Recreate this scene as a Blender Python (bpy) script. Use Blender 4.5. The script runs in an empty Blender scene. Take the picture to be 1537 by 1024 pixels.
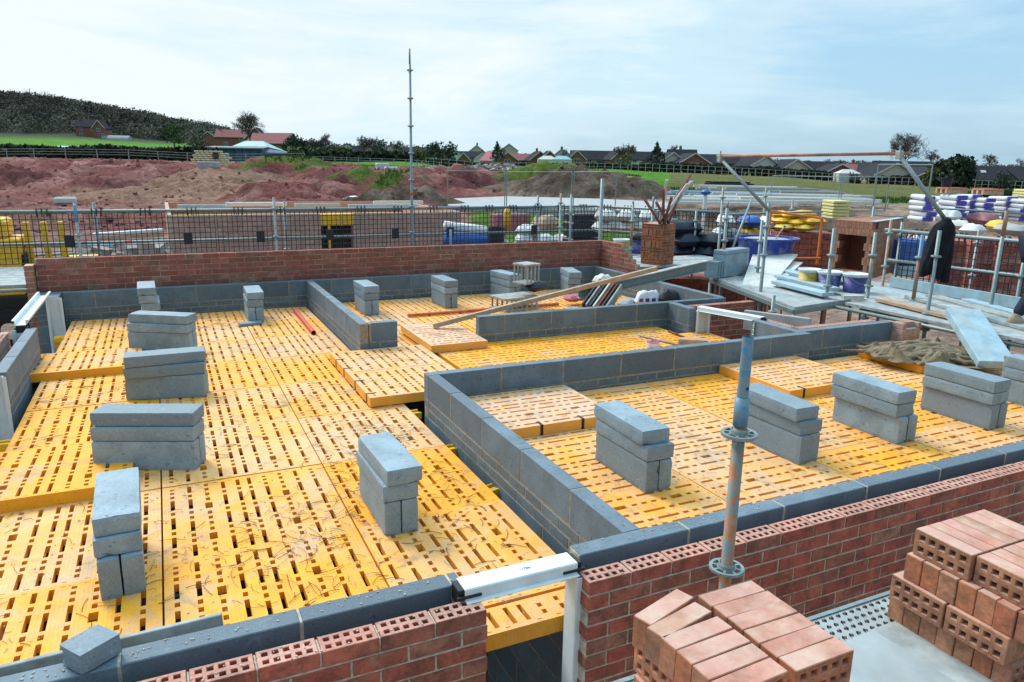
import bpy, bmesh, math, random
from mathutils import Vector, Matrix
random.seed(11)
R=math.radians; PI=math.pi
scene=bpy.context.scene
COL=scene.collection
# ---------------------------------------------------------------- camera
F_PX,YAW,PITCH,ROLL=1101.7748,0.444,0.236,0.0171
CAM=Vector((-1.6071,-2.6163,1.7422))
FW=Vector((math.sin(YAW)*math.cos(PITCH),math.cos(YAW)*math.cos(PITCH),-math.sin(PITCH)))
R0=Vector((math.cos(YAW),-math.sin(YAW),0)); U0=R0.cross(FW)
RT=R0*math.cos(ROLL)+U0*math.sin(ROLL); UP=-R0*math.sin(ROLL)+U0*math.cos(ROLL)
cd=bpy.data.cameras.new('camera'); cam=bpy.data.objects.new('camera',cd); COL.objects.link(cam)
cd.sensor_width=36; cd.lens=F_PX/1537*36; cd.clip_end=6000; cd.clip_start=.05
m=Matrix((RT,UP,-FW)).transposed().to_4x4(); m.translation=CAM; cam.matrix_world=m
scene.camera=cam
def ray(x,y): return FW+RT*((x-768.5)/F_PX)+UP*((512-y)/F_PX)
def at(x,y,d): return CAM+ray(x,y)*d            # survey helper: photo measurement + distance -> world point
def on(x,y,z): 
    r=ray(x,y); return CAM+r*((z-CAM.z)/r.z)
# ---------------------------------------------------------------- materials
MATS={}
def new_mat(name):
    m=bpy.data.materials.new(name); m.use_nodes=True
    nt=m.node_tree; b=nt.nodes['Principled BSDF']; MATS[name]=m
    return m,nt,b
def nd(nt,t,**k):
    n=nt.nodes.new(t)
    for a,v in k.items(): setattr(n,a,v)
    return n
def noise(nt,scale,detail=4,rough=.55,coord='Object',dist=0,vec=None):
    n=nd(nt,'ShaderNodeTexNoise'); n.inputs['Scale'].default_value=scale; n.inputs['Detail'].default_value=detail
    n.inputs['Roughness'].default_value=rough; n.inputs['Distortion'].default_value=dist
    if vec is None:
        tc=nd(nt,'ShaderNodeTexCoord'); vec=tc.outputs[coord]
    nt.links.new(vec,n.inputs['Vector']); return n.outputs['Fac']
def ramp(nt,fac,stops,interp='LINEAR'):
    r=nd(nt,'ShaderNodeValToRGB'); r.color_ramp.interpolation=interp
    e=r.color_ramp.elements
    while len(e)<len(stops): e.new(.5)
    for i,(p,c) in enumerate(stops):
        e[i].position=p; e[i].color=(c,c,c,1) if not hasattr(c,'__len__') else (*c,1)
    nt.links.new(fac,r.inputs['Fac']); return r.outputs['Color']
def mix(nt,f,a,b,blend='MIX'):
    n=nd(nt,'ShaderNodeMix',data_type='RGBA',blend_type=blend)
    for sock,v in ((n.inputs[0],f),(n.inputs[6],a),(n.inputs[7],b)):
        if hasattr(v,'links'): nt.links.new(v,sock)
        elif hasattr(v,'__len__'): sock.default_value=(*v,1)
        else: sock.default_value=v
    return n.outputs[2]
def bump(nt,b,h,strength=.3,dist=.01):
    n=nd(nt,'ShaderNodeBump'); n.inputs['Strength'].default_value=strength; n.inputs['Distance'].default_value=dist
    nt.links.new(h,n.inputs['Height']); nt.links.new(n.outputs['Normal'],b.inputs['Normal'])
def math_n(nt,op,a,b=None):
    n=nd(nt,'ShaderNodeMath',operation=op)
    for i,v in enumerate((a,b)):
        if v is None: continue
        if hasattr(v,'links'): nt.links.new(v,n.inputs[i])
        else: n.inputs[i].default_value=v
    return n.outputs[0]
def island(nt):
    return nd(nt,'ShaderNodeNewGeometry').outputs['Random Per Island']
def objrand(nt): return nd(nt,'ShaderNodeObjectInfo').outputs['Random']
def objvec(nt,k=40):     # object coordinates shifted by the object's own random value
    tc=nd(nt,'ShaderNodeTexCoord'); s=math_n(nt,'MULTIPLY',objrand(nt),k)
    a=nd(nt,'ShaderNodeVectorMath',operation='ADD'); nt.links.new(tc.outputs['Object'],a.inputs[0]); nt.links.new(s,a.inputs[1])
    return a.outputs[0]
def plain(name,col,rough=.7,metal=0,var=.12,nscale=14,spec=.4,bumpy=0,dirt=None,dscale=3.,damt=.5):
    m,nt,b=new_mat(name)
    v=objvec(nt)
    f=noise(nt,nscale,5,.6,vec=v)
    lo=tuple(c*(1-var*1.6) for c in col); hi=tuple(min(1,c*(1+var)) for c in col)
    c=ramp(nt,f,[(.3,lo),(.7,hi)])
    if dirt:
        d=noise(nt,dscale,6,.65,vec=v,dist=.4); d=ramp(nt,d,[(.5-.0,0),(.72,damt)]); c=mix(nt,d,c,dirt)
    nt.links.new(c,b.inputs['Base Color']); b.inputs['Roughness'].default_value=rough; b.inputs['Metallic'].default_value=metal
    b.inputs['Specular IOR Level'].default_value=spec
    if bumpy: bump(nt,b,noise(nt,nscale*3,4,.6,vec=v),bumpy,.004)
    return m
def block_mat(name,col,rnd='island',pits=True):
    m,nt,b=new_mat(name); v=objvec(nt,30)
    r=island(nt) if rnd=='island' else objrand(nt)
    base=ramp(nt,r,[(0,tuple(c*.74 for c in col)),(1,tuple(c*1.2 for c in col))])
    big=noise(nt,5,5,.6,vec=v); c=mix(nt,ramp(nt,big,[(.38,0),(.66,.8)]),base,tuple(c*.72 for c in col))
    fine=noise(nt,90,3,.7,vec=v); c=mix(nt,.22,c,ramp(nt,fine,[(.3,.05),(.7,.75)]),'OVERLAY')
    sc=noise(nt,11,2,.5,vec=v,dist=2.5); c=mix(nt,ramp(nt,sc,[(.64,0),(.74,.45)]),c,tuple(min(1,x*1.35) for x in col))
    nt.links.new(c,b.inputs['Base Color']); b.inputs['Roughness'].default_value=.66; b.inputs['Specular IOR Level'].default_value=.5
    vo=nd(nt,'ShaderNodeTexVoronoi'); vo.inputs['Scale'].default_value=60; nt.links.new(v,vo.inputs['Vector'])
    h=math_n(nt,'ADD',ramp(nt,vo.outputs['Distance'],[(.02,0),(.2,1)]),math_n(nt,'MULTIPLY',fine,.8))
    pit=ramp(nt,noise(nt,34,2,.5,vec=v),[(.66,0),(.70,.6)]); c=mix(nt,pit,c,tuple(x*.35 for x in col)); nt.links.new(c,b.inputs['Base Color'])
    bump(nt,b,h,.5,.004); return m
def brick_mat(name,cols,rnd='island',smear=.0,top=None):
    m,nt,b=new_mat(name); v=objvec(nt,30)
    r=island(nt) if rnd=='island' else objrand(nt)
    n=len(cols); base=ramp(nt,r,[(i/(n-1),c) for i,c in enumerate(cols)])
    f=noise(nt,9,6,.65,vec=v,dist=.6); c=mix(nt,ramp(nt,f,[(.38,0),(.62,.8)]),base,tuple(x*.55 for x in cols[n//2]))
    f2=noise(nt,60,4,.7,vec=v); c=mix(nt,.35,c,ramp(nt,f2,[(.3,.12),(.7,.8)]),'OVERLAY')
    f4=noise(nt,17,3,.6,vec=v,dist=1.2); c=mix(nt,ramp(nt,f4,[(.56,0),(.74,.5)]),c,(.33,.23,.17))
    if smear:
        f3=noise(nt,2.6,6,.7,vec=v); c=mix(nt,ramp(nt,f3,[(.52,0),(.66,smear)]),c,(.13,.095,.06))
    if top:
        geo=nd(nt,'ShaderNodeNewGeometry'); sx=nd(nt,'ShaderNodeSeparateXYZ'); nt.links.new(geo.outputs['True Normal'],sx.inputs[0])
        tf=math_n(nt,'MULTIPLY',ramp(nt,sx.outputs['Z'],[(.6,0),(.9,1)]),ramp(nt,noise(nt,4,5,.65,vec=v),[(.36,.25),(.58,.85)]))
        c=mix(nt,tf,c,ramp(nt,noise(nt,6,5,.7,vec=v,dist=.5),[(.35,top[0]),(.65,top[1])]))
    nt.links.new(c,b.inputs['Base Color']); b.inputs['Roughness'].default_value=.88; b.inputs['Specular IOR Level'].default_value=.25
    bump(nt,b,math_n(nt,'ADD',f2,math_n(nt,'MULTIPLY',f,1.2)),.45,.004); return m
def yellow_mat(name,bias=0.0,grey=0.0):
    m,nt,b=new_mat(name); v=objvec(nt,60); r=objrand(nt)
    big=noise(nt,2.1,7,.68,vec=v,dist=.5)
    # how dusty this panel is: its own random value shifts the threshold
    th=math_n(nt,'ADD',big,math_n(nt,'MULTIPLY',math_n(nt,'SUBTRACT',r,.5-bias),.34))
    dust=ramp(nt,th,[(.42,.03),(.60,.62),(.78,.94)])
    mid=noise(nt,16,6,.7,vec=v,dist=.6)
    dust=mix(nt,.55,dust,ramp(nt,mid,[(.32,0),(.66,1)]),'MULTIPLY')
    geo=nd(nt,'ShaderNodeNewGeometry'); sx=nd(nt,'ShaderNodeSeparateXYZ'); nt.links.new(geo.outputs['True Normal'],sx.inputs[0])
    upf=ramp(nt,sx.outputs['Z'],[(.5,.22),(.9,1)])
    dust=mix(nt,1.0,dust,upf,'MULTIPLY')
    n1=noise(nt,7,4,.6,vec=v)
    yc=ramp(nt,n1,[(.3,(.84,.325,.008)),(.7,(.92,.405,.013))])
    dc=ramp(nt,noise(nt,5.5,5,.7,vec=v),[(.3,(.76,.42,.13)),(.5,(.70-.10*grey,.48,.29+.13*grey)),(.66,(.46,.40,.32)),(.8,(.34,.27,.19))])
    c=mix(nt,dust,yc,dc)
    sp=noise(nt,75,5,.75,vec=v); c=mix(nt,ramp(nt,sp,[(.575,0),(.67,.75)]),c,(.26,.15,.06))
    bl=noise(nt,3.4,6,.75,vec=v,dist=1.1); c=mix(nt,math_n(nt,'MULTIPLY',upf,ramp(nt,bl,[(.54,0),(.64,.6)])),c,(.25,.19,.12))
    gs=noise(nt,1.1,8,.78,vec=v,dist=.8); c=mix(nt,math_n(nt,'MULTIPLY',upf,ramp(nt,gs,[(.53,0),(.66,.65)])),c,(.40,.36,.29))
    nt.links.new(c,b.inputs['Base Color'])
    b.inputs['Roughness'].default_value=.62; b.inputs['Specular IOR Level'].default_value=.35
    tc=nd(nt,'ShaderNodeTexCoord'); w=nd(nt,'ShaderNodeTexWave'); w.inputs['Scale'].default_value=16; w.bands_direction='X'
    nt.links.new(tc.outputs['Object'],w.inputs['Vector'])
    bump(nt,b,math_n(nt,'ADD',w.outputs['Fac'],math_n(nt,'MULTIPLY',mid,1.5)),.22,.003); return m
def steel_mat(name,col,blotch,amt=.8,rough=.5,metal=.35,scale=9,th=.5):
    m,nt,b=new_mat(name); v=objvec(nt,30)
    f=noise(nt,scale,5,.65,vec=v,dist=.5)
    c=mix(nt,ramp(nt,f,[(th-.02,0),(th+.1,amt)]),ramp(nt,noise(nt,40,4,.7,vec=v),[(.3,tuple(x*.7 for x in col)),(.7,tuple(min(1,x*1.2) for x in col))]),blotch)
    nt.links.new(c,b.inputs['Base Color']); b.inputs['Roughness'].default_value=rough; b.inputs['Metallic'].default_value=metal
    return m
MORTAR=plain('mortar',(.46,.41,.32),.95,var=.25,nscale=30,bumpy=.4)
MORTAR_TAN=plain('mortar_tan',(.31,.26,.185),.95,var=.25,nscale=30,bumpy=.4)
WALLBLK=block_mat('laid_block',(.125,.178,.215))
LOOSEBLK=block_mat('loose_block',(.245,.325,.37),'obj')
BRICK=brick_mat('laid_brick',[(.46,.115,.075),(.36,.09,.065),(.52,.155,.095),(.26,.105,.075),(.50,.135,.085),(.40,.09,.07),(.37,.185,.12)])
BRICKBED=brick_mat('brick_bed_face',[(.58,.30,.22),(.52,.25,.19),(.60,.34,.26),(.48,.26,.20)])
BRICKB=brick_mat('back_brick',[(.36,.105,.08),(.30,.09,.075),(.43,.145,.105),(.24,.09,.07),(.44,.24,.17)],smear=.8)
MORTAR_BROWN=plain('brown_mortar',(.38,.31,.22),.95,var=.35,nscale=8)
BRICKPALE=brick_mat('pale_brick',[(.60,.34,.27),(.52,.27,.22),(.66,.42,.34),(.48,.26,.21)])
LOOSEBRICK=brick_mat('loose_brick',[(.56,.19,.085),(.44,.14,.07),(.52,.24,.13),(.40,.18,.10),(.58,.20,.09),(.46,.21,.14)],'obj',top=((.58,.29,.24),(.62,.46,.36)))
YELLOW=yellow_mat('yellow_plastic',.0)
YELLOWDUSTY=yellow_mat('dusty_yellow_plastic',.36,.4)
YELLOWGREY=yellow_mat('grey_dusty_yellow_plastic',.7,1.0)
YPAINT=plain('yellow_paint',(.80,.46,.02),.5,var=.15,dirt=(.25,.2,.12))
WHITEPVC=plain('white_pvc',(.66,.73,.74),.4,var=.06,dirt=(.42,.40,.36),damt=.25)
BLACK=plain('black_plastic',(.015,.016,.02),.5,var=.2)
GALV=steel_mat('galvanised_steel',(.23,.29,.29),(.20,.26,.25),.7,.5,.4)
STEELLIGHT=plain('pale_dusty_steel',(.33,.35,.34),.55,var=.12,dirt=(.30,.30,.27),dscale=5,damt=.6)
GALVRUST=steel_mat('galvanised_steel_with_rust',(.34,.40,.38),(.38,.17,.05),.75,.6,.25,7,.5)
POLEORANGE=steel_mat('orange_painted_steel',(.42,.15,.055),(.15,.21,.20),.95,.6,.15,24,.47)
POLEBLUE=steel_mat('blue_painted_steel',(.06,.24,.42),(.17,.25,.28),.92,.5,.2,26,.46)
POLEYEL=steel_mat('yellow_painted_steel',(.45,.32,.05),(.2,.2,.15),.8,.6,.1,12,.5)
RUST=plain('rusty_steel',(.22,.07,.035),.8,var=.3)
TIMBER=plain('timber',(.46,.31,.20),.8,var=.18,nscale=10,dirt=(.30,.25,.20))
GREYTIMBER=plain('grey_timber',(.36,.38,.36),.9,var=.22,nscale=12,dirt=(.22,.2,.17))
BOARD=plain('scaffold_board',(.37,.40,.39),.9,var=.22,nscale=9,dirt=(.28,.24,.2),dscale=2)
SHEETGREY=plain('wet_grey_sheet',(.35,.39,.39),.45,var=.14,nscale=5,dirt=(.30,.31,.30),dscale=3.5,damt=.8)
BOARDBLUE=plain('pale_blue_board',(.33,.47,.53),.6,var=.16,nscale=7,dirt=(.44,.44,.40),dscale=4.5,damt=.9)
PLASTERB=plain('pale_sheet',(.60,.60,.55),.8,var=.1,dirt=(.38,.36,.31),dscale=5)
BLUETUB=plain('blue_tub',(.018,.055,.33),.5,var=.2,dirt=(.33,.36,.42),dscale=4,damt=.75)
PURPLETUB=plain('purple_bucket',(.075,.075,.27),.5,var=.2,dirt=(.45,.45,.48),dscale=6,damt=.9)
YBUCKET=plain('yellow_bucket',(.62,.45,.05),.5,var=.15,dirt=(.5,.48,.4),damt=.6)
WHITEB=plain('white_plastic',(.68,.70,.70),.55,var=.1,dirt=(.45,.42,.38))
PINK=plain('pinkish_plastic',(.30,.12,.13),.6,var=.25)
RED=plain('red_plastic',(.62,.075,.055),.5,var=.15)
REDPIPE=plain('orange_red_pipe',(.60,.17,.07),.55,var=.2)
TUBERUST=plain('rust_pink_paint',(.42,.19,.12),.7,var=.3,nscale=6)
ORANGE=plain('orange_paint',(.78,.20,.03),.5,var=.12)
SACK=plain('hessian',(.22,.17,.105),.95,var=.25,nscale=6,bumpy=.6)
COAT=plain('navy_cloth',(.006,.007,.014),.95,var=.4,nscale=8,bumpy=.5)
JEANS=plain('dark_denim',(.022,.028,.05),.9,var=.3,nscale=10)
BOOT=plain('tan_leather',(.42,.33,.22),.8,var=.2)
HIVIS=plain('hivis_cloth',(.55,.75,.03),.7,var=.1)
SKIN=plain('skin',(.48,.29,.21),.6,var=.08)
HAIR=plain('hair',(.04,.025,.015),.8)
GLOVE=plain('grey_green_glove',(.22,.26,.22),.85,var=.2)
BLUETARP=plain('blue_sheet',(.03,.12,.42),.45,var=.2)
NAVYTARP=plain('dark_blue_sheet',(.014,.018,.035),.5,var=.4)
WRAP=plain('white_wrap',(.66,.68,.72),.35,var=.1)
PURPLEPRINT=plain('violet_print',(.09,.07,.42),.5,var=.2)
CEMENT=plain('wet_mortar',(.40,.39,.35),.8,var=.15,bumpy=.6)
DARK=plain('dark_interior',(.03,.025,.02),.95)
GLASS=plain('window_glass',(.06,.075,.09),.15,spec=.6)
FARWHITE=plain('white_render',(.58,.57,.52),.9,var=.06)
FARCREAM=plain('cream_render',(.54,.45,.36),.9,var=.06)
FARBRICK=plain('far_brick',(.24,.10,.07),.9,var=.15,nscale=2)
ROOFD=plain('dark_roof_tiles',(.038,.038,.045),.95,var=.25,nscale=2,spec=.1)
ROOFR=plain('red_roof_tiles',(.26,.09,.085),.9,var=.15,nscale=2)
ROOFP=plain('pink_roof_tiles',(.36,.12,.14),.9,var=.15,nscale=2)
TEAL=plain('pale_teal_sheet',(.26,.45,.45),.5,var=.08,nscale=1)
BLUEWALL=plain('blue_cladding',(.04,.09,.17),.6,var=.25,nscale=1)
BARK=plain('bark',(.075,.06,.05),.95,var=.3)
TWIG=plain('bare_twigs',(.10,.08,.07),.95,var=.3)
LEAFD=plain('dark_evergreen_leaf',(.035,.055,.03),.85,var=.5,nscale=1.2)
LEAFM=plain('green_leaf',(.06,.10,.018),.85,var=.5,nscale=.8)
LEAFY=plain('olive_leaf',(.11,.115,.03),.85,var=.45,nscale=.8)
LEAFB=plain('brown_winter_wood',(.15,.145,.105),.95,var=.45,nscale=.035,spec=.1)
HEDGE=plain('hedge_leaf',(.045,.052,.03),.9,var=.5,nscale=.9)
GRASSBLADE=plain('grass_blade',(.075,.12,.016),.8,var=.4,nscale=.6)
RUBBLE=brick_mat('rubble',[(.45,.40,.36),(.30,.16,.12),(.55,.52,.48),(.36,.30,.26),(.25,.22,.2)])
STRAW=plain('dry_straw',(.14,.115,.06),.95,var=.4)
CONCRETE=plain('concrete',(.36,.37,.37),.9,var=.15,nscale=3,dirt=(.32,.28,.25),dscale=.6)
# ---------------------------------------------------------------- mesh builder
class MB:
    def __init__(s): s.v=[]; s.f=[]; s.mi=[]; s.M=Matrix()
    def add(s,vs,fs,mi=0):
        n=len(s.v); s.v+= [tuple(s.M@Vector(p)) for p in vs]
        s.f+=[tuple(i+n for i in f) for f in fs]; s.mi+=[mi]*len(fs)
    def bx(s,x0,x1,y0,y1,z0,z1,mi=0):
        s.add([(x0,y0,z0),(x1,y0,z0),(x1,y1,z0),(x0,y1,z0),(x0,y0,z1),(x1,y0,z1),(x1,y1,z1),(x0,y1,z1)],
              [(0,3,2,1),(4,5,6,7),(0,1,5,4),(1,2,6,5),(2,3,7,6),(3,0,4,7)],mi)
    def box(s,c,size,rz=0,mi=0,rot=None):
        old=s.M; s.M=old@Matrix.Translation(c)@(rot.to_4x4() if rot else Matrix.Rotation(rz,4,'Z'))
        a,b,d=size[0]/2,size[1]/2,size[2]/2; s.bx(-a,a,-b,b,-d,d,mi); s.M=old
    def bar(s,p0,p1,w,h,mi=0,up=(0,0,1)):
        p0=Vector(p0);p1=Vector(p1); d=(p1-p0); L=d.length; d.normalize(); u=Vector(up); x=d.cross(u)
        if x.length<1e-4: x=d.cross(Vector((1,0,0)))
        x.normalize(); z=x.cross(d)
        old=s.M; M=Matrix((x,d,z)).transposed().to_4x4(); M.translation=p0; s.M=old@M
        s.bx(-w/2,w/2,0,L,-h/2,h/2,mi); s.M=old
    def tube(s,pts,r,n=8,mi=0,cap=True,hollow=0):
        pts=[Vector(p) for p in pts]; rs=r if hasattr(r,'__len__') else [r]*len(pts)
        vs=[];fs=[]; prev=None
        for i,p in enumerate(pts):
            d=(pts[min(i+1,len(pts)-1)]-pts[max(i-1,0)]).normalized()
            a=prev if prev is not None else (Vector((0,0,1)) if abs(d.z)<.9 else Vector((1,0,0)))
            x=(a-d*a.dot(d)).normalized(); prev=x; y=d.cross(x)
            for k in range(n):
                t=2*PI*k/n; vs.append(p+x*(math.cos(t)*rs[i])+y*(math.sin(t)*rs[i]))
        for i in range(len(pts)-1):
            for k in range(n):
                a=i*n+k;b=i*n+(k+1)%n; fs.append((a,b,b+n,a+n))
        if cap: fs.append(tuple(range(n-1,-1,-1))); fs.append(tuple(range(len(vs)-n,len(vs))))
        s.add(vs,fs,mi)
    def lathe(s,prof,c=(0,0,0),n=16,mi=0,sx=1,sy=1,cap=False):
        vs=[];fs=[]
        for r,z in prof:
            for k in range(n):
                t=2*PI*k/n; vs.append((c[0]+math.cos(t)*r*sx,c[1]+math.sin(t)*r*sy,c[2]+z))
        for i in range(len(prof)-1):
            for k in range(n):
                a=i*n+k;b=i*n+(k+1)%n; fs.append((a,b,b+n,a+n))
        if cap: fs.append(tuple(range(n-1,-1,-1))); fs.append(tuple(range(len(vs)-n,len(vs))))
        s.add(vs,fs,mi)
    def build(s,name,mats,parent=None,bevel=0,smooth=False,seg=1):
        me=bpy.data.meshes.new(name); me.from_pydata(s.v,[],s.f); 
        if not hasattr(mats,'__len__'): mats=[mats]
        for q in mats: me.materials.append(q)
        me.polygons.foreach_set('material_index',s.mi)
        if smooth: me.polygons.foreach_set('use_smooth',[True]*len(me.polygons))
        me.update()
        o=bpy.data.objects.new(name,me); COL.objects.link(o)
        if parent: o.parent=parent
        if bevel:
            q=o.modifiers.new('Bevel','BEVEL'); q.width=bevel; q.segments=seg; q.limit_method='ANGLE'; q.angle_limit=R(50)
        return o
def tag(o,label=None,cat=None,group=None,kind=None):
    if label: o['label']=label
    if cat: o['category']=cat
    if group: o['group']=group
    if kind: o['kind']=kind
    return o
def empty(name,loc=(0,0,0),rz=0):
    o=bpy.data.objects.new(name,None); COL.objects.link(o); o.location=loc; o.rotation_euler.z=rz; o.empty_display_size=.1
    return o
def copy_tree(o,parent=None):
    c=o.copy(); COL.objects.link(c)
    if parent: c.parent=parent
    for ch in list(o.children): copy_tree(ch,c)
    return c
def hnoise(x,y,s=0):
    from mathutils import noise as N
    return N.noise(Vector((x,y,s)))
# ---------------------------------------------------------------- world, sun
w=bpy.data.worlds.new('World'); scene.world=w; w.use_nodes=True
nt=w.node_tree; bg=nt.nodes['Background']
SUN_EL,SUN_AZ=R(46),R(-22)           # azimuth measured from +Y towards +X
sky=nd(nt,'ShaderNodeTexSky',sky_type='NISHITA'); sky.sun_disc=False; sky.sun_elevation=SUN_EL; sky.sun_rotation=SUN_AZ
sky.air_density=1.0; sky.dust_density=1.5; sky.ozone_density=1.5
tc=nd(nt,'ShaderNodeTexCoord')
mp=nd(nt,'ShaderNodeMapping'); mp.inputs['Scale'].default_value=(1,1,5.5); nt.links.new(tc.outputs['Generated'],mp.inputs['Vector'])
n1=noise(nt,1.7,8,.62,vec=mp.outputs[0],dist=.7)
n2=noise(nt,5.5,6,.6,vec=mp.outputs[0],dist=.3)
cl=math_n(nt,'ADD',math_n(nt,'MULTIPLY',n1,.75),math_n(nt,'MULTIPLY',n2,.25))
# thin cloud is thicker towards the hidden sun
dot=nd(nt,'ShaderNodeVectorMath',operation='DOT_PRODUCT'); nt.links.new(tc.outputs['Generated'],dot.inputs[0])
sdir=Vector((math.sin(SUN_AZ)*math.cos(SUN_EL),math.cos(SUN_AZ)*math.cos(SUN_EL),math.sin(SUN_EL)))
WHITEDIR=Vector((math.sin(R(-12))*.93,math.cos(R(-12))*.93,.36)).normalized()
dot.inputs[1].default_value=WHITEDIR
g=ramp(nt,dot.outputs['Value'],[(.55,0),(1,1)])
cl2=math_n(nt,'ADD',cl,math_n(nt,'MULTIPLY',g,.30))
fac=ramp(nt,cl2,[(.42,.10),(.66,1)])
cc=ramp(nt,cl2,[(.38,(4.6,6.9,8.4)),(.54,(6.0,7.4,8.0)),(.62,(5.5,7.2,8.1)),(.80,(7.3,8.0,8.3))])
c=mix(nt,fac,mix(nt,.5,sky.outputs[0],(3.5,6.6,9.2)),cc)
# overcast sky: brighter overhead than at the horizon, and duller on the side away from the hidden sun
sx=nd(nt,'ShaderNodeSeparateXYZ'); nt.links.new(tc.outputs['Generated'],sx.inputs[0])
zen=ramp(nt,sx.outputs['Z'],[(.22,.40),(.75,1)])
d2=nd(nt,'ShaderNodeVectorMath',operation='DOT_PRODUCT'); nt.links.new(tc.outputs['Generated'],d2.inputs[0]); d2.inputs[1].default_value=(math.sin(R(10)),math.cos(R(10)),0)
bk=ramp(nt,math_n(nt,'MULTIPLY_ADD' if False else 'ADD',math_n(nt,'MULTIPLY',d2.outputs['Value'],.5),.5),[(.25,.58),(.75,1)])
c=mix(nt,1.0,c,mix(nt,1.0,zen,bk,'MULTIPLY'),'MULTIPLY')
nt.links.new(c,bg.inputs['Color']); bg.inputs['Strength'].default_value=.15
sd=bpy.data.lights.new('sun','SUN'); sd.energy=1.35; sd.angle=R(22); sd.color=(1,.96,.9)
so=bpy.data.objects.new('sun',sd); COL.objects.link(so); so.rotation_euler=(-sdir).to_track_quat('-Z','Y').to_euler(); so.location=(0,0,30)
scene.view_settings.view_transform='Standard'; scene.view_settings.look='None'; scene.view_settings.gamma=1; scene.view_settings.exposure=1.05
GZ=-2.4; PZ=.03      # ground level, scaffold platform level
BL,BH,BT,BJ=.62,.215,.10,.010
# ---------------------------------------------------------------- block walls (inner leaf)
def block_wall(name,label,x0,x1,y0,y1,axis,start,mortar=None,ztop=0.0,zbot=GZ,detail=7):
    """axis 'x' or 'y' = run direction; start = coordinate of one perpend joint centre of the top course"""
    mb=MB(); lo,hi=(x0,x1) if axis=='x' else (y0,y1)
    def cell(a,b,za,zb):
        j=random.uniform(-.0015,.0015)
        if axis=='x': mb.bx(a,b,y0+j,y1+j,za,zb,0)
        else: mb.bx(x0+j,x1+j,a,b,za,zb,0)
    z=ztop; k=0
    hs=[BH,.065,.065]+[BH]*20
    for k,h in enumerate(hs):
        if z-h<zbot: break
        L=BL if h==BH else .215
        off=start+ (0 if k==0 else (.11 if k==1 else (.0 if k==2 else (.315 if k%2 else 0))))
        a=off-math.ceil((off-lo)/(L+BJ))*(L+BJ)
        while a<hi:
            s=max(lo,a+BJ/2); e=min(hi,a+L+BJ/2)
            if e-s>.012: cell(s,e,z-h,z)
            a+=L+BJ
        z-=h+BJ
    i=.0018
    if axis=='x': mb.bx(lo+i,hi-i,y0+i,y1-i,z,ztop-.004,1)
    else: mb.bx(x0+i,x1-i,lo+i,hi-i,z,ztop-.004,1)
    o=mb.build(name,[WALLBLK,mortar or MORTAR_TAN],bevel=.004)
    return tag(o,label,'block wall')
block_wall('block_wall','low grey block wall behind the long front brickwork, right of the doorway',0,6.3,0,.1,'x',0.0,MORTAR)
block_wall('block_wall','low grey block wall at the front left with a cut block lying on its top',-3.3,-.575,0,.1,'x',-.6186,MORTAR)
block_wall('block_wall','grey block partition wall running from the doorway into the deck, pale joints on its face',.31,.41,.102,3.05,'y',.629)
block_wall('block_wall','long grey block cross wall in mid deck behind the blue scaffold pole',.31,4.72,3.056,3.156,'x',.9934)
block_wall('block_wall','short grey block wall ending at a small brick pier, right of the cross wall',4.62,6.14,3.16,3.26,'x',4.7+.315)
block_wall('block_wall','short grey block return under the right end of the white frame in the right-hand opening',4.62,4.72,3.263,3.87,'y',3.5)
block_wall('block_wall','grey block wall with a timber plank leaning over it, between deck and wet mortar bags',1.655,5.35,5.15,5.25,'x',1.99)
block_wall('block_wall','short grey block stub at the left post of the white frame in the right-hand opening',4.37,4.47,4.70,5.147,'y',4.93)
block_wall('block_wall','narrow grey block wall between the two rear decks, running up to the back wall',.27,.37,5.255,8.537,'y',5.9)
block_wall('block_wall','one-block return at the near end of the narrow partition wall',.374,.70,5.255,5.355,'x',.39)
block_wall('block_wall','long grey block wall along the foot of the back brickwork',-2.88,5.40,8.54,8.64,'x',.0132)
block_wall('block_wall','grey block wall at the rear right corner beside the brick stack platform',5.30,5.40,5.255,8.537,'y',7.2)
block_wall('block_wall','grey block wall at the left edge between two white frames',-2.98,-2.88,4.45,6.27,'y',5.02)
block_wall('block_wall','grey block corner pier at the far left beside the white frame',-3.14,-2.885,8.2,8.64,'y',8.9)
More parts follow.
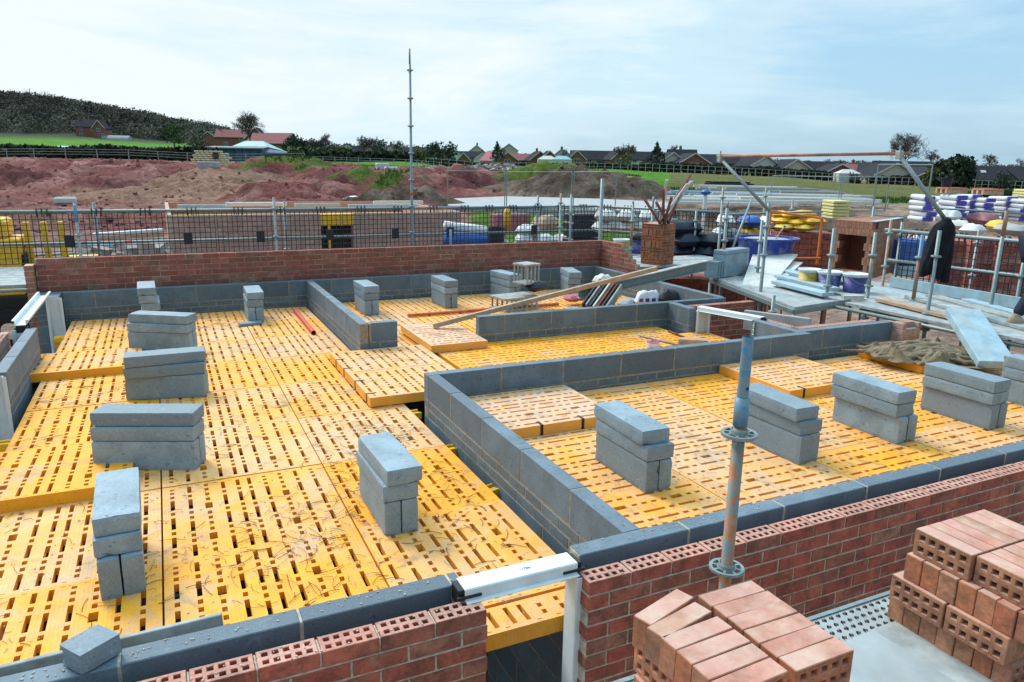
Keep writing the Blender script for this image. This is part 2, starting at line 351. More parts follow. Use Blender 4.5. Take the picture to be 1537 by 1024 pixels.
# ---------------------------------------------------------------- facing brickwork
HX=[-.078,-.039,0,.039,.078]; HY=[-.023,.023]
def perf_geo(lx=.215,ly=.1025,lz=.065,hw=.011,hd=.0105,nx=5,deep=None):
    hx=[(i-(nx-1)/2)*.039 for i in range(nx)]
    xs=sorted({-lx/2,lx/2,*[a-hw for a in hx],*[a+hw for a in hx]}); ys=sorted({-ly/2,ly/2,*[a-hd for a in HY],*[a+hd for a in HY]})
    vs=[];fs=[]; NX,NY=len(xs),len(ys)
    for z in (lz/2,-lz/2): 
        for y in ys:
            for x in xs: vs.append((x,y,z))
    def hole(i,j):
        cx=(xs[i]+xs[i+1])/2; cy=(ys[j]+ys[j+1])/2
        return any(abs(cx-a)<hw for a in hx) and any(abs(cy-b)<hd for b in HY)
    T=lambda i,j:j*NX+i; B=lambda i,j:NX*NY+j*NX+i
    for j in range(NY-1):
        for i in range(NX-1):
            if hole(i,j):
                a=[(i,j),(i+1,j),(i+1,j+1),(i,j+1)]
                for k in range(4):
                    p,q=a[k],a[(k+1)%4]; fs.append((T(*p),T(*q),B(*q),B(*p))[::1])
            else:
                fs.append((T(i,j),T(i+1,j),T(i+1,j+1),T(i,j+1))); fs.append((B(i,j),B(i,j+1),B(i+1,j+1),B(i+1,j)))
    for i in range(NX-1): fs.append((B(i,0),B(i+1,0),T(i+1,0),T(i,0))); fs.append((T(i,NY-1),T(i+1,NY-1),B(i+1,NY-1),B(i,NY-1)))
    for j in range(NY-1): fs.append((T(0,j),T(0,j+1),B(0,j+1),B(0,j))); fs.append((B(NX-1,j),B(NX-1,j+1),T(NX-1,j+1),T(NX-1,j)))
    return vs,fs
PV,PF=perf_geo()
def brick_wall(name,label,x0,x1,y0,y1,axis,start,ztop,zbot=GZ,perf=True,mats=None,racked=0,cat='brick wall',courses=99):
    mb=MB(); lo,hi=(x0,x1) if axis=='x' else (y0,y1); mid=(y0+y1)/2 if axis=='x' else (x0+x1)/2
    z=ztop;k=0
    while z-.065>zbot and k<courses:
        h2=hi; l2=lo-(racked*k if racked else 0)
        off=start+(.1125 if k%2 else 0)
        a=off-math.ceil((off-l2)/.225)*.225
        while a<h2:
            s=max(l2,a+.005); e=min(h2,a+.22)
            if e-s>.03:
                j=random.uniform(-.002,.002)
                if perf and k==0 and e-s>.1:
                    old=mb.M; c=(s+e)/2
                    mb.M=Matrix.Translation((c,mid+j,z-.0325) if axis=='x' else (mid+j,c,z-.0325))@Matrix.Rotation(0 if axis=='x' else PI/2,4,'Z')
                    if e-s>.2: mb.add(PV,PF,0); nm=len(PF)
                    else:
                        v,f=perf_geo(lx=e-s,nx=2 if e-s<.15 else 3); mb.add(v,f,0); nm=len(f)
                    for q in range(len(mb.f)-nm,len(mb.f)):
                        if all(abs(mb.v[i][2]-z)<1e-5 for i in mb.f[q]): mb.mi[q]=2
                    mb.M=old
                elif axis=='x': mb.bx(s,e,y0+j,y1+j,z-.065,z,0)
                else: mb.bx(x0+j,x1+j,s,e,z-.065,z,0)
            a+=.225
        i=.004
        if k>0 or not perf:
            pass
        zt=z-(.066 if (perf and k==0) else .004); zb=z-.075-.002
        if zt-zb>.005:
            if axis=='x': mb.bx(l2+i,h2-i,y0+i,y1-i,zb,zt,1)
            else: mb.bx(x0+i,x1-i,l2+i,h2-i,zb,zt,1)
        # perpends of a perforated top course
        if perf and k==0:
            a=off-math.ceil((off-l2)/.225)*.225
            while a<h2:
                if a-.0049>l2 and a+.0049<h2:
                    if axis=='x': mb.bx(a-.0049,a+.0049,y0+.005,y1-.005,z-.064,z-.006,1)
                    else: mb.bx(x0+.005,x1-.005,a-.0049,a+.0049,z-.064,z-.006,1)
                a+=.225
        z-=.075;k+=1
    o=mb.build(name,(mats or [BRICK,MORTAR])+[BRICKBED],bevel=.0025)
    return tag(o,label,cat)
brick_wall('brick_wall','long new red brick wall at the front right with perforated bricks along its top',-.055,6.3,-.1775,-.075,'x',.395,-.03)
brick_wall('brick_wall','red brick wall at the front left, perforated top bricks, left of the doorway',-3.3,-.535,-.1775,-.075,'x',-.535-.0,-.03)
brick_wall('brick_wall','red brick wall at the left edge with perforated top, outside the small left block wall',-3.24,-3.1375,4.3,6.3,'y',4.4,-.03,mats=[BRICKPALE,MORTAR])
brick_wall('brick_wall','high weathered red brick wall along the back, before the black mesh guards',-3.17,5.55,8.74,8.8425,'x',0.0,.43,perf=False,mats=[BRICKB,MORTAR_BROWN])
brick_wall('brick_wall','stepped brick return coming forward from the right end of the back wall',5.553,5.655,8.1,8.8425,'y',8.1,.43,perf=False,mats=[BRICK,MORTAR],racked=.115,courses=11)
brick_wall('brick_wall','toothed brick corner at the left end of the back wall',-3.278,-3.1745,8.62,8.8425,'y',8.8425,.36,perf=False,mats=[LOOSEBRICK,MORTAR])
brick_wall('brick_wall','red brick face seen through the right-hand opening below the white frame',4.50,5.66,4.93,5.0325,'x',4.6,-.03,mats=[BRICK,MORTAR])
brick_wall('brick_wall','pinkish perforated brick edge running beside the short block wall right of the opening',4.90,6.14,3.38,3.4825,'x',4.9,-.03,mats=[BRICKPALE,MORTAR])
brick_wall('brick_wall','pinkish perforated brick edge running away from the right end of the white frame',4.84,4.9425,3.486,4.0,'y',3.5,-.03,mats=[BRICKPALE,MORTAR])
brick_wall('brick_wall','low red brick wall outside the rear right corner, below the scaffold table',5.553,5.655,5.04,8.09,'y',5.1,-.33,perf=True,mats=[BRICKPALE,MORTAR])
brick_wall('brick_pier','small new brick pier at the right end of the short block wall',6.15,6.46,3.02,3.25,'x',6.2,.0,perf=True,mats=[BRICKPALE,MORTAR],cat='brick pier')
# ---------------------------------------------------------------- white cavity frames
def frame_profile(mb,p0,p1,w=.10,d=.055,side=(0,1,0)):
    """hollow U-section with two small flanges, open to the 'side' direction"""
    p0=Vector(p0);p1=Vector(p1); L=(p1-p0).normalized(); s=Vector(side); n=L.cross(s).normalized()
    t=.006
    def slab(o,ww,dd): # o: (offset along s, along n)
        a=p0+s*o[0]+n*o[1]; b=p1+s*o[0]+n*o[1]; mb.bar(a,b,ww,dd,0,up=n)
    slab((0,0),w,t)                     # web
    slab((w/2,-d/2),t,d); slab((-w/2,-d/2),t,d)
    slab((w/2+.012,-d),.03,t); slab((-w/2-.012,-d),.03,t)
def white_frame(name,label,beam,legs,caps,wid=.1):
    t=empty('opening_former',beam[0]); inv=Matrix.Translation(-Vector(beam[0]))
    tag(t,label,'frame')
    mb=MB(); mb.M=inv; frame_profile(mb,beam[0],beam[1],wid,.05,beam[2]); mb.build('frame_head',WHITEPVC,t,bevel=.002)
    for (a,b,s,wd) in legs:
        mb=MB(); mb.M=inv; frame_profile(mb,a,b,wd,.045,s); mb.build('frame_post',WHITEPVC,t,bevel=.002)
    for c,rz in caps:
        mb=MB(); mb.M=inv
        old=mb.M; mb.M=old@Matrix.Translation(c)@Matrix.Rotation(rz,4,'Z')
        mb.box((0,0,-.02),(.03,.085,.075)); mb.box((.03,-.052,-.012),(.11,.012,.014)); mb.box((.03,.052,-.012),(.11,.012,.014)); mb.M=old
        mb.build('corner_cleat',BLACK,t,bevel=.002)
    return t
fr=white_frame('white_frame','white plastic frame bridging the front doorway, black corner cleats at its ends',
    ((-.60,-.035,.02),(-.06,-.035,.02),(0,1,0)),
    [((-.075,-.06,-1.2),(-.075,-.06,-.04),(0,1,0),.1),((-.595,-.03,-1.2),(-.595,-.03,-.06),(0,-1,0),.07)],[((-.61,-.035,.0),0),((-.05,-.035,.0),PI)])
# the small printed mark on the head of the frame
ct=bpy.data.curves.new('printed_mark','FONT'); ct.body='1170b'; ct.size=.022; ct.extrude=.0002; ct.align_x='CENTER'
tmp=bpy.data.objects.new('tmp_text',ct); COL.objects.link(tmp); bpy.context.view_layer.update()
mme=bpy.data.meshes.new_from_object(tmp); bpy.data.objects.remove(tmp); mme.materials.clear(); mme.materials.append(BLACK)
mk=bpy.data.objects.new('printed_mark',mme); COL.objects.link(mk); mk.parent=fr; mk.location=(.30,-.008,.0045)
white_frame('white_frame','white plastic frame over the opening in the left side wall, against the back corner pier',
    ((-3.03,6.30,.03),(-3.03,8.18,.03),(1,0,0)),
    [((-2.93,8.16,-1.0),(-2.93,8.16,.0),(1,0,0),.13),((-3.03,6.29,-.6),(-3.03,6.29,-.01),(1,0,0),.1)],[((-3.03,6.30,.01),PI/2)])
white_frame('white_frame','white plastic post with frame at the near left edge of the deck',
    ((-3.03,2.2,.02),(-3.03,4.44,.02),(1,0,0)),
    [((-2.96,4.42,-1.0),(-2.96,4.42,-.02),(1,0,0),.12)],[])
white_frame('white_frame','white plastic frame bridging the right-hand opening toward the scaffold table',
    ((4.52,4.70,.02),(4.78,3.86,.02),(.955,.295,0)),
    [((4.53,4.66,-1.0),(4.53,4.66,-.02),(1,0,0),.16)],[((4.78,3.86,.0),PI/2)])
# perforated metal strip below the right end of the frame
def perf_plate(mb,L,W,nx,ny,hr=.36,t=.003,stag=True):
    """flat sheet with rows of square-ish holes; built in local XY"""
    cx,cy=L/nx,W/ny
    for j in range(ny):
        for i in range(nx):
            x,y=i*cx,j*cy; hx,hy=cx*hr/2,cy*hr/2
            mx=x+cx*(.5 if not stag else (.32 if j%2 else .68)); my=y+cy/2
            o=[(x,y),(x+cx,y),(x+cx,y+cy),(x,y+cy)]; h=[(mx-hx,my),(mx,my-hy),(mx+hx,my),(mx,my+hy)]
            vs=[(*p,0) for p in o]+[(*p,0) for p in h]+[(*p,-.02) for p in h]
            fs=[(0,1,5),(1,2,6),(2,3,7),(3,0,4),(0,5,4),(1,6,5),(2,7,6),(3,4,7)]
            fs=[(0,1,5,4),(1,2,6,5),(2,3,7,6),(3,0,4,7)]+[(4,5,9,8),(5,6,10,9),(6,7,11,10),(7,4,8,11)]
            mb.add(vs,fs)
mb=MB(); mb.M=Matrix.Translation((4.60,3.80,-.26))@Matrix.Rotation(PI/2,4,'X'); perf_plate(mb,.14,.24,5,9,.8); 
tag(mb.build('perforated_strip',GALV),'narrow perforated metal strip hanging at the right end of the white frame','metal strip')
# steel prop in the doorway
mb=MB(); mb.tube([(-.30,.42,GZ),(-.30,.42,-.47)],.03,10); mb.box((-.30,.42,-.46),(.15,.15,.01)); mb.tube([(-.30,.42,-1.55),(-.30,.42,-1.35)],.04,10)
tag(mb.build('steel_prop',RUST,smooth=False),'rusty steel prop standing in the dark doorway under the deck','prop')
# dark floor inside
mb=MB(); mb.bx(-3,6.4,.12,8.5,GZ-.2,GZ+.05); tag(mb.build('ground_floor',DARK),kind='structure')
# ---------------------------------------------------------------- yellow deck panels
PAT=[[(.035,.165),(.195,.235),(.262,.30),(.33,.46),(.49,.53),(.56,.60),(.63,.77),(.80,.84),(.87,.965)],
     [(.05,.08),(.105,.135),(.165,.29),(.32,.36),(.39,.54),(.575,.615),(.645,.785),(.815,.85),(.88,.91),(.935,.96)],
     [(.05,.09),(.12,.155),(.19,.27),(.305,.345),(.38,.42),(.45,.49),(.52,.56),(.60,.68),(.715,.755),(.79,.83),(.865,.905),(.935,.965)],
     [(.035,.19),(.22,.26),(.29,.33),(.36,.51),(.54,.58),(.61,.76),(.79,.83),(.86,.965)]]
SLOTX=[(.055,1),(.155,0),(.255,2),(.355,3),(.445,0),(.515,3),(.61,1),(.71,2),(.81,0),(.915,1)]
PCACHE={}
def panel_mesh(wd,ln,th=.085,mat=None):
    mat=mat or YELLOW; key=(round(wd,3),round(ln,3),mat.name)
    if key in PCACHE: return PCACHE[key]
    holes=[]
    for sx,p in SLOTX:
        for (a,b) in PAT[p]:
            hw=.0215 if (p==2 and b-a>.07) else .0125
            x0,x1=sx*1.04-hw,sx*1.04+hw; y0,y1=a*1.04,b*1.04
            if x1<wd-.02 and y1<ln-.02: holes.append((x0,x1,y0,y1))
            elif x1<wd-.02 and y0<ln-.06: holes.append((x0,x1,y0,ln-.03))
    # small end nicks
    for sx in (.105,.205,.305,.40,.56,.66,.76,.862):
        for yy in (.018,1.01):
            if sx*1.04+.012<wd-.02 and yy+.007<ln-.005: holes.append((sx*1.04-.012,sx*1.04+.012,yy,yy+.006))
    mb=MB()
    # per slot column strips keep the mesh light
    cols={}
    for h in holes: cols.setdefault((round(h[0]-.011 if h[1]-h[0]<.03 else h[0],4)),[]).append(h)
    strips=[]
    for sx in sorted({round(s*1.04,4) for s,_ in SLOTX}|{round(s*1.04,4) for s in (.105,.205,.305,.40,.56,.66,.76,.862)}):
        hs=[h for h in holes if abs((h[0]+h[1])/2-sx)<.001]
        if hs: strips.append((sx-.0225,sx+.0225,hs))
    x=0
    def quad(a,b,c,d): 
        if b-a>1e-5 and d-c>1e-5: mb.add([(a,c,0),(b,c,0),(b,d,0),(a,d,0)],[(0,1,2,3)])
    for (a,b,hs) in strips:
        a=max(a,x); b=min(b,wd)
        quad(x,a,0,ln); y=0
        for h in sorted(hs,key=lambda q:q[2]):
            quad(a,b,y,h[2]); quad(a,h[0],h[2],h[3]); quad(h[1],b,h[2],h[3]); y=h[3]
            x0,x1,y0,y1=h; d=-.042
            mb.add([(x0,y0,0),(x1,y0,0),(x1,y1,0),(x0,y1,0),(x0,y0,d),(x1,y0,d),(x1,y1,d),(x0,y1,d)],[(0,1,5,4),(1,2,6,5),(2,3,7,6),(3,0,4,7)])
        quad(a,b,y,ln); x=b
    quad(x,wd,0,ln)
    v=[(0,0,0),(wd,0,0),(wd,ln,0),(0,ln,0),(0,0,-th),(wd,0,-th),(wd,ln,-th),(0,ln,-th)]
    mb.add(v,[(1,0,4,5),(2,1,5,6),(3,2,6,7),(0,3,7,4)])
    me=bpy.data.meshes.new('safety_deck_module'); me.from_pydata(mb.v,[],mb.f); me.materials.append(mat); me.update()
    PCACHE[key]=me; return me
def strap(parent,x,y,along,th=.085):
    mb=MB()
    if along=='x': mb.bx(x,x+.022,-.004,0,-th,.002); mb.bx(x,x+.022,-.004,.09,.0006,.003)
    else: mb.bx(-.004,0,y,y+.022,-th,.002); mb.bx(-.004,.09,y,y+.022,.0006,.003)
    mb.build('strap',BLACK,parent)
def panel(label,x,y,z,wd,ln,slot='y',tilt=0,straps=(),group='yellow deck panels laid flush',rz=0,mat=None):
    o=bpy.data.objects.new('safety_deck_module',panel_mesh(wd,ln,mat=mat)); COL.objects.link(o)
    if slot=='y': o.location=(x,y,z); o.rotation_euler=(tilt,0,rz)
    else: o.location=(x+ln,y,z); o.rotation_euler=(0,0,PI/2+rz)   # wd runs along Y, ln along -X
    tag(o,label,'deck panel',group)
    for s in straps: strap(o,*s)
    return o
ordn=['nearest','second','third','fourth','fifth','sixth','seventh','farthest']
zL=-.38
ys=[.13,1.38,2.43,3.48,4.53,5.58,6.63,7.68,8.50]
cname=['left column by the side wall','middle column between the block stacks','right column along the partition wall']
for c,(x0,x1) in enumerate([(-2.80,-1.765),(-1.755,-.715),(-.705,.235)]):
    for r in range(8):
        a,b=ys[r],ys[r+1]
        xa=x0; 
        if r==0:
            panel(f'yellow slotted deck panel beside the front wall, {cname[c]}',xa,.335,zL+random.uniform(-.003,.003),x1-xa,1.04,'y')
            o=panel(f'narrow strip of yellow slotted panel against the front wall, {cname[c]}',xa,.13 if c<2 else .12,zL-.004,x1-xa,.198,'y')
            continue
        panel(f'yellow slotted deck panel, {ordn[r]} row from the front, {cname[c]}',xa,a,zL+random.uniform(-.003,.003),x1-xa,min(1.043,b-a-.007),'y',mat=YELLOWDUSTY if (c,r) in ((0,7),(0,6),(1,6),(1,5),(2,5),(2,2),(2,3),(1,7)) else None)
G2='yellow deck panels lying raised on others'
panel('raised yellow panel with a bare front edge left of the near block stacks',-2.93,2.42,-.30,1.0,1.04,'y',tilt=-R(2.6),group=G2)
panel('raised yellow panel with a bare front edge beside the side wall opening',-2.93,5.50,-.30,1.0,1.04,'y',tilt=-R(2.6),group=G2)
panel('raised yellow panel with black straps at the corner of the two block walls, nearer one',-.075,3.50,-.285,1.04,.86,'y',mat=YELLOWDUSTY,straps=[(0,.12,'y'),(0,.55,'y')],group=G2)
panel('raised yellow panel with black straps in front of the partition return, farther one',-.075,4.37,-.285,1.04,.85,'y',mat=YELLOWDUSTY,straps=[(0,.15,'y'),(0,.52,'y')],group=G2)
# passage and middle room
zR=-.31
for i,(x,wd) in enumerate([(1.05,1.04),(2.10,1.04),(3.15,1.04),(4.2,.4)]):
    for j,(y,l) in enumerate([(3.17,.96),(4.135,1.0)]):
        if wd<.5 and j==1: l=.55
        panel(f"yellow slotted panel in the middle room, {['near','far'][j]} row, {['left end','second from left','third from left','right end strip'][i]}",x,y,zR,l,wd,'x')
panel('yellow slotted panel in the passage under the grey dusty raised panel',.98,5.15,zR-.02,1.0,.66,'x')
VP=panel('grey dusty raised panel with two black straps in the passage beside the leaning plank',.97,4.88,-.222,1.15,.68,'x',straps=[],group=G2,mat=YELLOWGREY)
o=VP
for k in (.12,.46):
    mb=MB(); mb.bx(-.004,0,k,k+.022,-.085,.002); mb.bx(-.004,.002,k,k+.022,.0006,.003)
    q=mb.build('strap',BLACK,o); q.location=(0,0,0); q.rotation_euler=(0,0,0)
    q.data.transform(Matrix(((0,1,0,0),(1,0,0,0),(0,0,1,0),(0,0,0,1)))); q.data.flip_normals()
# back middle room
for i,x in enumerate([.39,1.44,2.49,3.54,4.59]):
    wd=1.04 if i<4 else .68
    for j,y in enumerate([5.37,6.41,7.45]):
        panel(f"yellow slotted panel in the rear room, {['near','middle','far'][j]} row, {['left end','second from left','third from left','fourth from left','right end'][i]}",x,y,-.36,wd,1.035,'y',mat=YELLOWDUSTY if j==2 or i==0 else None)
# right room
for i,x in enumerate([.43,1.48,2.53,3.58,4.63,5.68]):
    wd=1.04 if i<5 else .8
    for j,(y,l) in enumerate([(.115,.93),(1.05,1.0),(2.055,.98)]):
        panel(f"yellow slotted panel on the right deck, {['front','middle','back'][j]} row, {ordn[i]} from the partition wall",x,y,zR+random.uniform(-.003,.003),l,wd,'x',mat=YELLOWDUSTY if (i,j) not in ((0,0),(2,1)) else None)
def raised(label,x0,x1,y0,y1,straps):
    # slots along X; front edge faces -Y
    o=panel(label,x0,y0,-.222,y1-y0,x1-x0,'x',group=G2,mat=None if 'bright' in label else YELLOWGREY)
    for sx in straps:
        mb=MB(); L=x1-x0; yy=L-(sx-x0)
        mb.bx(-.004,0,yy-.012,yy+.012,-.085,.002); mb.bx(-.004,.08,yy-.012,yy+.012,.0006,.003)
        q=mb.build('strap',BLACK,o)
    return o
raised('raised yellow panel with two black straps in the corner behind the partition wall',.50,1.62,2.15,3.03,[.93,1.30])
raised('raised yellow panel with one black strap behind the blue scaffold pole',3.44,4.48,2.08,3.03,[3.62])
raised('bright yellow raised panel under the crumpled sacking',5.42,6.45,2.22,3.0,[])
# yellow clips that hold the deck edge
def clip(x,y,z,rz,label):
    mb=MB(); mb.bx(-.05,.05,-.02,.02,-.10,.015); mb.bx(-.05,.05,-.05,-.035,-.02,.03); mb.bx(-.05,.05,.035,.05,-.02,.03); mb.bx(-.05,.05,-.05,.05,-.03,-.018); mb.tube([(0,0,-.3),(0,0,-.1)],.02,8)
    o=mb.build('deck_clip',YPAINT,bevel=.003); o.location=(x,y,z); o.rotation_euler.z=rz
    tag(o,label,'clip','yellow deck clips along the wall gaps')
clip(.265,1.62,-.43,.3,'yellow clip in the gap of the partition wall, nearest one')
clip(.268,2.42,-.43,.1,'yellow clip in the gap of the partition wall, farther one')
clip(.265,3.30,-.42,.1,'yellow clip beside the corner of the raised strapped panel')
clip(-2.85,3.75,-.40,0,'yellow clip at the near left deck edge beside the white post')
clip(-2.84,7.4,-.38,0,'yellow clip at the far left deck edge below the white frame')
# ---------------------------------------------------------------- loose block stacks
def mk_block(l=BL,w=.215,h=.10,seed=0):
    rnd=random.Random(seed); bm=bmesh.new(); bmesh.ops.create_cube(bm,size=1)
    for v in bm.verts: v.co=Vector((v.co.x*l,v.co.y*w,v.co.z*h))
    for ax,n in ((0,max(2,int(l/.035))),(1,max(2,int(w/.03))),(2,max(2,int(h/.025)))):
        es=[e for e in bm.edges if abs((e.verts[0].co-e.verts[1].co)[ax])>1e-4 and all(abs((e.verts[0].co-e.verts[1].co)[k])<1e-5 for k in range(3) if k!=ax)]
        bmesh.ops.subdivide_edges(bm,edges=es,cuts=n-1,use_grid_fill=True)
    half=(l/2,w/2,h/2); chips=[]
    for k in range(rnd.randint(2,5)):
        c=[rnd.choice((-1,1))*half[a] for a in range(3)]; a=rnd.randrange(3); c[a]*=rnd.uniform(-1,1); chips.append((Vector(c),rnd.uniform(.012,.034)))
    for v in bm.verts:
        near=[half[a]-abs(v.co[a]) for a in range(3)]; on_=[d<1e-4 for d in near]
        if sum(on_)>=2:
            q=.0022+.0035*abs(hnoise(v.co.x*30+seed,v.co.y*30+v.co.z*30,seed))
            for a in range(3):
                if on_[a]: v.co[a]-=math.copysign(q*(1.4 if sum(on_)==3 else 1),v.co[a])
        for c,r in chips:
            d=(v.co-c).length
            if d<r: v.co+=(-c.normalized())*(r-d)*.55
    me=bpy.data.meshes.new('concrete_block'); bm.to_mesh(me); bm.free(); me.materials.append(LOOSEBLK); return me
BM={}; BLK_=[]
def block(label,x,y,z,rz,l=BL,w=.215,h=.10,group=None):
    k=(l,w,h,len(BLK_)%9); BLK_.append(1)
    if k not in BM: BM[k]=mk_block(l,w,h,k[3]*7+int(l*100))
    o=bpy.data.objects.new('concrete_block',BM[k]); COL.objects.link(o); o.location=(x,y,z); o.rotation_euler.z=rz
    tag(o,label,'block',group); return o
def stack(where,cx,cy,z0,rz,layers,l=BL,foot=0):
    """rz = direction of the long side; layers of 'E' (pair on edge) or ('F',dx,dy,drz[,l])"""
    z=z0; n=len(layers); ux=Vector((math.cos(rz),math.sin(rz),0)); uy=Vector((-math.sin(rz),math.cos(rz),0))
    nf=sum(1 for q in layers if q[0]=='F'); k=0
    for q in layers:
        if q[0]=='E':
            g=.004+(q[1] if len(q)>1 else 0); sh=q[2] if len(q)>2 else 0
            left='left' if True else ''
            for s in (-1,1):
                p=Vector((cx,cy,z+.1075))+uy*s*(.05+g/2)+ux*(sh if s>0 else 0)
                # which of the two lies further left as seen from the front
                side='left' if (uy*s).dot(R0)<0 else 'right'
                block(f'{side} upright grey block at the base of the {where}',p.x,p.y,p.z,rz,l,.10,.215,'grey blocks stacked on the decks')
            z+=.216
        else:
            k+=1; dx,dy,dr=q[1:4]; ll=q[4] if len(q)>4 else l
            p=Vector((cx,cy,z+.05))+ux*dx+uy*dy
            pos='on top of' if k==nf else ('in the middle of' if layers[0][0]=='E' else 'low in')
            block(f'grey block flat {pos} the {where}',p.x,p.y,p.z,rz+dr,ll,.215,.10,'grey blocks stacked on the decks')
            z+=.1012
Y_=PI/2
stack('stack left of the blue pole',1.165,1.27,zR,Y_,[('E',),('F',-.0,.0,.01),('F',.035,.01,-.02)])
stack('stack behind the blue pole',2.45,1.24,zR,Y_,[('E',.004,-.02),('F',.0,-.0,.02),('F',.02,.02,-.02)])
stack('second stack right of the blue pole',3.475,1.225,zR,Y_,[('E',.006),('F',.02,.03,.01),('F',.02,.03,.0)])
stack('stack before the brown sacking',4.47,1.145,zR,Y_,[('E',.006),('F',.0,.02,.01),('F',.0,.02,.0)])
stack('stack beside the leaning slab',5.42,1.05,zR,Y_,[('E',.004),('F',.0,.0,.01),('F',.01,.0,.0)])
stack('lone stack near the doorway',-.487,1.505,zL,Y_,[('E',),('F',.0,.005,.01),('F',-.01,-.012,.03)])
stack('stack nearest the cut block',-1.95,1.44,zL,Y_+.05,[('E',),('F',.03,.0,-.01),('F',.05,-.01,-.02)])
stack('second stack from the cut block',-1.82,2.87,zL,-.39,[('E',),('F',.0,.01,-.01),('F',.0,.03,.0)],l=.70)
stack('third stack from the cut block',-1.685,4.56,zL,-.25,[('E',),('F',.0,-.01,.13),('F',.0,.01,.25)],l=.67)
stack('fourth stack from the cut block',-1.71,6.44,zL,-.46,[('E',),('F',.0,.0,-.05),('F',.01,.02,-.10)],l=.70)
stack('far stack at the back wall',-1.85,8.02,zL,Y_+.02,[('E',),('F',.0,-.02,.0),('F',.0,.01,.01),('F',.0,.015,.0)])
stack('small stack by the red pipe',-.57,7.83,zL,Y_-.02,[('E',),('F',.0,.0,.0),('F',.0,-.01,.0)])
block('thin grey block offcut at the foot of the small stack by the red pipe',-.66,7.44,zL+.02,.1,.28,.14,.04)
stack('rear-room stack by the narrow wall',.965,7.70,-.36,Y_,[('E',),('F',.0,.0,.0),('F',.0,.0,.02)])
stack('rear-room stack before the brickwork',2.19,7.80,-.36,Y_,[('E',),('F',.0,.0,.0),('F',.0,.0,.02)])
stack('rear-room stack behind the slotted crate',3.33,8.05,-.36,Y_+.1,[('E',),('F',.0,.0,.0),('F',.0,.0,.03)])
stack('rear-room stack near the back corner',4.48,7.95,-.36,Y_-.3,[('E',),('F',.0,.0,.0),('F',.0,.0,.04)])
for s,t in ((-1,'left'),(1,'right')):
    block(f'{t} one of two on-edge grey blocks behind the wall under the leaning plank',3.30+s*.055,5.72,-.36+.1075,Y_-.25,BL,.1,.215)
block('grey cut block lying askew on the front left wall beside a thin plank',-1.965,.075,.044,.62,.150,.13,.082)
# ---------------------------------------------------------------- loose perforated bricks
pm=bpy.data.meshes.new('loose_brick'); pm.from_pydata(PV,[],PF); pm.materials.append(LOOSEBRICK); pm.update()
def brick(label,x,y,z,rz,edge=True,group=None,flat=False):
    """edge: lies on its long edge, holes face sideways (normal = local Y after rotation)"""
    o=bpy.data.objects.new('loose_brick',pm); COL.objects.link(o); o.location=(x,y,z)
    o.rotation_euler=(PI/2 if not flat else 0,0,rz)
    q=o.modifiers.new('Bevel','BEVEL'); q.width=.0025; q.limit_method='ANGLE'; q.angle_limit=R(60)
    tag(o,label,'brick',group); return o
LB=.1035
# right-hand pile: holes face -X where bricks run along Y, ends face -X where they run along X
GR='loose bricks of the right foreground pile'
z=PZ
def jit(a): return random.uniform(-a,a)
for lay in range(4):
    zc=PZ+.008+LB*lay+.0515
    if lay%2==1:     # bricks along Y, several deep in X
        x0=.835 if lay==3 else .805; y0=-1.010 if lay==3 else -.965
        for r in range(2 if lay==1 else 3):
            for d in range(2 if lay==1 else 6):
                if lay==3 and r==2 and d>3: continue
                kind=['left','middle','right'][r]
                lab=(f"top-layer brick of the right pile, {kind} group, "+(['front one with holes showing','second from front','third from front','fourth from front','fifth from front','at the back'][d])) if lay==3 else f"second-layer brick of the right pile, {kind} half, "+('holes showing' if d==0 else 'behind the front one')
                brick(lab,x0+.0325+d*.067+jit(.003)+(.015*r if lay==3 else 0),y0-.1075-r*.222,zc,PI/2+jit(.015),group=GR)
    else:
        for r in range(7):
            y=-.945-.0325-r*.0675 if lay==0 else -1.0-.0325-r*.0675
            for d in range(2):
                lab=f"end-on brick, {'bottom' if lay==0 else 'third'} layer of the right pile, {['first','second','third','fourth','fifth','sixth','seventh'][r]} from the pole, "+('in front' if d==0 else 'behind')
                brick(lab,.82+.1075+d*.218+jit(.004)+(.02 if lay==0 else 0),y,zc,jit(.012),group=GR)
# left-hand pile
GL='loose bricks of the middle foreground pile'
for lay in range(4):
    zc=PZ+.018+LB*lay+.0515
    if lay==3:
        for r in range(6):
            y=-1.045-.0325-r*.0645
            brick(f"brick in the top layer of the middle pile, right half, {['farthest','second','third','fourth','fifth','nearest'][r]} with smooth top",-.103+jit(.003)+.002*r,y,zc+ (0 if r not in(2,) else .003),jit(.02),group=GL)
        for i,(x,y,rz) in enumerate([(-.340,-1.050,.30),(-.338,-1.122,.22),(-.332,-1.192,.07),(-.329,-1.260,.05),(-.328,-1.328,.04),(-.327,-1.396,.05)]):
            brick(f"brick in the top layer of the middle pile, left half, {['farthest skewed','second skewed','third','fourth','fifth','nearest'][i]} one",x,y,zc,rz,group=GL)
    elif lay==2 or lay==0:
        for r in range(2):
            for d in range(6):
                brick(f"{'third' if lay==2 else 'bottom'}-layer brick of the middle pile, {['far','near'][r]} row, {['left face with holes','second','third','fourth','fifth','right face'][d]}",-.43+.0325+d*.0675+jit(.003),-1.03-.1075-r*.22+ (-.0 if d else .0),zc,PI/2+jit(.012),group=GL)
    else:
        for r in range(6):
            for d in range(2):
                brick(f"brick in the second layer of the middle pile, {['left','right'][d]} half, {['farthest','second','third','fourth','fifth','nearest'][r]}",-.33+d*.219,-1.05-.0325-r*.068,zc,jit(.01),group=GL)
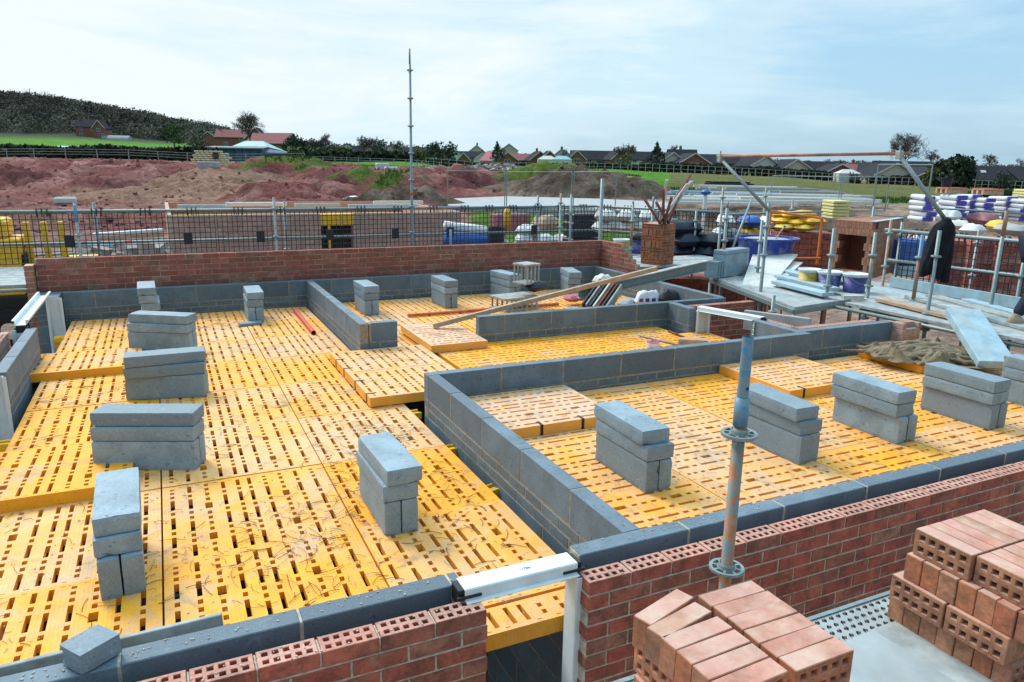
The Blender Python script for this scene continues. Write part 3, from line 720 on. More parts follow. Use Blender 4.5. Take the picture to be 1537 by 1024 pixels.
# ---------------------------------------------------------------- front scaffold platform
t=empty('steel_plank',(-1.0,-.82,PZ)); tag(t,'perforated steel scaffold plank along the front brick wall','scaffold plank')
mb=MB(); mb.M=Matrix.Translation((0,-.27,0)); perf_plate(mb,3.6,.25,96,7,.68); mb.build('perforated_deck',STEELLIGHT,t)
mb=MB(); mb.bx(0,3.6,-.018,0,-.06,.006); mb.bx(0,3.6,-.30,-.272,-.06,.006); mb.build('plank_edge',GALV,t)
def board(label,x0,x1,y0,y1,z,mat=BOARD,name='scaffold_board',rz=0,th=.018,cat='board'):
    mb=MB(); mb.box((0,0,-th/2),(x1-x0,y1-y0,th)); o=mb.build(name,mat,bevel=.003); o.location=((x0+x1)/2,(y0+y1)/2,z); o.rotation_euler.z=rz
    return tag(o,label,cat)
board('pale blue-grey sheet between the two foreground brick piles',.02,.72,-1.66,-1.0,PZ+.016,SHEETGREY,'plywood_sheet',rz=.03)
board('grey scaffold sheet under the right foreground brick pile',.70,2.4,-1.75,-.98,PZ+.012,BOARD,'plywood_sheet')
board('grey scaffold sheet under the middle foreground brick pile',-1.6,.05,-1.75,-1.0,PZ+.008,BOARD,'plywood_sheet')
board('lower grey plank with a dark gap at the foot of the right pile',.3,2.2,-2.4,-1.77,PZ+.004,BOARD,'scaffold_board')
# ---------------------------------------------------------------- scaffold parts
def rosette(mb,z,r=.061):
    n=32; prof=[]
    # ring with eight slots
    vs=[];fs=[]
    import itertools
    for zz in (z+.005,z-.005):
        for rr in (.0245,.034,.050,r):
            for k in range(n):
                t_=2*PI*k/n; vs.append((rr*math.cos(t_),rr*math.sin(t_),zz))
    I=lambda l,a,k:l*4*n+a*n+k%n
    for k in range(n):
        op=(k%4 in (0,1,2))
        for a in range(3):
            if a==1 and op:
                fs.append((I(0,1,k),I(1,1,k),I(1,1,k+1),I(0,1,k+1))) ; fs.append((I(0,2,k+1),I(1,2,k+1),I(1,2,k),I(0,2,k)))
                if k%4==0: fs.append((I(0,1,k),I(0,2,k),I(1,2,k),I(1,1,k)))
                if k%4==2: fs.append((I(0,2,k+1),I(0,1,k+1),I(1,1,k+1),I(1,2,k+1)))
                continue
            fs.append((I(0,a,k),I(0,a+1,k),I(0,a+1,k+1),I(0,a,k+1))); fs.append((I(1,a,k+1),I(1,a+1,k+1),I(1,a+1,k),I(1,a,k)))
        fs.append((I(0,3,k),I(1,3,k),I(1,3,k+1),I(0,3,k+1)))
    mb.add(vs,fs)
# near ringlock pole, standing upright against the front wall
px,py=.106,-.824
t=empty('scaffold_pole',(px,py,PZ)); tag(t,'near scaffold pole with slotted rosettes, blue top and orange shaft, before the brick wall','scaffold pole','upright scaffold poles')
def ring_pole():
    b=.0245
    mb=MB(); mb.tube([(0,0,GZ-PZ),(0,0,.86)],.0212,18); mb.build('shaft',POLEORANGE,t,smooth=True)
    mb=MB(); mb.tube([(0,0,.865),(0,0,.965)],.0245,18); mb.tube([(0,0,.965),(0,0,1.175)],.0185,18,cap=False); mb.tube([(0,0,1.175),(0,0,1.0)],.0155,18,cap=False); mb.build('spigot',POLEBLUE,t,smooth=True)
    for zz in (.33,.835):
        mb=MB(); rosette(mb,zz); mb.build('rosette',GALV,t)
        mb=MB(); mb.lathe([(.0248,-.02),(.029,-.014),(.029,.014),(.0248,.02)],(0,0,zz),16); mb.build('weld_collar',GALV,t,smooth=True)
    mb=MB(); mb.tube([(.0,-.0195,1.0),(.0,-.018,1.0)],.006,10); mb.build('pin_hole_shade',BLACK,t)  # flat black disc paints the shade of a pin hole
ring_pole()
def pole(label,x,y,z0,z1,mat=GALV,r=.0242,cups=(),tip=None,foot=False,mid=None,name='scaffold_pole',group='upright scaffold poles',lean=0):
    t=empty(name,(x,y,z0)); tag(t,label,'scaffold pole',group); H=z1-z0
    if lean: t.rotation_euler.y=lean
    mb=MB(); mb.tube([(0,0,0),(0,0,H)],r,10); mb.build('shaft',mat,t,smooth=True)
    if mid: 
        a,b,m2=mid; mb=MB(); mb.tube([(0,0,a-z0),(0,0,b-z0)],r+.002,10); mb.build('painted_length',m2,t,smooth=True)
    for c in cups:
        mb=MB(); mb.lathe([(r,-.02),(.055,-.012),(.06,0),(.055,.012),(r,.02)],(0,0,c-z0),12); mb.build('rosette',GALV,t)
    if tip:
        mb=MB(); mb.tube([(0,0,H),(0,0,H+tip)],r*.72,8); mb.build('spigot',GALV,t,smooth=True)
    return t
def rail(label,a,b,r=.024,mat=GALV,cat='scaffold tube',name='scaffold_tube',group='horizontal scaffold tubes',collars=()):
    mb=MB(); a=Vector(a);b=Vector(b); mb.M=Matrix.Translation(-a); mb.tube([a,b],r,9); o=mb.build(name,mat,smooth=True); o.location=a
    tag(o,label,cat,group)
    for f,m2 in collars:
        c=MB(); d=(b-a); c.tube([d*f,d*(f+.008)],r+.004,9); c.build('band',m2,o,smooth=True)
    return o
# mesh brick guards
def mesh_guard(label,a,b,z0,z1,cell=.082,mat=BLACK,group='black mesh brick guards',hooks=3,wire=.0105):
    a=Vector((a[0],a[1],0));b=Vector((b[0],b[1],0)); L=(b-a).length; d=(b-a)/L
    t=empty('mesh_guard',(a.x,a.y,z0),math.atan2(d.y,d.x)); tag(t,label,'mesh guard',group)
    H=z1-z0; mb=MB(); n=max(2,int(L/cell)); m_=int(H/cell); y=0
    for i in range(n+1): 
        x=L*i/n; mb.bx(x-wire/2,x+wire/2,-wire/2,wire/2,0,H)
    for j in range(m_+1):
        z=H*j/m_; mb.bx(wire/2,L-wire/2,-wire/2-.002,wire/2-.002,z-wire/2,z+wire/2)
    mb.build('mesh',mat,t)
    if hooks:
        for i in range(hooks):
            for k in range(3):
                mb=MB(); x=L*(i+.5)/hooks+(k-1)*.07
                pts=[(x,0,H-.05),(x,-.02,H+.02),(x,.0,H+.075),(x,.06,H+.06),(x,.065,H+.01)]
                mb.tube(pts,.009,5); mb.build('hook',mat,t)
    return t
fl=lambda p,q,f:(p[0]+(q[0]-p[0])*f,p[1]+(q[1]-p[1])*f)
A0=(-5.2,11.35); A1=(7.0,11.35); A2=(8.75,9.6)
RZ=.88
segs=[-5.2,-2.95,-.75,1.45,3.65,5.3,7.0]
wh=['at the far left in front of the yellow machine','left of the grey rubble','in front of the neighbouring brick wall, left half','in front of the yellow hatch','in front of the blue sheeting','before the bare earth mound, left of the tall grey post']
for i in range(6):
    mesh_guard(f'black mesh guard {wh[i]}',(segs[i]+.02,11.35),(segs[i+1]-.02,11.35),.06,RZ-.03)
mesh_guard('black mesh guard behind the loose brick stack',(7.03,11.32),(8.0,10.4),.06,RZ-.03)
mesh_guard('black mesh guard behind the grey block pack, left of the blue tub',(8.03,10.35),(8.85,8.6),.06,RZ-.03)
rail('long top guard rail above the rear mesh guards',(-5.2,11.40,RZ),(7.05,11.40,RZ),collars=())
rail('long middle guard rail behind the rear mesh guards with red bands',(-5.2,11.42,.36),(7.05,11.42,.36),r=.022,collars=((.19,RED),(.245,RED)))
rail('top guard rail bending toward the brick stack',(7.05,11.42,RZ),(8.9,8.6,RZ))
rail('middle guard rail behind the brick stack',(7.05,11.44,.36),(8.92,8.6,.36),r=.022)
# black plates on the rear guards
for i,x in enumerate([-3.0,-1.22,-.02,1.22,2.48,3.62,5.5]):
    lab=['leftmost of the black plates on the rear mesh guards','second black plate from the left on the rear mesh guards','third black plate from the left on the rear mesh','black plate left of the yellow hatch','black plate right of the yellow hatch','black plate left of the blue sheeting','black plate on the mesh before the white bags'][i]
    mb=MB(); mb.box((0,0,0),(.14,.012,.19)); o=mb.build('toe_board_clip',BLACK,bevel=.003); o.location=(x,11.33,.40); tag(o,lab,'plate','black plates on the mesh guards')
# rear platform
for k in range(8):
    y=9.25+k*.25
    board(f'{ordn[k]} grey scaffold board of the rear platform behind the back wall',-5.4,7.4,y,y+.235,PZ,BOARD,th=.038)
for k,(xa,xb,ya,yb) in enumerate([(5.75,8.2,8.62,9.2),(5.95,8.1,8.05,8.58)]):
    board(['grey boarding under the loose brick stack, rear strip','grey boarding under the loose brick stack, front strip'][k],xa,xb,ya,yb,PZ-.002,BOARD,th=.038)
rail('ledger tube under the near edge of the rear platform',(-5.4,9.2,-.04),(5.5,9.2,-.04))
rail('ledger tube at the back corner near the yellow bucket',(5.75,8.6,-.05),(6.7,8.0,-.05))
# uprights along the rear
zt=lambda px,py,y: None
pole('grey upright with blue top at the left end of the rear guards',-2.86,11.30,GZ,1.02,GALVRUST,mid=(.72,.98,POLEBLUE),cups=(.5,))
pole('pale grey upright right beside the blue-topped pole at the rear left',-2.60,11.47,GZ,1.02,GALV)
pole('rusty upright at the rear, second pair from the left, taller one',.24,11.30,GZ,1.10,GALVRUST,cups=(.9,.4))
pole('pinkish upright at the rear, second pair from the left, shorter one',.44,11.47,GZ,1.02,GALVRUST,cups=(.15,))
tp=pole('very tall slim scaffold standard rising into the sky behind the back wall',2.82,11.33,GZ,3.52,GALV,r=.0255,cups=(.42,.92,1.42,1.92,2.42,2.92,3.42),tip=.28,mid=(1.13,1.19,RED))
pole('short pale upright stub on the rear platform in front of the neighbouring wall',3.35,10.6,.0,.52,POLEBLUE)
pole('slim upright behind the rear guards near the white bags',6.02,12.2,GZ,1.08,GALV,cups=(.9,))
pole('grey upright standing at the right end of the back wall guards',6.36,11.30,GZ,1.14,GALV,cups=(.75,.08))
pole('tall thick pale grey post at the right end of the back brick wall',6.62,10.5,GZ,1.49,GALV,r=.036)
pole('upright with orange length left of the loose brick stack',6.75,9.55,GZ,1.03,GALV,cups=(.7,.15),mid=(.22,.72,POLEORANGE),tip=.06)
pole('upright with yellow length touching the loose brick stack',6.86,9.05,GZ,.98,GALVRUST,mid=(.12,.72,POLEYEL),cups=(.72,),tip=.22)
pole('slim upright right of the loose brick stack',8.15,9.35,GZ,.9,GALV,cups=(.7,))
pole('upright with long orange length beside the grey block pack',6.62,6.72,GZ,1.12,GALV,mid=(.12,.62,POLEORANGE),cups=(.60,.12,.95),tip=.1)
pole('grey upright between the block pack and the blue tub',6.98,6.30,GZ,.95,GALV,cups=(.62,.2))
pole('grey upright right of the blue tub with clamps',6.55,4.52,GZ,.98,GALV,cups=(.62,.2,-.1))
pole('grey upright with reddish shaft in front of the large brick pack',7.12,4.33,GZ,.93,GALV,mid=(.22,.62,GALVRUST),cups=(.62,.2,-.25))
pole('upright with orange shaft right of the large brick pack',7.55,3.95,GZ,.92,POLEBLUE,mid=(.0,.62,POLEORANGE),cups=(.62,.03))
pole('upright that carries the navy coat',6.80,3.20,GZ,1.06,GALV,cups=(.75,.05,-.15))
pole('upright left of the blue crate behind the right guard',8.45,4.95,GZ,1.0,GALV,cups=(.8,.4))
pole('short jack post below the scaffold table',5.62,4.55,GZ,.12,GALV,cups=(-.1,))
for px_,py0,d,lab in ((1086,280,13.5,'thin far upright behind the dark bundles'),(1190,300,15.5,'thin far upright above the yellow sacks'),(1312,310,13.0,'thin upright just behind the large brick pack'),(1338,330,11.0,'thin upright at the corner of the right mesh guard'),(1470,345,11.2,'thin upright behind the right mesh guard, before the red brick packs'),(1150,282,17.5,'pale thin upright behind the left brace of the high tube'),(842,290,15.2,'thin pale upright behind the white bag heap'),(985,300,15.8,'thin upright behind the leaning plastic strips')):
    q_=at(px_,py0,d); pole(lab,q_.x,q_.y,GZ,q_.z,GALVRUST if px_%4 else GALV,r=.022,cups=(q_.z-.2,q_.z-.7))
rail('thin far rail behind the blue tub',at(1085,322,14.2),at(1235,318,14.8),r=.02)
rail('thin far rail above the red brick packs at the right edge',at(1400,312,13),at(1545,322,12.4),r=.018)
rail('sloping brace behind the blue tub',at(1128,300,13.5),at(1100,372,12.8),r=.02)
for k_,(a_,b_,w_,m_) in enumerate([((6.9,1.6),(7.7,4.1),.2,BOARD),((7.1,1.5),(8.0,4.0),.2,GREYTIMBER),((7.35,1.5),(8.15,3.6),.16,BOARDBLUE),((6.75,2.7),(7.0,4.05),.14,TIMBER)]):
    mb=MB(); A_=Vector((a_[0],a_[1],PZ+.025+.004*k_)); B_=Vector((b_[0],b_[1],PZ+.025+.004*k_)); mb.M=Matrix.Translation(-A_); mb.bar(A_,B_,w_,.04); o=mb.build('loose_board',m_,bevel=.003); o.location=A_
    tag(o,['grey loose board lying slantwise near the coat pole','weathered loose board lying slantwise on the right platform','pale blue loose board on the right platform by the toe board','short brown loose board at the near edge of the right platform'][k_],'board')
# high beam and its two braces
bL=at(1076,235,10.5); bR=at(1366,230.5,9.0)
rail('long rusty-orange tube held high above the right scaffold, against the sky',bL,bR,r=.021,mat=TUBERUST,cat='scaffold tube')
cL=at(1081,238,10.48); cR=at(1350,233,8.98)
rail('dark diagonal brace at the left end of the high orange tube',cL,at(1156,318,10.2),r=.024,mat=GALV)
rail('dark diagonal brace at the right end of the high orange tube, coat on its foot',cR,at(1426,340,8.9),r=.026,mat=GALV)
for p,l in ((cL,'clamp joining the high orange tube to its left brace'),(cR,'clamp joining the high orange tube to its right brace')):
    mb=MB(); mb.box((0,0,0),(.07,.07,.10)); mb.tube([(0,0,.03),(.0,.0,.11)],.012,6); o=mb.build('clamp',GALVRUST,bevel=.006); o.location=p; tag(o,l,'clamp')
pole('slim pale post under the left brace of the high tube',at(1153,320,10.3).x,at(1153,320,10.3).y,GZ,1.28,GALV,cups=(.95,.55))
# right platform, guards and rails
for k in range(9):
    x=6.55+k*.235
    ln=['nearest the deck','second','third','fourth','fifth','sixth','seventh','eighth','outermost'][k]
    board(f'grey scaffold board of the right platform, {ln}',x,x+.225,1.2,(4.2 if x<7.0 else 8.2),PZ,BOARD if k not in(6,) else BOARDBLUE,th=.038)
board('pale blue toe board along the right platform',8.28,8.31,1.0,4.9,PZ+.16,BOARDBLUE,th=.15)
rail('top rail of the right guard with black hooks',(8.35,5.15,.87),(8.9,1.0,.87),r=.026)
rail('middle rail of the right guard',(8.38,5.1,.42),(8.93,1.0,.42),r=.024)
mesh_guard('black mesh guard on the right in front of the red brick packs, left half',(8.40,4.9),(8.62,3.25),.12,.84,hooks=3)
mesh_guard('black mesh guard on the right in front of the red brick packs, right half',(8.63,3.2),(8.88,1.3),.12,.84,hooks=3)
pole('dark upright of the right guard between the two mesh panels',8.60,3.22,GZ,1.0,GALV,cups=(.87,.42))
pole('upright of the right guard near the person',8.9,1.5,GZ,1.0,GALV,cups=(.87,.42))
pole('orange upright rising behind the right guard before the wrapped bags',at(1499,390,9.4).x,at(1499,390,9.4).y,GZ,1.28,GALV,mid=(.96,1.28,POLEORANGE))
rail('ledger tube along the near edge of the right platform',(6.5,4.3,-.05),(6.62,1.0,-.05))
rail('diagonal ledger tube at the near edge of the right platform',(6.62,4.0,-.03),(7.3,1.2,-.09))
# ---------------------------------------------------------------- scaffold table with clutter
t=empty('scaffold_table',(6.3,5.5,PZ)); tag(t,'low steel-framed scaffold table on legs between the building and the blue tub','table')
mb=MB(); mb.M=Matrix.Translation((-6.3,-5.5,-PZ))
P1,P2,P3,P4=Vector((6.42,6.75,0)),Vector((5.66,4.22,0)),Vector((6.90,4.40,0)),Vector((7.4,6.5,0))
top=[P1,P2,P3,P4]
def slab(mb,poly,z0,z1):
    n=len(poly); mb.add([(p.x,p.y,z1) for p in poly]+[(p.x,p.y,z0) for p in poly],[tuple(range(n-1,-1,-1)),tuple(range(n,2*n))]+[(i,(i+1)%n,(i+1)%n+n,i+n) for i in range(n)])
slab(mb,top,-.01,.02); mb.build('table_top',BOARD,t)
for a,b in ((P1,P2),(P2,P3),(P3,P4),(P4,P1)):
    mb=MB(); mb.M=Matrix.Translation((-6.3,-5.5,-PZ)); z=Vector((0,0,-.045)); mb.bar(a+z,b+z,.045,.065); mb.build('frame_rail',GALV,t,bevel=.004)
for k,p in enumerate([P1,P2,P3,P4,(P1+P2)/2,(P2+P3)/2,P1*.25+P2*.75]):
    mb=MB(); mb.M=Matrix.Translation((-6.3,-5.5,-PZ)); mb.tube([(p.x,p.y,GZ),(p.x,p.y,-.08)],.026,8); mb.build('leg',RUST if k>3 else GALVRUST,t,smooth=True)
mb=MB(); mb.M=Matrix.Translation((-6.3,-5.5,-PZ)); mb.bar(P2+Vector((0,0,-.1)),(P2+P1)/2+Vector((0,0,-.75)),.03,.03); mb.build('brace',RUST,t)
def sheet(label,pts,z,th,mat,tilt=None,cat='sheet',name='plaster_sheet'):
    mb=MB(); c=sum((Vector((p[0],p[1],0)) for p in pts),Vector())/len(pts)
    slab(mb,[Vector((p[0]-c.x,p[1]-c.y,0)) for p in pts],0,th); o=mb.build(name,mat,bevel=.003); o.location=(c.x,c.y,z)
    if tilt: o.rotation_euler=tilt
    return tag(o,label,cat)
q=[on(1112,425,PZ+.03),on(1152,429,PZ+.03),on(1196,403,PZ+.03),on(1130,399,PZ+.03)]
sheet('pale rectangular sheet lying on top of the other on the scaffold table',q,PZ+.10,.022,PLASTERB,(.10,-.10,0))
q=[on(1125,428,PZ+.03),on(1158,430,PZ+.03),on(1204,406,PZ+.03),on(1150,401,PZ+.03)]
sheet('pale rectangular sheet beneath the topmost one on the scaffold table',q,PZ+.055,.02,PLASTERB,(.06,-.07,0))
for k in range(3):
    a=on(1166+4*k,424-7*k,PZ+.05); b=on(1243+8*k,443-6*k,PZ+.05)
    mb=MB(); mb.M=Matrix.Translation(-a); mb.bar(a,b,.20,.05); o=mb.build('steel_lintel',BOARDBLUE,bevel=.004); o.location=(a.x,a.y,PZ+.055+.02*k)
    tag(o,f"pale blue steel lintel on the scaffold table, {['front','middle','back'][k]} one of three",'lintel','pale blue lintels on the table')
mb=MB(); mb.box((0,0,0),(.30,.07,.05)); o=mb.build('spirit_level',PLASTERB); o.location=on(1280,446,PZ+.05); o.rotation_euler.z=-.3
tag(o,'short grey offcut lying on the end of the scaffold table','offcut')
# pack of grey blocks
t=empty('block_pack',(6.86,6.95,PZ)); tag(t,'wrapped pack of smooth grey blocks standing left of the blue tub','block pack')
p0=on(1063,413,PZ);p1=on(1086,417,PZ);p2=on(1122,411,PZ)
mb=MB(); mb.M=Matrix.Translation((-6.86,-6.95,-PZ)); ux=(p2-p1).normalized(); uy=Vector((-ux.y,ux.x,0))
for i in range(2):
    c=p1+ux*.22+uy*(.11+.225*0)
slab(mb,[p1,p2,p2+uy*.22,p1+uy*.22],PZ+.005,PZ+.36); mb.build('long_blocks',LOOSEBLK,t,bevel=.006)
mb=MB(); mb.M=Matrix.Translation((-6.86,-6.95,-PZ))
slab(mb,[p1+uy*.0+ux*.0,p2,p2+uy*.22,p1+uy*.22],PZ+.365,PZ+.43); mb.build('top_block',LOOSEBLK,t,bevel=.006)
for k in range(3):
    mb=MB(); mb.M=Matrix.Translation((-6.86,-6.95,-PZ)); a=p1-ux*(.055+.075*k); slab(mb,[a-ux*.03,a+ux*.03,a+ux*.03+uy*.22,a-ux*.03+uy*.22],PZ+.005,PZ+.27); mb.build('thin_block',LOOSEBLK,t,bevel=.004)
# blue mortar tub
def tub(name,label,x,y,z,r0,r1,h,mat,fill=None,sx=1,sy=1,rim=.03,n=28,cat='tub',rz=0,tool=False):
    t=empty(name,(x,y,z),rz); tag(t,label,cat)
    mb=MB(); mb.lathe([(0.001,0),(r0,0),(r1,h),(r1+rim,h),(r1+rim,h-.03),(r1+rim-.006,h-.03)],n=n,sx=sx,sy=sy); mb.lathe([(r1-.012,h),(r0-.012,.02),(.001,.02)],n=n,sx=sx,sy=sy); mb.build('shell',mat,t,smooth=False)
    if fill:
        mb=MB(); rr=r0+(r1-r0)*fill-.014; prof=[(rr,h*fill),(rr*.7,h*fill+.03),(rr*.4,h*fill+.015),(.001,h*fill+.04)]; mb.lathe(prof,n=n,sx=sx,sy=sy); mb.build('mortar_fill',CEMENT,t,smooth=True)
    return t
c=on(1153,398,PZ)
tb=tub('mortar_tub','large blue plastic mortar tub splashed with cement',8.12,7.34,PZ+.03,.36,.48,.50,BLUETUB,.9,1.08,1.0,.05,20,rz=-.35)
o=empty('shovel',(8.25,7.3,.52)); tag(o,'shovel standing in the mortar of the blue tub','shovel')
mb=MB(); mb.tube([(0,0,-.05),(.28,.05,.22)],.015,7); mb.build('shaft',GALVRUST,o); mb=MB(); mb.tube([(.24,.0,.22),(.32,.1,.22)],.016,6); mb.build('grip',BLACK,o)
# buckets
def bucket(label,x,y,z,r,h,mat,mat2=None,fillmat=None):
    t=empty('bucket',(x,y,z)); tag(t,label,'bucket','plastic buckets on the scaffold')
    mb=MB(); mb.lathe([(.001,0),(r*.8,0),(r*.98,h*.86),(r*.86,.01)],n=20); mb.build('body',mat,t,smooth=True)
    mb=MB(); mb.lathe([(r*.985,h*.84),(r,h),(r*1.05,h),(r*1.05,h*.92),(r*1.0,h*.88)],n=20); mb.lathe([(r*.97,h*.99),(r*.8,h*.9),(.001,h*.9)],n=20); mb.build('rim',mat2 or mat,t,smooth=True)
    mb=MB(); mb.tube([(r*math.cos(a),-r*.3-.12*math.sin(a),h*.86-.1*math.sin(a)) for a in [PI*i/8 for i in range(9)]],.004,5); mb.build('handle',GALV,t)
p=on(932,381,PZ); bucket('yellow bucket with a pale rim at the right end of the back wall',p.x,p.y,PZ,.16,.30,YBUCKET,WHITEB)
p=on(955,380,PZ); bucket('violet bucket with a black bag in it beside the yellow bucket',p.x,p.y,PZ,.16,.28,PURPLETUB)
mb=MB(); bmv=[]; mb.lathe([(.02,-.02),(.17,.0),(.19,.06),(.14,.12),(.05,.15),(.001,.155)],n=12); o=mb.build('black_bag',BLACK,smooth=True); o.location=(p.x,p.y,PZ+.27); tag(o,'crumpled black bag on the violet bucket','bag')
for v in o.data.vertices: v.co+=Vector((hnoise(v.co.x*20,v.co.y*20,1),hnoise(v.co.x*20,v.co.z*20,3),hnoise(v.co.z*20,v.co.y*20,5)))*.025
for px_,py_,lab,rr in ((1213,430,'cement-splashed tan bucket behind the lintels on the table',.16),(1243,434,'violet and white bucket splashed with cement, left of two by the brick pack',.17),(1281,438,'violet and white bucket splashed with cement, right of two by the brick pack',.17)):
    p=on(px_,py_,PZ); bucket(lab,p.x,p.y,PZ,rr,.27,YBUCKET if 'tan' in lab else PURPLETUB,WHITEB)
# loose brick stack
bp0=on(968,391,PZ); bx=on(1020,389,PZ); 
GS='bricks of the stack beside the yellow bucket'
ux=Vector((.93,.37,0)).normalized(); uy=Vector((-ux.y,ux.x,0)); base=on(992,399,PZ)
ln_=['bottom','second','third','fourth','fifth','sixth','top']
for lay in range(7):
    zc=PZ+.004+LB*lay+.0515; ang_x=math.atan2(ux.y,ux.x)
    for i in range(6):
        for r in range(2):
            if lay%2==0:   # bricks run along uy, ends to the front
                if r==1 and i not in (0,5) and lay<6: continue
                c=base+ux*(.0345+.069*i)+uy*(.1075+.222*r); ang=ang_x+PI/2
                pos=f"{['first','second','third','fourth','fifth','sixth'][i]} along, {['front','rear'][r]} row"
            else:          # bricks run along ux
                c=base+ux*(.1075+.205*r)+uy*(.0345+.0745*i); ang=ang_x
                pos=f"{['left','right'][r]} half, {['first','second','third','fourth','fifth','sixth'][i]} from front"
            c=c+Vector((jit(.006),jit(.006),0))
            brick(f"brick of the stack beside the yellow bucket, {ln_[lay]} layer, {pos}",c.x,c.y,zc,ang+jit(.03),group=GS)
stop=PZ+LB*7
t=empty('trim_bundle',(base.x+.2,base.y+.2,stop+.02)); tag(t,'bundle of pinkish and white plastic strips leaning up from the loose brick stack','plastic strips')
tops=[(962,280),(1003,268),(1035,266),(1028,272),(1015,300),(1040,270)]
o0=Vector((base.x+.2,base.y+.2,stop+.02)); strips=[]
for i,(tx,ty) in enumerate([(968,300),(1001,270),(1036,264),(1032,276),(1024,288),(1008,296),(996,284),(1038,272),(1015,306),(985,304)]):
    a=base+ux*(.08+.035*i)+uy*(.12+.03*(i%4)); a.z=stop+.01; b=at(tx,ty,11.25)
    mb=MB(); mb.M=Matrix.Translation(-o0); mb.bar(a,b,.040,.022); mb.build('strip',[PINK,WHITEB,PINK,WHITEB,BOARDBLUE,PINK,PINK,WHITEB,PINK,PINK][i],t)
for i in range(3):
    mb=MB(); mb.box((.0+.14*i-.1,.0,.03+.02*(i%2)),(.14,.09,.07)); mb.build('block_offcut',[WHITEB,PLASTERB,GALV][i],t,bevel=.01)
# mortar heap board
mb=MB(); a_=at(1118,480,9.6); b_=at(1216,494,8.9); mb.M=Matrix.Translation(-a_); mb.bar(a_,b_,.06,.26); o=mb.build('concrete_slab',CONCRETE,bevel=.006); o.location=a_
tag(o,'grey concrete panel standing below the scaffold table beyond the brick edge','panel')
# large strapped brick pack
pa=on(1243,412,PZ); pb=on(1302,421,PZ); pc=on(1346,407,PZ)
t=empty('brick_pack',(pb.x,pb.y,PZ)); tag(t,'large strapped pack of new orange bricks with two dark fork openings in its face','brick pack')
inv=Matrix.Translation((-pb.x,-pb.y,-PZ)); d1=(pa-pb); d1.normalize(); d2=(pc-pb).normalized(); L1=(pa-pb).length; L2=(pc-pb).length
H=.92
Mx=Matrix((d1,d2,Vector((0,0,1)))).transposed().to_4x4(); Mx.translation=pb
mb=MB(); mb.M=inv@Mx
# courses: bricks on edge, ends on face d1, openings left empty
nl=8; hh=H/nl; nb=int(L1/.067)
for j in range(nl):
    for i in range(nb):
        u=i*L1/nb+(.5*L1/nb if j%2 else 0)
        if j in (1,2,3,4,5) and .16*L1<u+L1/nb*.5<.84*L1: continue
        mb.bx(u+.002,min(L1,u+L1/nb-.002),.001,.214,j*hh+.001,(j+1)*hh-.002)
    m_=int((L2-.216)/.22)
    for k in range(m_):
        for q_ in (0,1):
            if q_==1: mb.bx(L1-.068,L1-.003,.218+k*(L2-.218)/m_,.218+(k+1)*(L2-.218)/m_-.004,j*hh+.001,(j+1)*hh-.002)
            a=.218+k*(L2-.218)/m_
            mb.bx(q_*.07+.001,q_*.07+.066,a,a+(L2-.218)/m_-.004,j*hh+.001,(j+1)*hh-.002)
mb.bx(.012,L1-.01,.75,L2-.01,.0,H-.01)
mb.bx(.012,L1-.01,.22,.74,H-hh*2-.002,H-.004)
mb.build('bricks',brick_mat('pack_brick',[(.46,.19,.11),(.38,.15,.09),(.44,.22,.14),(.34,.14,.09)]),t,bevel=.002)
mb=MB(); mb.M=inv@Mx
for f in (.25,.55,.8):
    y=L2*f; mb.bx(-.006,-.003,y,y+.012,0,H+.004); mb.bx(-.006,L1,y,y+.012,H+.001,H+.004)
mb.build('strapping',plain('green_strap',(.25,.42,.25)),t)
mb=MB(); mb.M=inv@Mx; mb.bx(-.012,.10,.02,L2-.05,H+.0045,H+.012); mb.build('cover_sheet',BOARDBLUE,t)
# orange barrier with yellow sacks behind
p=on(1155,398,PZ)
t=empty('orange_barrier',(10.2,8.0,PZ)); tag(t,'orange steel barrier frame standing behind the blue tub','barrier')
ba=at(1157,317,13.9); bb=at(1234,328,13.5); z1=max(ba.z,bb.z)
i2=Matrix.Translation((-10.2,-8.0,-PZ))
for (u,v,nm) in ((ba,Vector((ba.x,ba.y,PZ)),'post'),(bb,Vector((bb.x,bb.y,PZ)),'post'),(ba,bb,'top_rail'),(at(1157,388,13.9),at(1232,388,13.5),'bottom_rail')):
    mb=MB(); mb.M=i2; mb.bar(u,v,.04,.04); mb.build(nm,ORANGE,t,bevel=.005)
def sack_mesh(l,w,h,seed,n=10,m_=7):
    mb=MB(); vs=[];fs=[]
    for side in (1,-1):
        for j in range(m_+1):
            for i in range(n+1):
                u=i/n*2-1; v=j/m_*2-1; e=max(0,(1-abs(u)**4)*(1-abs(v)**4))**.5
                z=side*h/2*e; nz=hnoise(u*2.2+seed,v*2.2,seed)*.25*h
                vs.append((u*l/2*(1-.05*v*v),v*w/2*(1-.06*u*u),z+nz*e))
    for s_ in range(2):
        o_=s_*(n+1)*(m_+1)
        for j in range(m_):
            for i in range(n):
                a=o_+j*(n+1)+i; q=(a,a+1,a+n+2,a+n+1); fs.append(q if s_==0 else q[::-1])
    mb.add(vs,fs); return mb
def sack(label,p,rz,mat,l=.55,w=.38,h=.14,seed=1,name='sack',cat='sack',group=None,tilt=(0,0)):
    o=sack_mesh(l,w,h,seed).build(name,mat,smooth=True); o.location=p; o.rotation_euler=(tilt[0],tilt[1],rz); tag(o,label,cat,group); return o
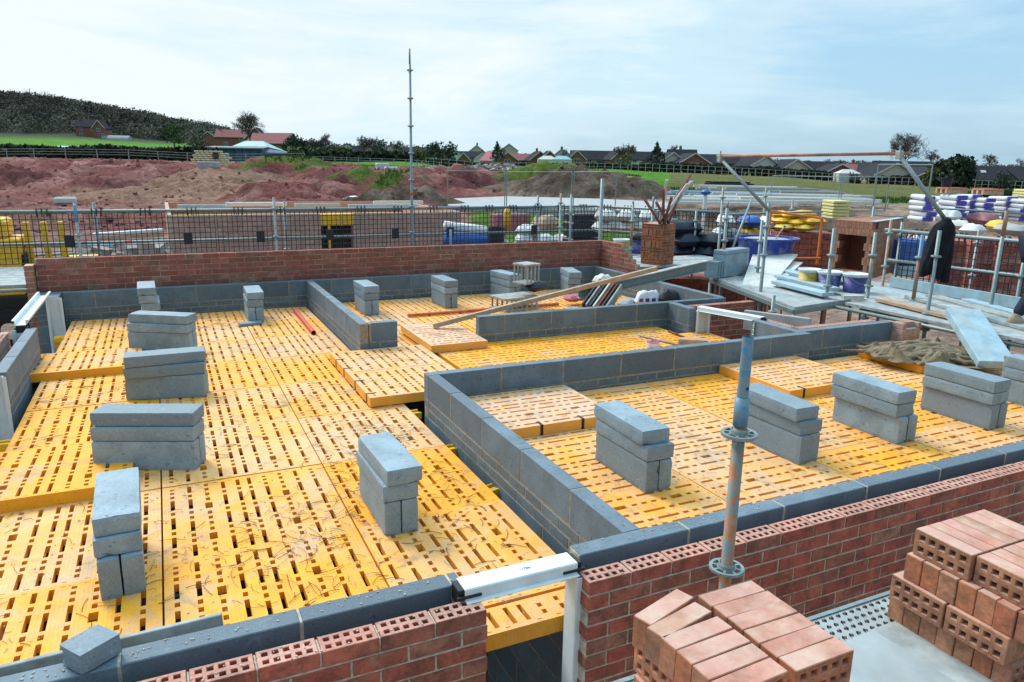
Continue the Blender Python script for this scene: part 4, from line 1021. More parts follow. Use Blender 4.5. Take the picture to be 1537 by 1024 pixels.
for i,(x,y,d) in enumerate([(1172,322,15.2),(1187,323,15.1),(1206,321,15.0),(1221,332,14.9),(1175,331,15.1),(1198,334,15.0),(1180,341,15.0),(1208,342,14.9)]):
    sack(f"yellow sack on the brick pack behind the orange barrier, {['topmost left','top second','top third','top right','second row left','second row right','bottom row left','bottom row right'][i]}",at(x,y,d),-.4+.1*i,YBUCKET if i>5 else YPAINT,.46,.34,.13,i,group='yellow sacks behind the orange barrier')
def brick_pack(label,c,sx,sy,h,rz,mat=None,layers=7,group='red brick packs on the ground',name='brick_pack',base=None):
    o_=MB(); nx=max(3,int(sx/.22)); ny=max(2,int(sy/.11))
    for j in range(layers):
        z0=h*j/layers
        for i in range(nx):
            o_.bx(-sx/2+sx*i/nx+.004,-sx/2+sx*(i+1)/nx-.004,-sy/2+jit(.012),sy/2+jit(.012),z0+.003,z0+h/layers-.004)
    o=o_.build(name,mat or BRICK); o.location=c; o.rotation_euler.z=rz; return tag(o,label,'brick pack',group)
c=at(1200,372,15.2); brick_pack('red brick pack under the yellow sacks behind the orange barrier',(c.x,c.y,-.92),1.15,.8,1.42,-.55,layers=13)
# tarpaulin / sacking heap on the deck
def heap(name,label,cat,cx,cy,z,rx,ry,h,mat,seed,n=46,wr=9,rz=0,par=None,fold=.5,edge=1.0):
    mb=MB(); vs=[];fs=[]
    for j in range(n+1):
        for i in range(n+1):
            u=i/n*2-1;v=j/n*2-1; r=math.hypot(u,v)*(1+.22*hnoise(u*2+seed,v*2,3)); e=max(0,1-r**2.2)
            du=u+.35*hnoise(u*1.7,v*1.7,seed+31); dv=v+.35*hnoise(u*1.7,v*1.7,seed+37); w_=hnoise(u*1.6+seed,v*1.6,seed)*.6+(1-abs(hnoise(du*wr*.5+seed,dv*wr*.25,seed+2))*2.2)*fold*.45+(1-abs(hnoise(du*wr*.35,dv*wr*.8,seed+9))*2)*fold*.3
            x=u*rx*(1+.1*hnoise(u*3,v*3,seed+5)); y=v*ry*(1+.1*hnoise(u*3,v*3,seed+8))
            vs.append((x,y,max(-.0,h*(e**.55)*max(.12,.35+w_)+ (.006 if e>0 else 0))))
    for j in range(n):
        for i in range(n):
            a=j*(n+1)+i
            if max(vs[a][2],vs[a+1][2],vs[a+n+1][2],vs[a+n+2][2])>0: fs.append((a,a+1,a+n+2,a+n+1))
    mb.add(vs,fs); o=mb.build(name,mat,par,smooth=True); o.location=(cx,cy,z); o.rotation_euler.z=rz; q=o.modifiers.new('Sub','SUBSURF'); q.levels=q.render_levels=1
    if label: tag(o,label,cat)
    return o
def cloth_heap(label,cx,cy,z,rx,ry,mat,seed,rz,n=110):
    rnd=random.Random(seed); folds=[]
    for k in range(34):
        a=rnd.uniform(0,PI); folds.append((rnd.uniform(-.8,.8),rnd.uniform(-.8,.8),math.cos(a),math.sin(a),rnd.uniform(.25,.8),rnd.uniform(.018,.05),rnd.uniform(.02,.065)))
    vs=[];fs=[];keep=[]
    for j in range(n+1):
        for i in range(n+1):
            u=i/n*2-1; v=j/n*2-1; r=math.hypot(u,v)*(1+.30*hnoise(math.atan2(v,u)*1.1,seed,2)+.1*hnoise(u*5,v*5,seed))
            wu=u+.12*hnoise(u*2.5,v*2.5,seed+3); wv=v+.12*hnoise(u*2.5,v*2.5,seed+6)
            h=.05*(1-r*r)+.05*hnoise(u*1.5,v*1.5,seed)
            for (fx,fy,c,s_,L,w_,a) in folds:
                du,dv=wu-fx,wv-fy; t=du*c+dv*s_; q=-du*s_+dv*c
                if abs(t)<L and abs(q)<w_*5: h+=a*math.exp(-(abs(q)/w_)**1.4)*(1-(t/L)**2)**.7
            e=max(0,min(1,(1-r)/.10)); h=max(.006,h)*e**.6
            vs.append((u*rx,v*ry,h)); keep.append(r<1)
    for j in range(n):
        for i in range(n):
            a=j*(n+1)+i
            if all(keep[q] for q in (a,a+1,a+n+2,a+n+1)): fs.append((a,a+1,a+n+2,a+n+1))
    mb=MB(); mb.add(vs,fs)
    for k in range(46):
        a=rnd.gauss(0,.5)+(PI/2 if rnd.random()<.25 else 0); q0=rnd.random()**.5*.75; b_=rnd.random()*2*PI; x,y=math.cos(b_)*q0,math.sin(b_)*q0; L=rnd.uniform(.25,.6); pts=[];rs=[]; rr=rnd.uniform(.014,.04)
        for i in range(11):
            t_=i/10-.5; a2=a+1.1*hnoise(k*3.1,t_*2.5,seed); px_=x+math.cos(a)*t_*L*2+.10*math.sin(a2*3); py_=y+math.sin(a)*t_*L*2+.10*math.cos(a2*3)
            r=math.hypot(px_,py_); hz_=max(0,.085*(1-r*r))+.02*hnoise(px_*3,py_*3,k); pts.append((px_*rx,py_*ry,max(.004,hz_+.012))); rs.append(max(.003,rr*(1-(2*t_)**4)*(1+.4*hnoise(t_*4,k,7))))
        mb.tube(pts,rs,9)
    o=mb.build('sacking',mat,smooth=True); o.location=(cx,cy,z); o.rotation_euler.z=rz
    return tag(o,label,'sacking')
cloth_heap('crumpled brown sacking thrown over the bright yellow raised panel',5.86,2.48,-.222,.66,.50,SACK,4,-.5)
# leaning slab and plank items
a=on(1442,466,.18); b=Vector((5.55,1.62,-.2))
a=at(1444,468,8.3); b=at(1496,548,7.55)
mb=MB(); mb.M=Matrix.Translation(-b); mb.bar(b,a,.36,.09,up=(-.2,-.3,1)); o=mb.build('leaning_slab',BOARDBLUE,bevel=.004); o.location=b
tag(o,'long pale blue-grey slab leaning from the deck up to the right platform','slab')
a=on(650,493,-.22); a.z=-.19; b=at(986,403,9.35)
mb=MB(); mb.M=Matrix.Translation(-a); mb.bar(a,b,.06,.055); o=mb.build('timber_plank',TIMBER,bevel=.003); o.location=a; tag(o,'long raw timber plank leaning from the passage over the block wall','plank')
a=at(868,441,9.9);b=at(1060,398,10.3)
t=empty('steel_beam',a); tag(t,'galvanised steel channel beam leaning beside the timber plank onto the right scaffold','beam')
mb=MB(); mb.M=Matrix.Translation(-a); mb.bar(a,b,.02,.12); mb.build('web',GALV,t)
for s in (.062,-.062):
    mb=MB(); mb.M=Matrix.Translation(-a); up=Vector((0,0,s)); mb.bar(a+up,b+up,.12,.014); mb.build('flange',BOARD if s>0 else GALV,t)
a=on(612,475,-.345);b=on(838,458,-.345)
rail('orange-red pipe lying across the rear deck behind the partition return',(a.x,a.y,-.33),(b.x,b.y,-.33),r=.024,mat=REDPIPE,cat='pipe',name='plastic_pipe',group='plastic pipes')
a=on(443,468,-.37);b=on(471,502,-.37)
mb=MB(); mb.M=Matrix.Translation((-a.x,-a.y,.35)); mb.tube([(a.x,a.y,-.35),(b.x,b.y,-.35)],.03,10,cap=False); mb.tube([(b.x,b.y,-.35),(a.x,a.y,-.35)],.025,10,cap=False); o=mb.build('plastic_pipe',RED,smooth=True); o.location=(a.x,a.y,-.35)
tag(o,'short bright red plastic pipe lying on the left deck','pipe','plastic pipes')
a=Vector((-3.1,.21,-.10)); b=on(335,931,-.02)
mb=MB(); mb.M=Matrix.Translation(-a); mb.bar(a,(b.x,b.y+.02,-.055),.022,.11); o=mb.build('timber_plank',GREYTIMBER,bevel=.003); o.location=a; tag(o,'thin weathered plank on edge behind the front left block wall','plank')
# things in the middle room
a=on(960,503,-.29);b=on(1026,519,-.29)
rail('thin grey rod on the yellow panel near the pink tape, longer one',(a.x,a.y,-.295),(b.x,b.y,-.295),r=.011,mat=GREYTIMBER,cat='rod',name='rod',group='thin rods in the middle room')
a=on(1003,496,-.29);b=on(1027,506,-.29)
rail('thin dark rod beside the timber offcut in the middle room, shorter one',(a.x,a.y,-.295),(b.x,b.y,-.295),r=.012,mat=RUST,cat='rod',name='rod',group='thin rods in the middle room')
p=on(980,516,-.28); t=empty('tape_roll',(p.x,p.y,-.31)); tag(t,'roll of pink and white tape lying on the middle room deck','tape')
mb=MB(); mb.lathe([(.05,0),(.085,0),(.085,.045),(.05,.045),(.05,0)],n=20); mb.build('tape',WHITEB,t); mb=MB(); mb.lathe([(.045,.046),(.078,.046),(.078,.05),(.045,.05),(.045,.046)],n=20); mb.build('label_ring',plain('magenta',(.55,.05,.25)),t)
p=on(1040,513,-.26); mb=MB(); mb.box((0,0,0),(.34,.12,.08),rz=-.6); o=mb.build('timber_offcut',TIMBER,bevel=.004); o.location=(p.x,p.y,-.265); tag(o,'short thick timber offcut by the right-hand white frame','offcut')
# crates and bags in the rear room
def slat_crate(label,p,rz,sx,sy,h,mat,tilt=0,n=7,name='crate'):
    t=empty(name,p,rz); t.rotation_euler=(tilt,0,rz); tag(t,label,'crate','slotted crates in the rear room')
    mb=MB(); mb.bx(-sx/2,sx/2,-sy/2,sy/2,h-.03,h); mb.build('top',mat,t,bevel=.004); mb=MB(); mb.bx(-sx/2,sx/2,-sy/2,sy/2,0,.025); mb.build('base',mat,t,bevel=.004)
    for i in range(n):
        x=-sx/2+sx*(i+.5)/n
        mb=MB(); mb.bx(x-.012,x+.012,-sy/2,-sy/2+.02,.0255,h-.0305); mb.build('slat',mat,t); mb=MB(); mb.bx(x-.012,x+.012,sy/2-.02,sy/2,.0255,h-.0305); mb.build('slat',mat,t)
slat_crate('grey slotted plastic crate under the end of the timber plank',on(772,463,-.36),.15,.62,.42,.2,GREYTIMBER)
t=empty('crate',at(905,447,9.7),.35); t.rotation_euler=(.15,-.55,.5); tag(t,'dark slatted crate tipped on its side beside the plank, light edges','crate','slotted crates in the rear room')
for k in range(7):
    mb=MB(); mb.bx(-.26,.26,-.16+.052*k,-.16+.052*k+.022,-.07,.07); mb.build('slat',[GREYTIMBER,BLACK,RUST,PLASTERB,BLACK,GREYTIMBER,BLACK][k],t)
for k in range(3):
    mb=MB(); mb.bx(-.22+.2*k,-.18+.2*k,-.17,.21,-.085,-.0705); mb.build('bearer',PLASTERB,t)
slat_crate('pale slatted crate standing behind the block stack near the back wall',at(790,425,11),.3,.3,.3,.3,GREYTIMBER,n=4)
t=empty('cement_bag',on(973,452,-.2)); tag(t,'white cement bag with blue printed squares in the rear room','bag')
mb=sack_mesh(.42,.16,.30,3); o=mb.build('bag_body',WRAP,t,smooth=True); o.rotation_euler=(0,0,-.2)
mb=MB()
for i in range(4):
    for j in range(2): mb.box((-.15+.1*i,-.085,.03-.09*j),(.06,.004,.05))
o=mb.build('print',BLUETUB,t); o.rotation_euler.z=-.2
sack('dark crumpled sheet between the stacks near the back wall',at(805,430,11),.4,NAVYTARP,.36,.22,.14,7,name='plastic_sheet',cat='plastic sheet')
sack('pink-red bag half hidden behind the timber plank',on(862,447,-.25),.3,plain('pink_bag',(.42,.12,.14)),.34,.22,.10,8,name='bag',cat='bag')
sack('black bag right of the printed cement bag',on(1003,447,-.15),-.2,BLACK,.32,.22,.24,9,name='bag',cat='bag')
sack('white bag behind the steel beam in the rear room',at(905,421,11.3),.2,PLASTERB,.30,.22,.16,10,name='bag',cat='bag')
sack('grey dusty bag next to the tipped crate',on(945,455,-.25),.3,CONCRETE,.36,.24,.14,12,name='bag',cat='bag')
# coat hanging from the brace
def coat():
    top=at(1421,329,8.85); t=empty('coat',top); tag(t,'navy coat hanging from the right brace of the high tube','coat')
    prof=[(.0,.02,.02),(.03,.08,.06),(.08,.14,.09),(.16,.175,.10),(.3,.18,.10),(.45,.18,.10),(.56,.185,.10),(.66,.185,.10),(.70,.18,.09)]
    n=24; vs=[];fs=[]
    for zi,(z,a,b) in enumerate(prof):
        for k in range(n):
            th=2*PI*k/n; rr=1+.16*hnoise(math.cos(th)*2.2,z*3,5)+.10*math.sin(th*5+z*4)
            dz=0
            if zi==len(prof)-1: dz=.07*hnoise(th*1.3,2,7)
            off=R0*(math.cos(th)*a*rr*.86-.12*z)+FW*0; q=Vector((off.x,off.y,0))+Vector((-R0.y,R0.x,0))*(math.sin(th)*b*rr)
            vs.append((q.x,q.y,-z+dz))
    for i in range(len(prof)-1):
        for k in range(n): fs.append((i*n+k,i*n+(k+1)%n,(i+1)*n+(k+1)%n,(i+1)*n+k))
    mb=MB(); mb.add(vs,fs); o=mb.build('coat_body',COAT,t,smooth=True)
    for s,l,x in ((1,.70,.07),(-1,.58,-.15)):
        mb=MB(); pts=[]
        for i in range(8):
            f=i/7; pp=R0*(x*f**.6+.02*math.sin(f*5))-Vector((-R0.y,R0.x,0))*.07*f; pts.append((pp.x,pp.y,-.06-l*f))
        mb.tube(pts,[.05,.065,.065,.06,.06,.058,.055,.05],10); mb.build('sleeve',COAT,t,smooth=True)
    mb=MB(); mb.lathe([(.02,.02),(.05,.0),(.065,-.04),(.05,-.06)],n=12); mb.build('collar',COAT,t,smooth=True)
coat()
# ---------------------------------------------------------------- person at the right edge
def person():
    foot=on(1518,490,PZ); base=Vector((foot.x,foot.y,PZ))
    fwd=(R0*.93+Vector((-R0.y,R0.x,0))*.2).normalized(); side=Vector((-fwd.y,fwd.x,0))
    P=lambda f,s,z: (fwd*f+side*s+Vector((0,0,z)))
    root=empty('person',base); tag(root,'person in dark jeans and tan boots walking out of frame on the right platform','person')
    # joints (f forward, s left, z up); trailing right foot at origin
    J={'pel':P(.34,.09,.92),'sp':P(.42,.09,1.12),'ch':P(.50,.09,1.34),'nk':P(.56,.09,1.50),'hd':P(.62,.09,1.64),'ht':P(.63,.09,1.75),
       'hr':P(.33,0,.88),'kr':P(.26,-.01,.48),'ar':P(.03,-.01,.12),'tr':P(.16,-.01,.035),
       'hl':P(.36,.18,.88),'kl':P(.62,.19,.50),'al':P(.62,.19,.09),'tl':P(.80,.19,.035),
       'sr':P(.50,-.10,1.40),'er':P(.36,-.17,1.14),'wr':P(.20,-.19,.94),
       'sl':P(.50,.28,1.40),'el':P(.58,.34,1.13),'wl':P(.78,.32,1.0)}
    E_=[('pel','sp'),('sp','ch'),('ch','nk'),('nk','hd'),('hd','ht'),('pel','hr'),('hr','kr'),('kr','ar'),('ar','tr'),('pel','hl'),('hl','kl'),('kl','al'),('al','tl'),('ch','sr'),('sr','er'),('er','wr'),('ch','sl'),('sl','el'),('el','wl')]
    rad={'pel':.15,'sp':.13,'ch':.15,'nk':.055,'hd':.085,'ht':.07,'hr':.09,'kr':.06,'ar':.042,'tr':.035,'hl':.09,'kl':.06,'al':.042,'tl':.035,'sr':.065,'er':.045,'wr':.03,'sl':.065,'el':.045,'wl':.03}
    def skin(name,keys,edges,scale,mat,par,rads=None):
        me=bpy.data.meshes.new(name); idx={k:i for i,k in enumerate(keys)}
        me.from_pydata([J[k] for k in keys],[(idx[a],idx[b]) for a,b in edges],[]); me.materials.append(mat)
        o=bpy.data.objects.new(name,me); COL.objects.link(o); o.parent=par
        s=o.modifiers.new('Skin','SKIN'); s.use_smooth_shade=True
        for k,i in idx.items():
            r=(rads or rad)[k]*scale; me.skin_vertices[0].data[i].radius=(r,r); me.skin_vertices[0].data[i].use_root=(i==0)
        q=o.modifiers.new('Sub','SUBSURF'); q.levels=q.render_levels=2
        return o
    skin('body',list(J),E_,.93,SKIN,root)
    leg=['pel','hr','kr','ar','hl','kl','al']
    skin('jeans',leg,[('pel','hr'),('hr','kr'),('kr','ar'),('pel','hl'),('hl','kl'),('kl','al')],1.0,JEANS,root,{'pel':.165,'hr':.108,'kr':.085,'ar':.068,'hl':.108,'kl':.085,'al':.068})
    skin('hivis_jacket',['sp','pel','ch','sr','er','wr','sl','el','wl'],[('sp','pel'),('sp','ch'),('ch','sr'),('sr','er'),('er','wr'),('ch','sl'),('sl','el'),('el','wl')],1.12,HIVIS,root,{'sp':.15,'pel':.155,'ch':.16,'sr':.075,'er':.06,'wr':.042,'sl':.075,'el':.06,'wl':.042})
    for a,t_ in (('ar','tr'),('al','tl')):
        A,T=J[a],J[t_]; d=(T-A); d.z=0; d.normalize(); s=Vector((-d.y,d.x,0))
        mb=MB(); 
        for (f0,f1,wd,z0,z1) in ((-.085,.19,.05,.0,.025),):
            pass
        vs=[];fs=[]; secs=[(-.09,.035,.10),(-.04,.042,.15),(.03,.045,.13),(.10,.05,.085),(.16,.048,.07),(.20,.032,.05)]
        n=10
        for f,w_,h in secs:
            for k in range(n):
                th=2*PI*k/n; q=Vector((A.x,A.y,0))+d*f+s*(w_*math.cos(th))+Vector((0,0,max(.0,h*.5+h*.55*math.sin(th)))); vs.append(q)
        for i in range(len(secs)-1):
            for k in range(n): fs.append((i*n+k,i*n+(k+1)%n,(i+1)*n+(k+1)%n,(i+1)*n+k))
        fs+= [tuple(range(n-1,-1,-1)),tuple(range(len(vs)-n,len(vs)))]
        mb.add(vs,fs); b=mb.build('boot',BOOT,root,smooth=True)
        mb=MB(); v2=[(-.10,.05),(.21,.05)]; A0_=Vector((A.x,A.y,0)); mb.add([A0_+d*f+s*w_+Vector((0,0,z)) for f in(-.095,.205) for w_ in(-.045,.045) for z in (-.0,.022)],[(0,1,3,2),(4,6,7,5),(0,4,5,1),(2,3,7,6),(1,5,7,3),(0,2,6,4)]); mb.build('sole',DARK,b)
    for w_,e_,nm in (('wr','er','glove'),('wl','el','glove')):
        W=J[w_]; d=(J[w_]-J[e_]).normalized(); s=d.cross(Vector((0,0,1))).normalized(); u=s.cross(d)
        me=bpy.data.meshes.new('glove'); vs=[W-d*.02,W+d*.045,W+d*.085]; ed=[(0,1),(1,2)]; rr=[.034,.038,.036]
        for k in range(4):
            o_=(k-1.5)*.019; L=[.065,.08,.075,.055][k]; a=len(vs)
            vs+=[W+d*.09+s*o_,W+d*(.09+L*.55)+s*o_*1.1-u*.012,W+d*(.09+L*.85)+s*o_*1.1-u*.035]; ed+=[(2,a),(a,a+1),(a+1,a+2)]; rr+=[.0115,.0105,.009]
        a=len(vs); vs+=[W+d*.05+s*.045,W+d*.09+s*.06-u*.02]; ed+=[(1,a),(a,a+1)]; rr+=[.013,.010]
        me.from_pydata(vs,ed,[]); me.materials.append(GLOVE); o=bpy.data.objects.new('glove',me); COL.objects.link(o); o.parent=root
        o.modifiers.new('Skin','SKIN').use_smooth_shade=True
        for i,r in enumerate(rr): me.skin_vertices[0].data[i].radius=(r,r); me.skin_vertices[0].data[i].use_root=(i==0)
        q=o.modifiers.new('Sub','SUBSURF'); q.levels=q.render_levels=1
    mb=MB(); mb.lathe([(.115,-.02),(.112,.02),(.10,.07),(.06,.11),(.001,.125)],n=18,sx=1.1,sy=.95); mb.lathe([(.105,-.018),(.15,-.026),(.105,-.01)],n=18); o=mb.build('hard_hat',WHITEB,root,smooth=True); o.location=J['ht']+Vector((0,0,-.03))
person()
# ---------------------------------------------------------------- neighbouring plots and stores behind the guards
nb=empty('neighbour_wall',(2.2,18,GZ)); tag(nb,'long pinkish brick shell behind the black mesh, yellow decking on its top','building shell')
def nbw(name,mats,fn,par=nb,org=(2.2,18,GZ)):
    mb=MB(); mb.M=Matrix.Translation(-Vector(org)); fn(mb); return mb.build(name,mats,par)
def cour(mb,x0,x1,y0,y1,z0,z1):
    n=int((z1-z0)/.075)
    for j in range(n):
        m_=int((x1-x0)/.225)
        for i in range(m_+1):
            a=x0+.225*i+(.112 if j%2 else 0); b=min(x1,a+.215)
            if b-a>.03: mb.bx(a,b,y0,y1,z0+.075*j,z0+.075*j+.065,0)
    mb.bx(x0+.004,x1-.004,y0+.006,y1-.006,z0,z1-.012,1)
NBL,NBR=-1.48,6.45
nbt=.36
nbw('wall',[BRICKPALE,MORTAR],lambda mb:(cour(mb,NBL,2.33,18,18.1,GZ+1.2,nbt),cour(mb,3.22,NBR,18,18.1,GZ+1.2,nbt),mb.bx(NBL,NBR,18.005,18.095,GZ,GZ+1.19,0)))
nbw('wall',[BRICKPALE,MORTAR],lambda mb:(mb.bx(NBL,NBL+.1,18.105,24,GZ,nbt,0),mb.bx(NBR-.1,NBR,18.105,24,GZ,nbt,0),mb.bx(NBL,NBR,24,24.1,GZ,nbt,0)))
nbw('deck',[YELLOWDUSTY],lambda mb:mb.bx(NBL+.12,NBR-.12,18.2,23.9,nbt-.45,nbt-.38))
nbw('hatch_frame',[YPAINT],lambda mb:(mb.bx(2.33,3.22,17.98,18.2,nbt-.34,nbt-.03),mb.bx(2.52,2.58,17.97,18.05,GZ+1,nbt-.345)))
nbw('hatch_shade_panel',[DARK],lambda mb:mb.bx(2.33,3.22,18.15,18.2,GZ+1,nbt-.345))  # near-black panel stands in for the shade inside the hatch
nbw('post',[PINK],lambda mb:mb.bx(3.16,3.22,17.98,18.1,GZ+1,nbt-.346))
for i,(x0,x1,y,z,m_) in enumerate([(-1.2,.2,19.2,.50,BOARDBLUE),(.0,1.6,19.0,.56,WHITEB),(1.9,3.2,19.5,.5,BOARDBLUE),(3.4,5.5,19.3,.47,BOARDBLUE),(4.4,6.0,20.2,.52,PLASTERB)]):
    mb=MB(); mb.box((0,0,0),(x1-x0,.12,.10)); o=mb.build('steel_lintel',m_,bevel=.01); o.location=((x0+x1)/2,y,z); tag(o,f"pale steel lintel lying on the neighbouring deck, {['far left','left with white top','left of the pole','right of the pole','behind at the right'][i]}",'lintel','lintels on the neighbouring deck')
sack('crumpled white plastic sheet lying on the clay behind the neighbouring shell',at(542,302.5,52),.3,WHITEB,2.9,1.4,.7,21,name='plastic_sheet',cat='plastic sheet')
# yellow telehandler-like machine cab and frames at left
t=empty('site_machine',(-7.3,16,GZ)); tag(t,'yellow site machine body behind the mesh at the left frame edge','machine')
pL=on(0,392,-.9)
def mach(fn,name,mat,bev=.03):
    mb=MB(); fn(mb); return mb.build(name,mat,t,bevel=bev)
p0=at(10,345,15.8); p0=at(27,345,15.8); t.location=(p0.x,p0.y,GZ)
mach(lambda mb:mb.bx(-1.6,.05,-.5,.6,1.25,2.45),'cab',YPAINT)
mach(lambda mb:mb.bx(-1.6,-.15,-.45,.55,2.455,2.85),'hood',YPAINT,.06)
mach(lambda mb:mb.bx(-1.7,.12,-.55,.65,.75,1.245),'chassis',DARK)
for x in (-1.2,-.3): 
    mb=MB(); mb.M=Matrix.Translation((x,-.56,.5))@Matrix.Rotation(PI/2,4,'X'); mb.lathe([(.2,-.1),(.48,-.12),(.5,0),(.48,.12),(.2,.1)],n=18); mb.build('wheel',BLACK,t)
mach(lambda mb:mb.bx(.06,.10,-.4,.5,1.3,2.1),'vent',DARK,0); mach(lambda mb:mb.bx(-.9,-.4,-.515,-.503,1.9,2.2),'window',DARK,0)
t=empty('machine_arms',at(95,350,16.3)); tag(t,'yellow upright steel frame and bucket of a machine left of the blue-topped pole','machine frame'); t.location.z=GZ
for i,(dx,lean) in enumerate([(-.62,.04),(-.28,.05),(.05,.06)]):
    mb=MB(); mb.bar((dx,0,.9),(dx-lean*1.6,0,2.75),.15,.12); mb.build('arm',YPAINT,t,bevel=.01)
mb=MB(); mb.bx(-.15,.75,-.1,.5,1.2,1.95); mb.build('bucket',YPAINT,t,bevel=.04)
mb=MB(); mb.tube([(-.9,.1,2.25),(1.1,.1,2.15)],.05,8); mb.tube([(-.9,.1,2.0),(1.0,.1,2.05)],.03,8); mb.build('hose',BOARDBLUE,t,smooth=True)
# rubble and long boards between the machine and the neighbouring wall
def rubble(name,label,cx,cy,z,rx,ry,h,n,mat,s=(.06,.2),seed=0,kind='stuff',hollow=False):
    rnd=random.Random(seed); mb=MB()
    for i in range(n):
        a=rnd.random()*2*PI; q=math.sqrt(rnd.random()); x=math.cos(a)*q*rx;y=math.sin(a)*q*ry
        zz=h*(1-q**1.5)*rnd.random(); l=rnd.uniform(*s)
        rot=Matrix.Rotation(rnd.random()*6,3,'Z')@Matrix.Rotation(rnd.uniform(-.7,.7),3,'X')
        mb.box((x,y,zz+l*.2),(l*rnd.uniform(.7,1.6),l,l*rnd.uniform(.3,.9)),rot=rot)
    o=mb.build(name,mat,bevel=0); o.location=(cx,cy,z); tag(o,label,'rubble',kind=kind); return o
p=at(185,352,16.5); rubble('rubble_heap','heap of grey rubble and broken boards behind the mesh left of the neighbouring wall',p.x,p.y,GZ,2.2,1.6,2.6,420,RUBBLE,(.1,.35),5)
for i in range(3):
    a=at(140+10*i,352+6*i,15.5);b=at(245,345+8*i,15.9)
    mb=MB(); mb.M=Matrix.Translation(-a); mb.bar(a,b,.2,.05); o=mb.build('pale_board',[WHITEB,TIMBER,BOARDBLUE][i]); o.location=a; tag(o,['white board on the rubble heap behind the mesh','brown board on the rubble heap behind the mesh','pale blue board on the rubble heap behind the mesh'][i],'board')
# blue sheeting bundle, bags, drums seen through the guards
p=at(722,352,19.5)
t=empty('sheet_bundle',(p.x,p.y,-.6)); tag(t,'long bundle of blue and white sheeting behind the mesh right of the neighbouring wall','sheeting bundle')
for i,(m_,w0,z) in enumerate([(BLUETARP,.27,.22),(WHITEB,.15,.52),(NAVYTARP,.30,-.2),(YPAINT,.05,-.3)]):
    mb=MB(); mb.tube([(-1.0,.1*i-.35*(i==3),z+.25),(.1,-.35*(i==3),z+.08),(.75,-.35*(i==3),z-.18-.1*i*(i<3))],[w0*.8,w0,w0*.7],9); mb.build('roll',m_,t,smooth=True)
p=at(745,350,19); tub('water_butt','dark drum with a blue base standing beside the blue sheeting',p.x,p.y,-.9,.2,.22,1.05,NAVYTARP,n=12,rim=.01,cat='drum')
p=at(811,340,20.5)
for i in range(7):
    sack(f"white bulk bag in the heap behind the mesh, {['front left','front middle','front right','centre left','centre right','top left','topmost'][i]}",p+R0*((i%3-1)*.55+.1*(i//3))+Vector((0,0,-.6+.24*(i//3))),.4*i,WHITEB,.62,.5,.30,30+i,group='white bags in a heap behind the mesh')
sack('pinkish bulk bag on top of the white bag heap',at(820,335,21),.3,TIMBER,.8,.6,.4,41)
p=at(875,337,20)
t=empty('black_crate',p); tag(t,'stack of dark blue trays behind the mesh left of the tall grey post','trays')
for i in range(4): mb=MB(); mb.box((0,0,-.45+.22*i),(.95-.05*(i%2),.6,.18)); mb.build('tray',NAVYTARP,t,bevel=.03)
mb=MB(); mb.box((0,0,0),(1.1,.6,.5)); o=mb.build('dark_red_box',PINK,bevel=.03); o.location=at(765,333,22); tag(o,'dark red box behind the blue sheeting','box')
mb=MB(); mb.lathe([(.001,0),(.09,0),(.1,.5),(.06,.6),(.001,.62)],n=10); o=mb.build('yellow_canister',YPAINT,smooth=True); o.location=at(761,348,19.3); tag(o,'small yellow canister beside the dark drum','canister')
p=at(940,335,17.5)
for i in range(6): sack(f"grey sack on the brick pack left of the loose brick stack, {['lower left','lower middle','lower right','upper left','upper middle','upper right'][i]}",p+R0*((i%3-1)*.5)+Vector((0,0,-.1+.26*(i//3))),.2*i,PLASTERB,.6,.4,.26,60+i,group='grey sacks behind the mesh')
brick_pack('red brick pack behind the mesh left of the loose brick stack',(p.x,p.y,-1.25),2.4,.9,1.1,-.45,layers=11)
brick_pack('long red brick pack low behind the mesh, before the earth mound',(at(868,362,19).x,at(868,362,19).y,-1.9),3.2,.9,1.1,-.4,layers=11)
p=at(1065,338,15)
for i in range(7): sack(f"dark plastic wrapped bundle behind the mesh right of the loose brick stack, {['lowest left','lowest','lower right','middle left','middle right','upper','topmost'][i]}",p+R0*((i%3-1)*.55)+Vector((0,0,-.55+.24*(i//3))),.5*i,NAVYTARP,.75,.5,.30,70+i,group='dark bundles behind the mesh')
brick_pack('red brick pack under the dark bundles behind the mesh',(p.x,p.y,-1.6),2.6,.9,1.15,-.6,layers=12)
p=at(1125,330,15.5)
for i in range(6): sack(f"white and yellow sack behind the blue tub, {['left low','middle low','right low','left high','middle high','right high'][i]}",p+R0*((i%3-1)*.5)+Vector((0,0,-.3+.26*(i//3))),.3*i,[WHITEB,YPAINT,WHITEB,WHITEB,BLUETARP,WHITEB][i],.55,.4,.24,80+i,group='sacks behind the blue tub')
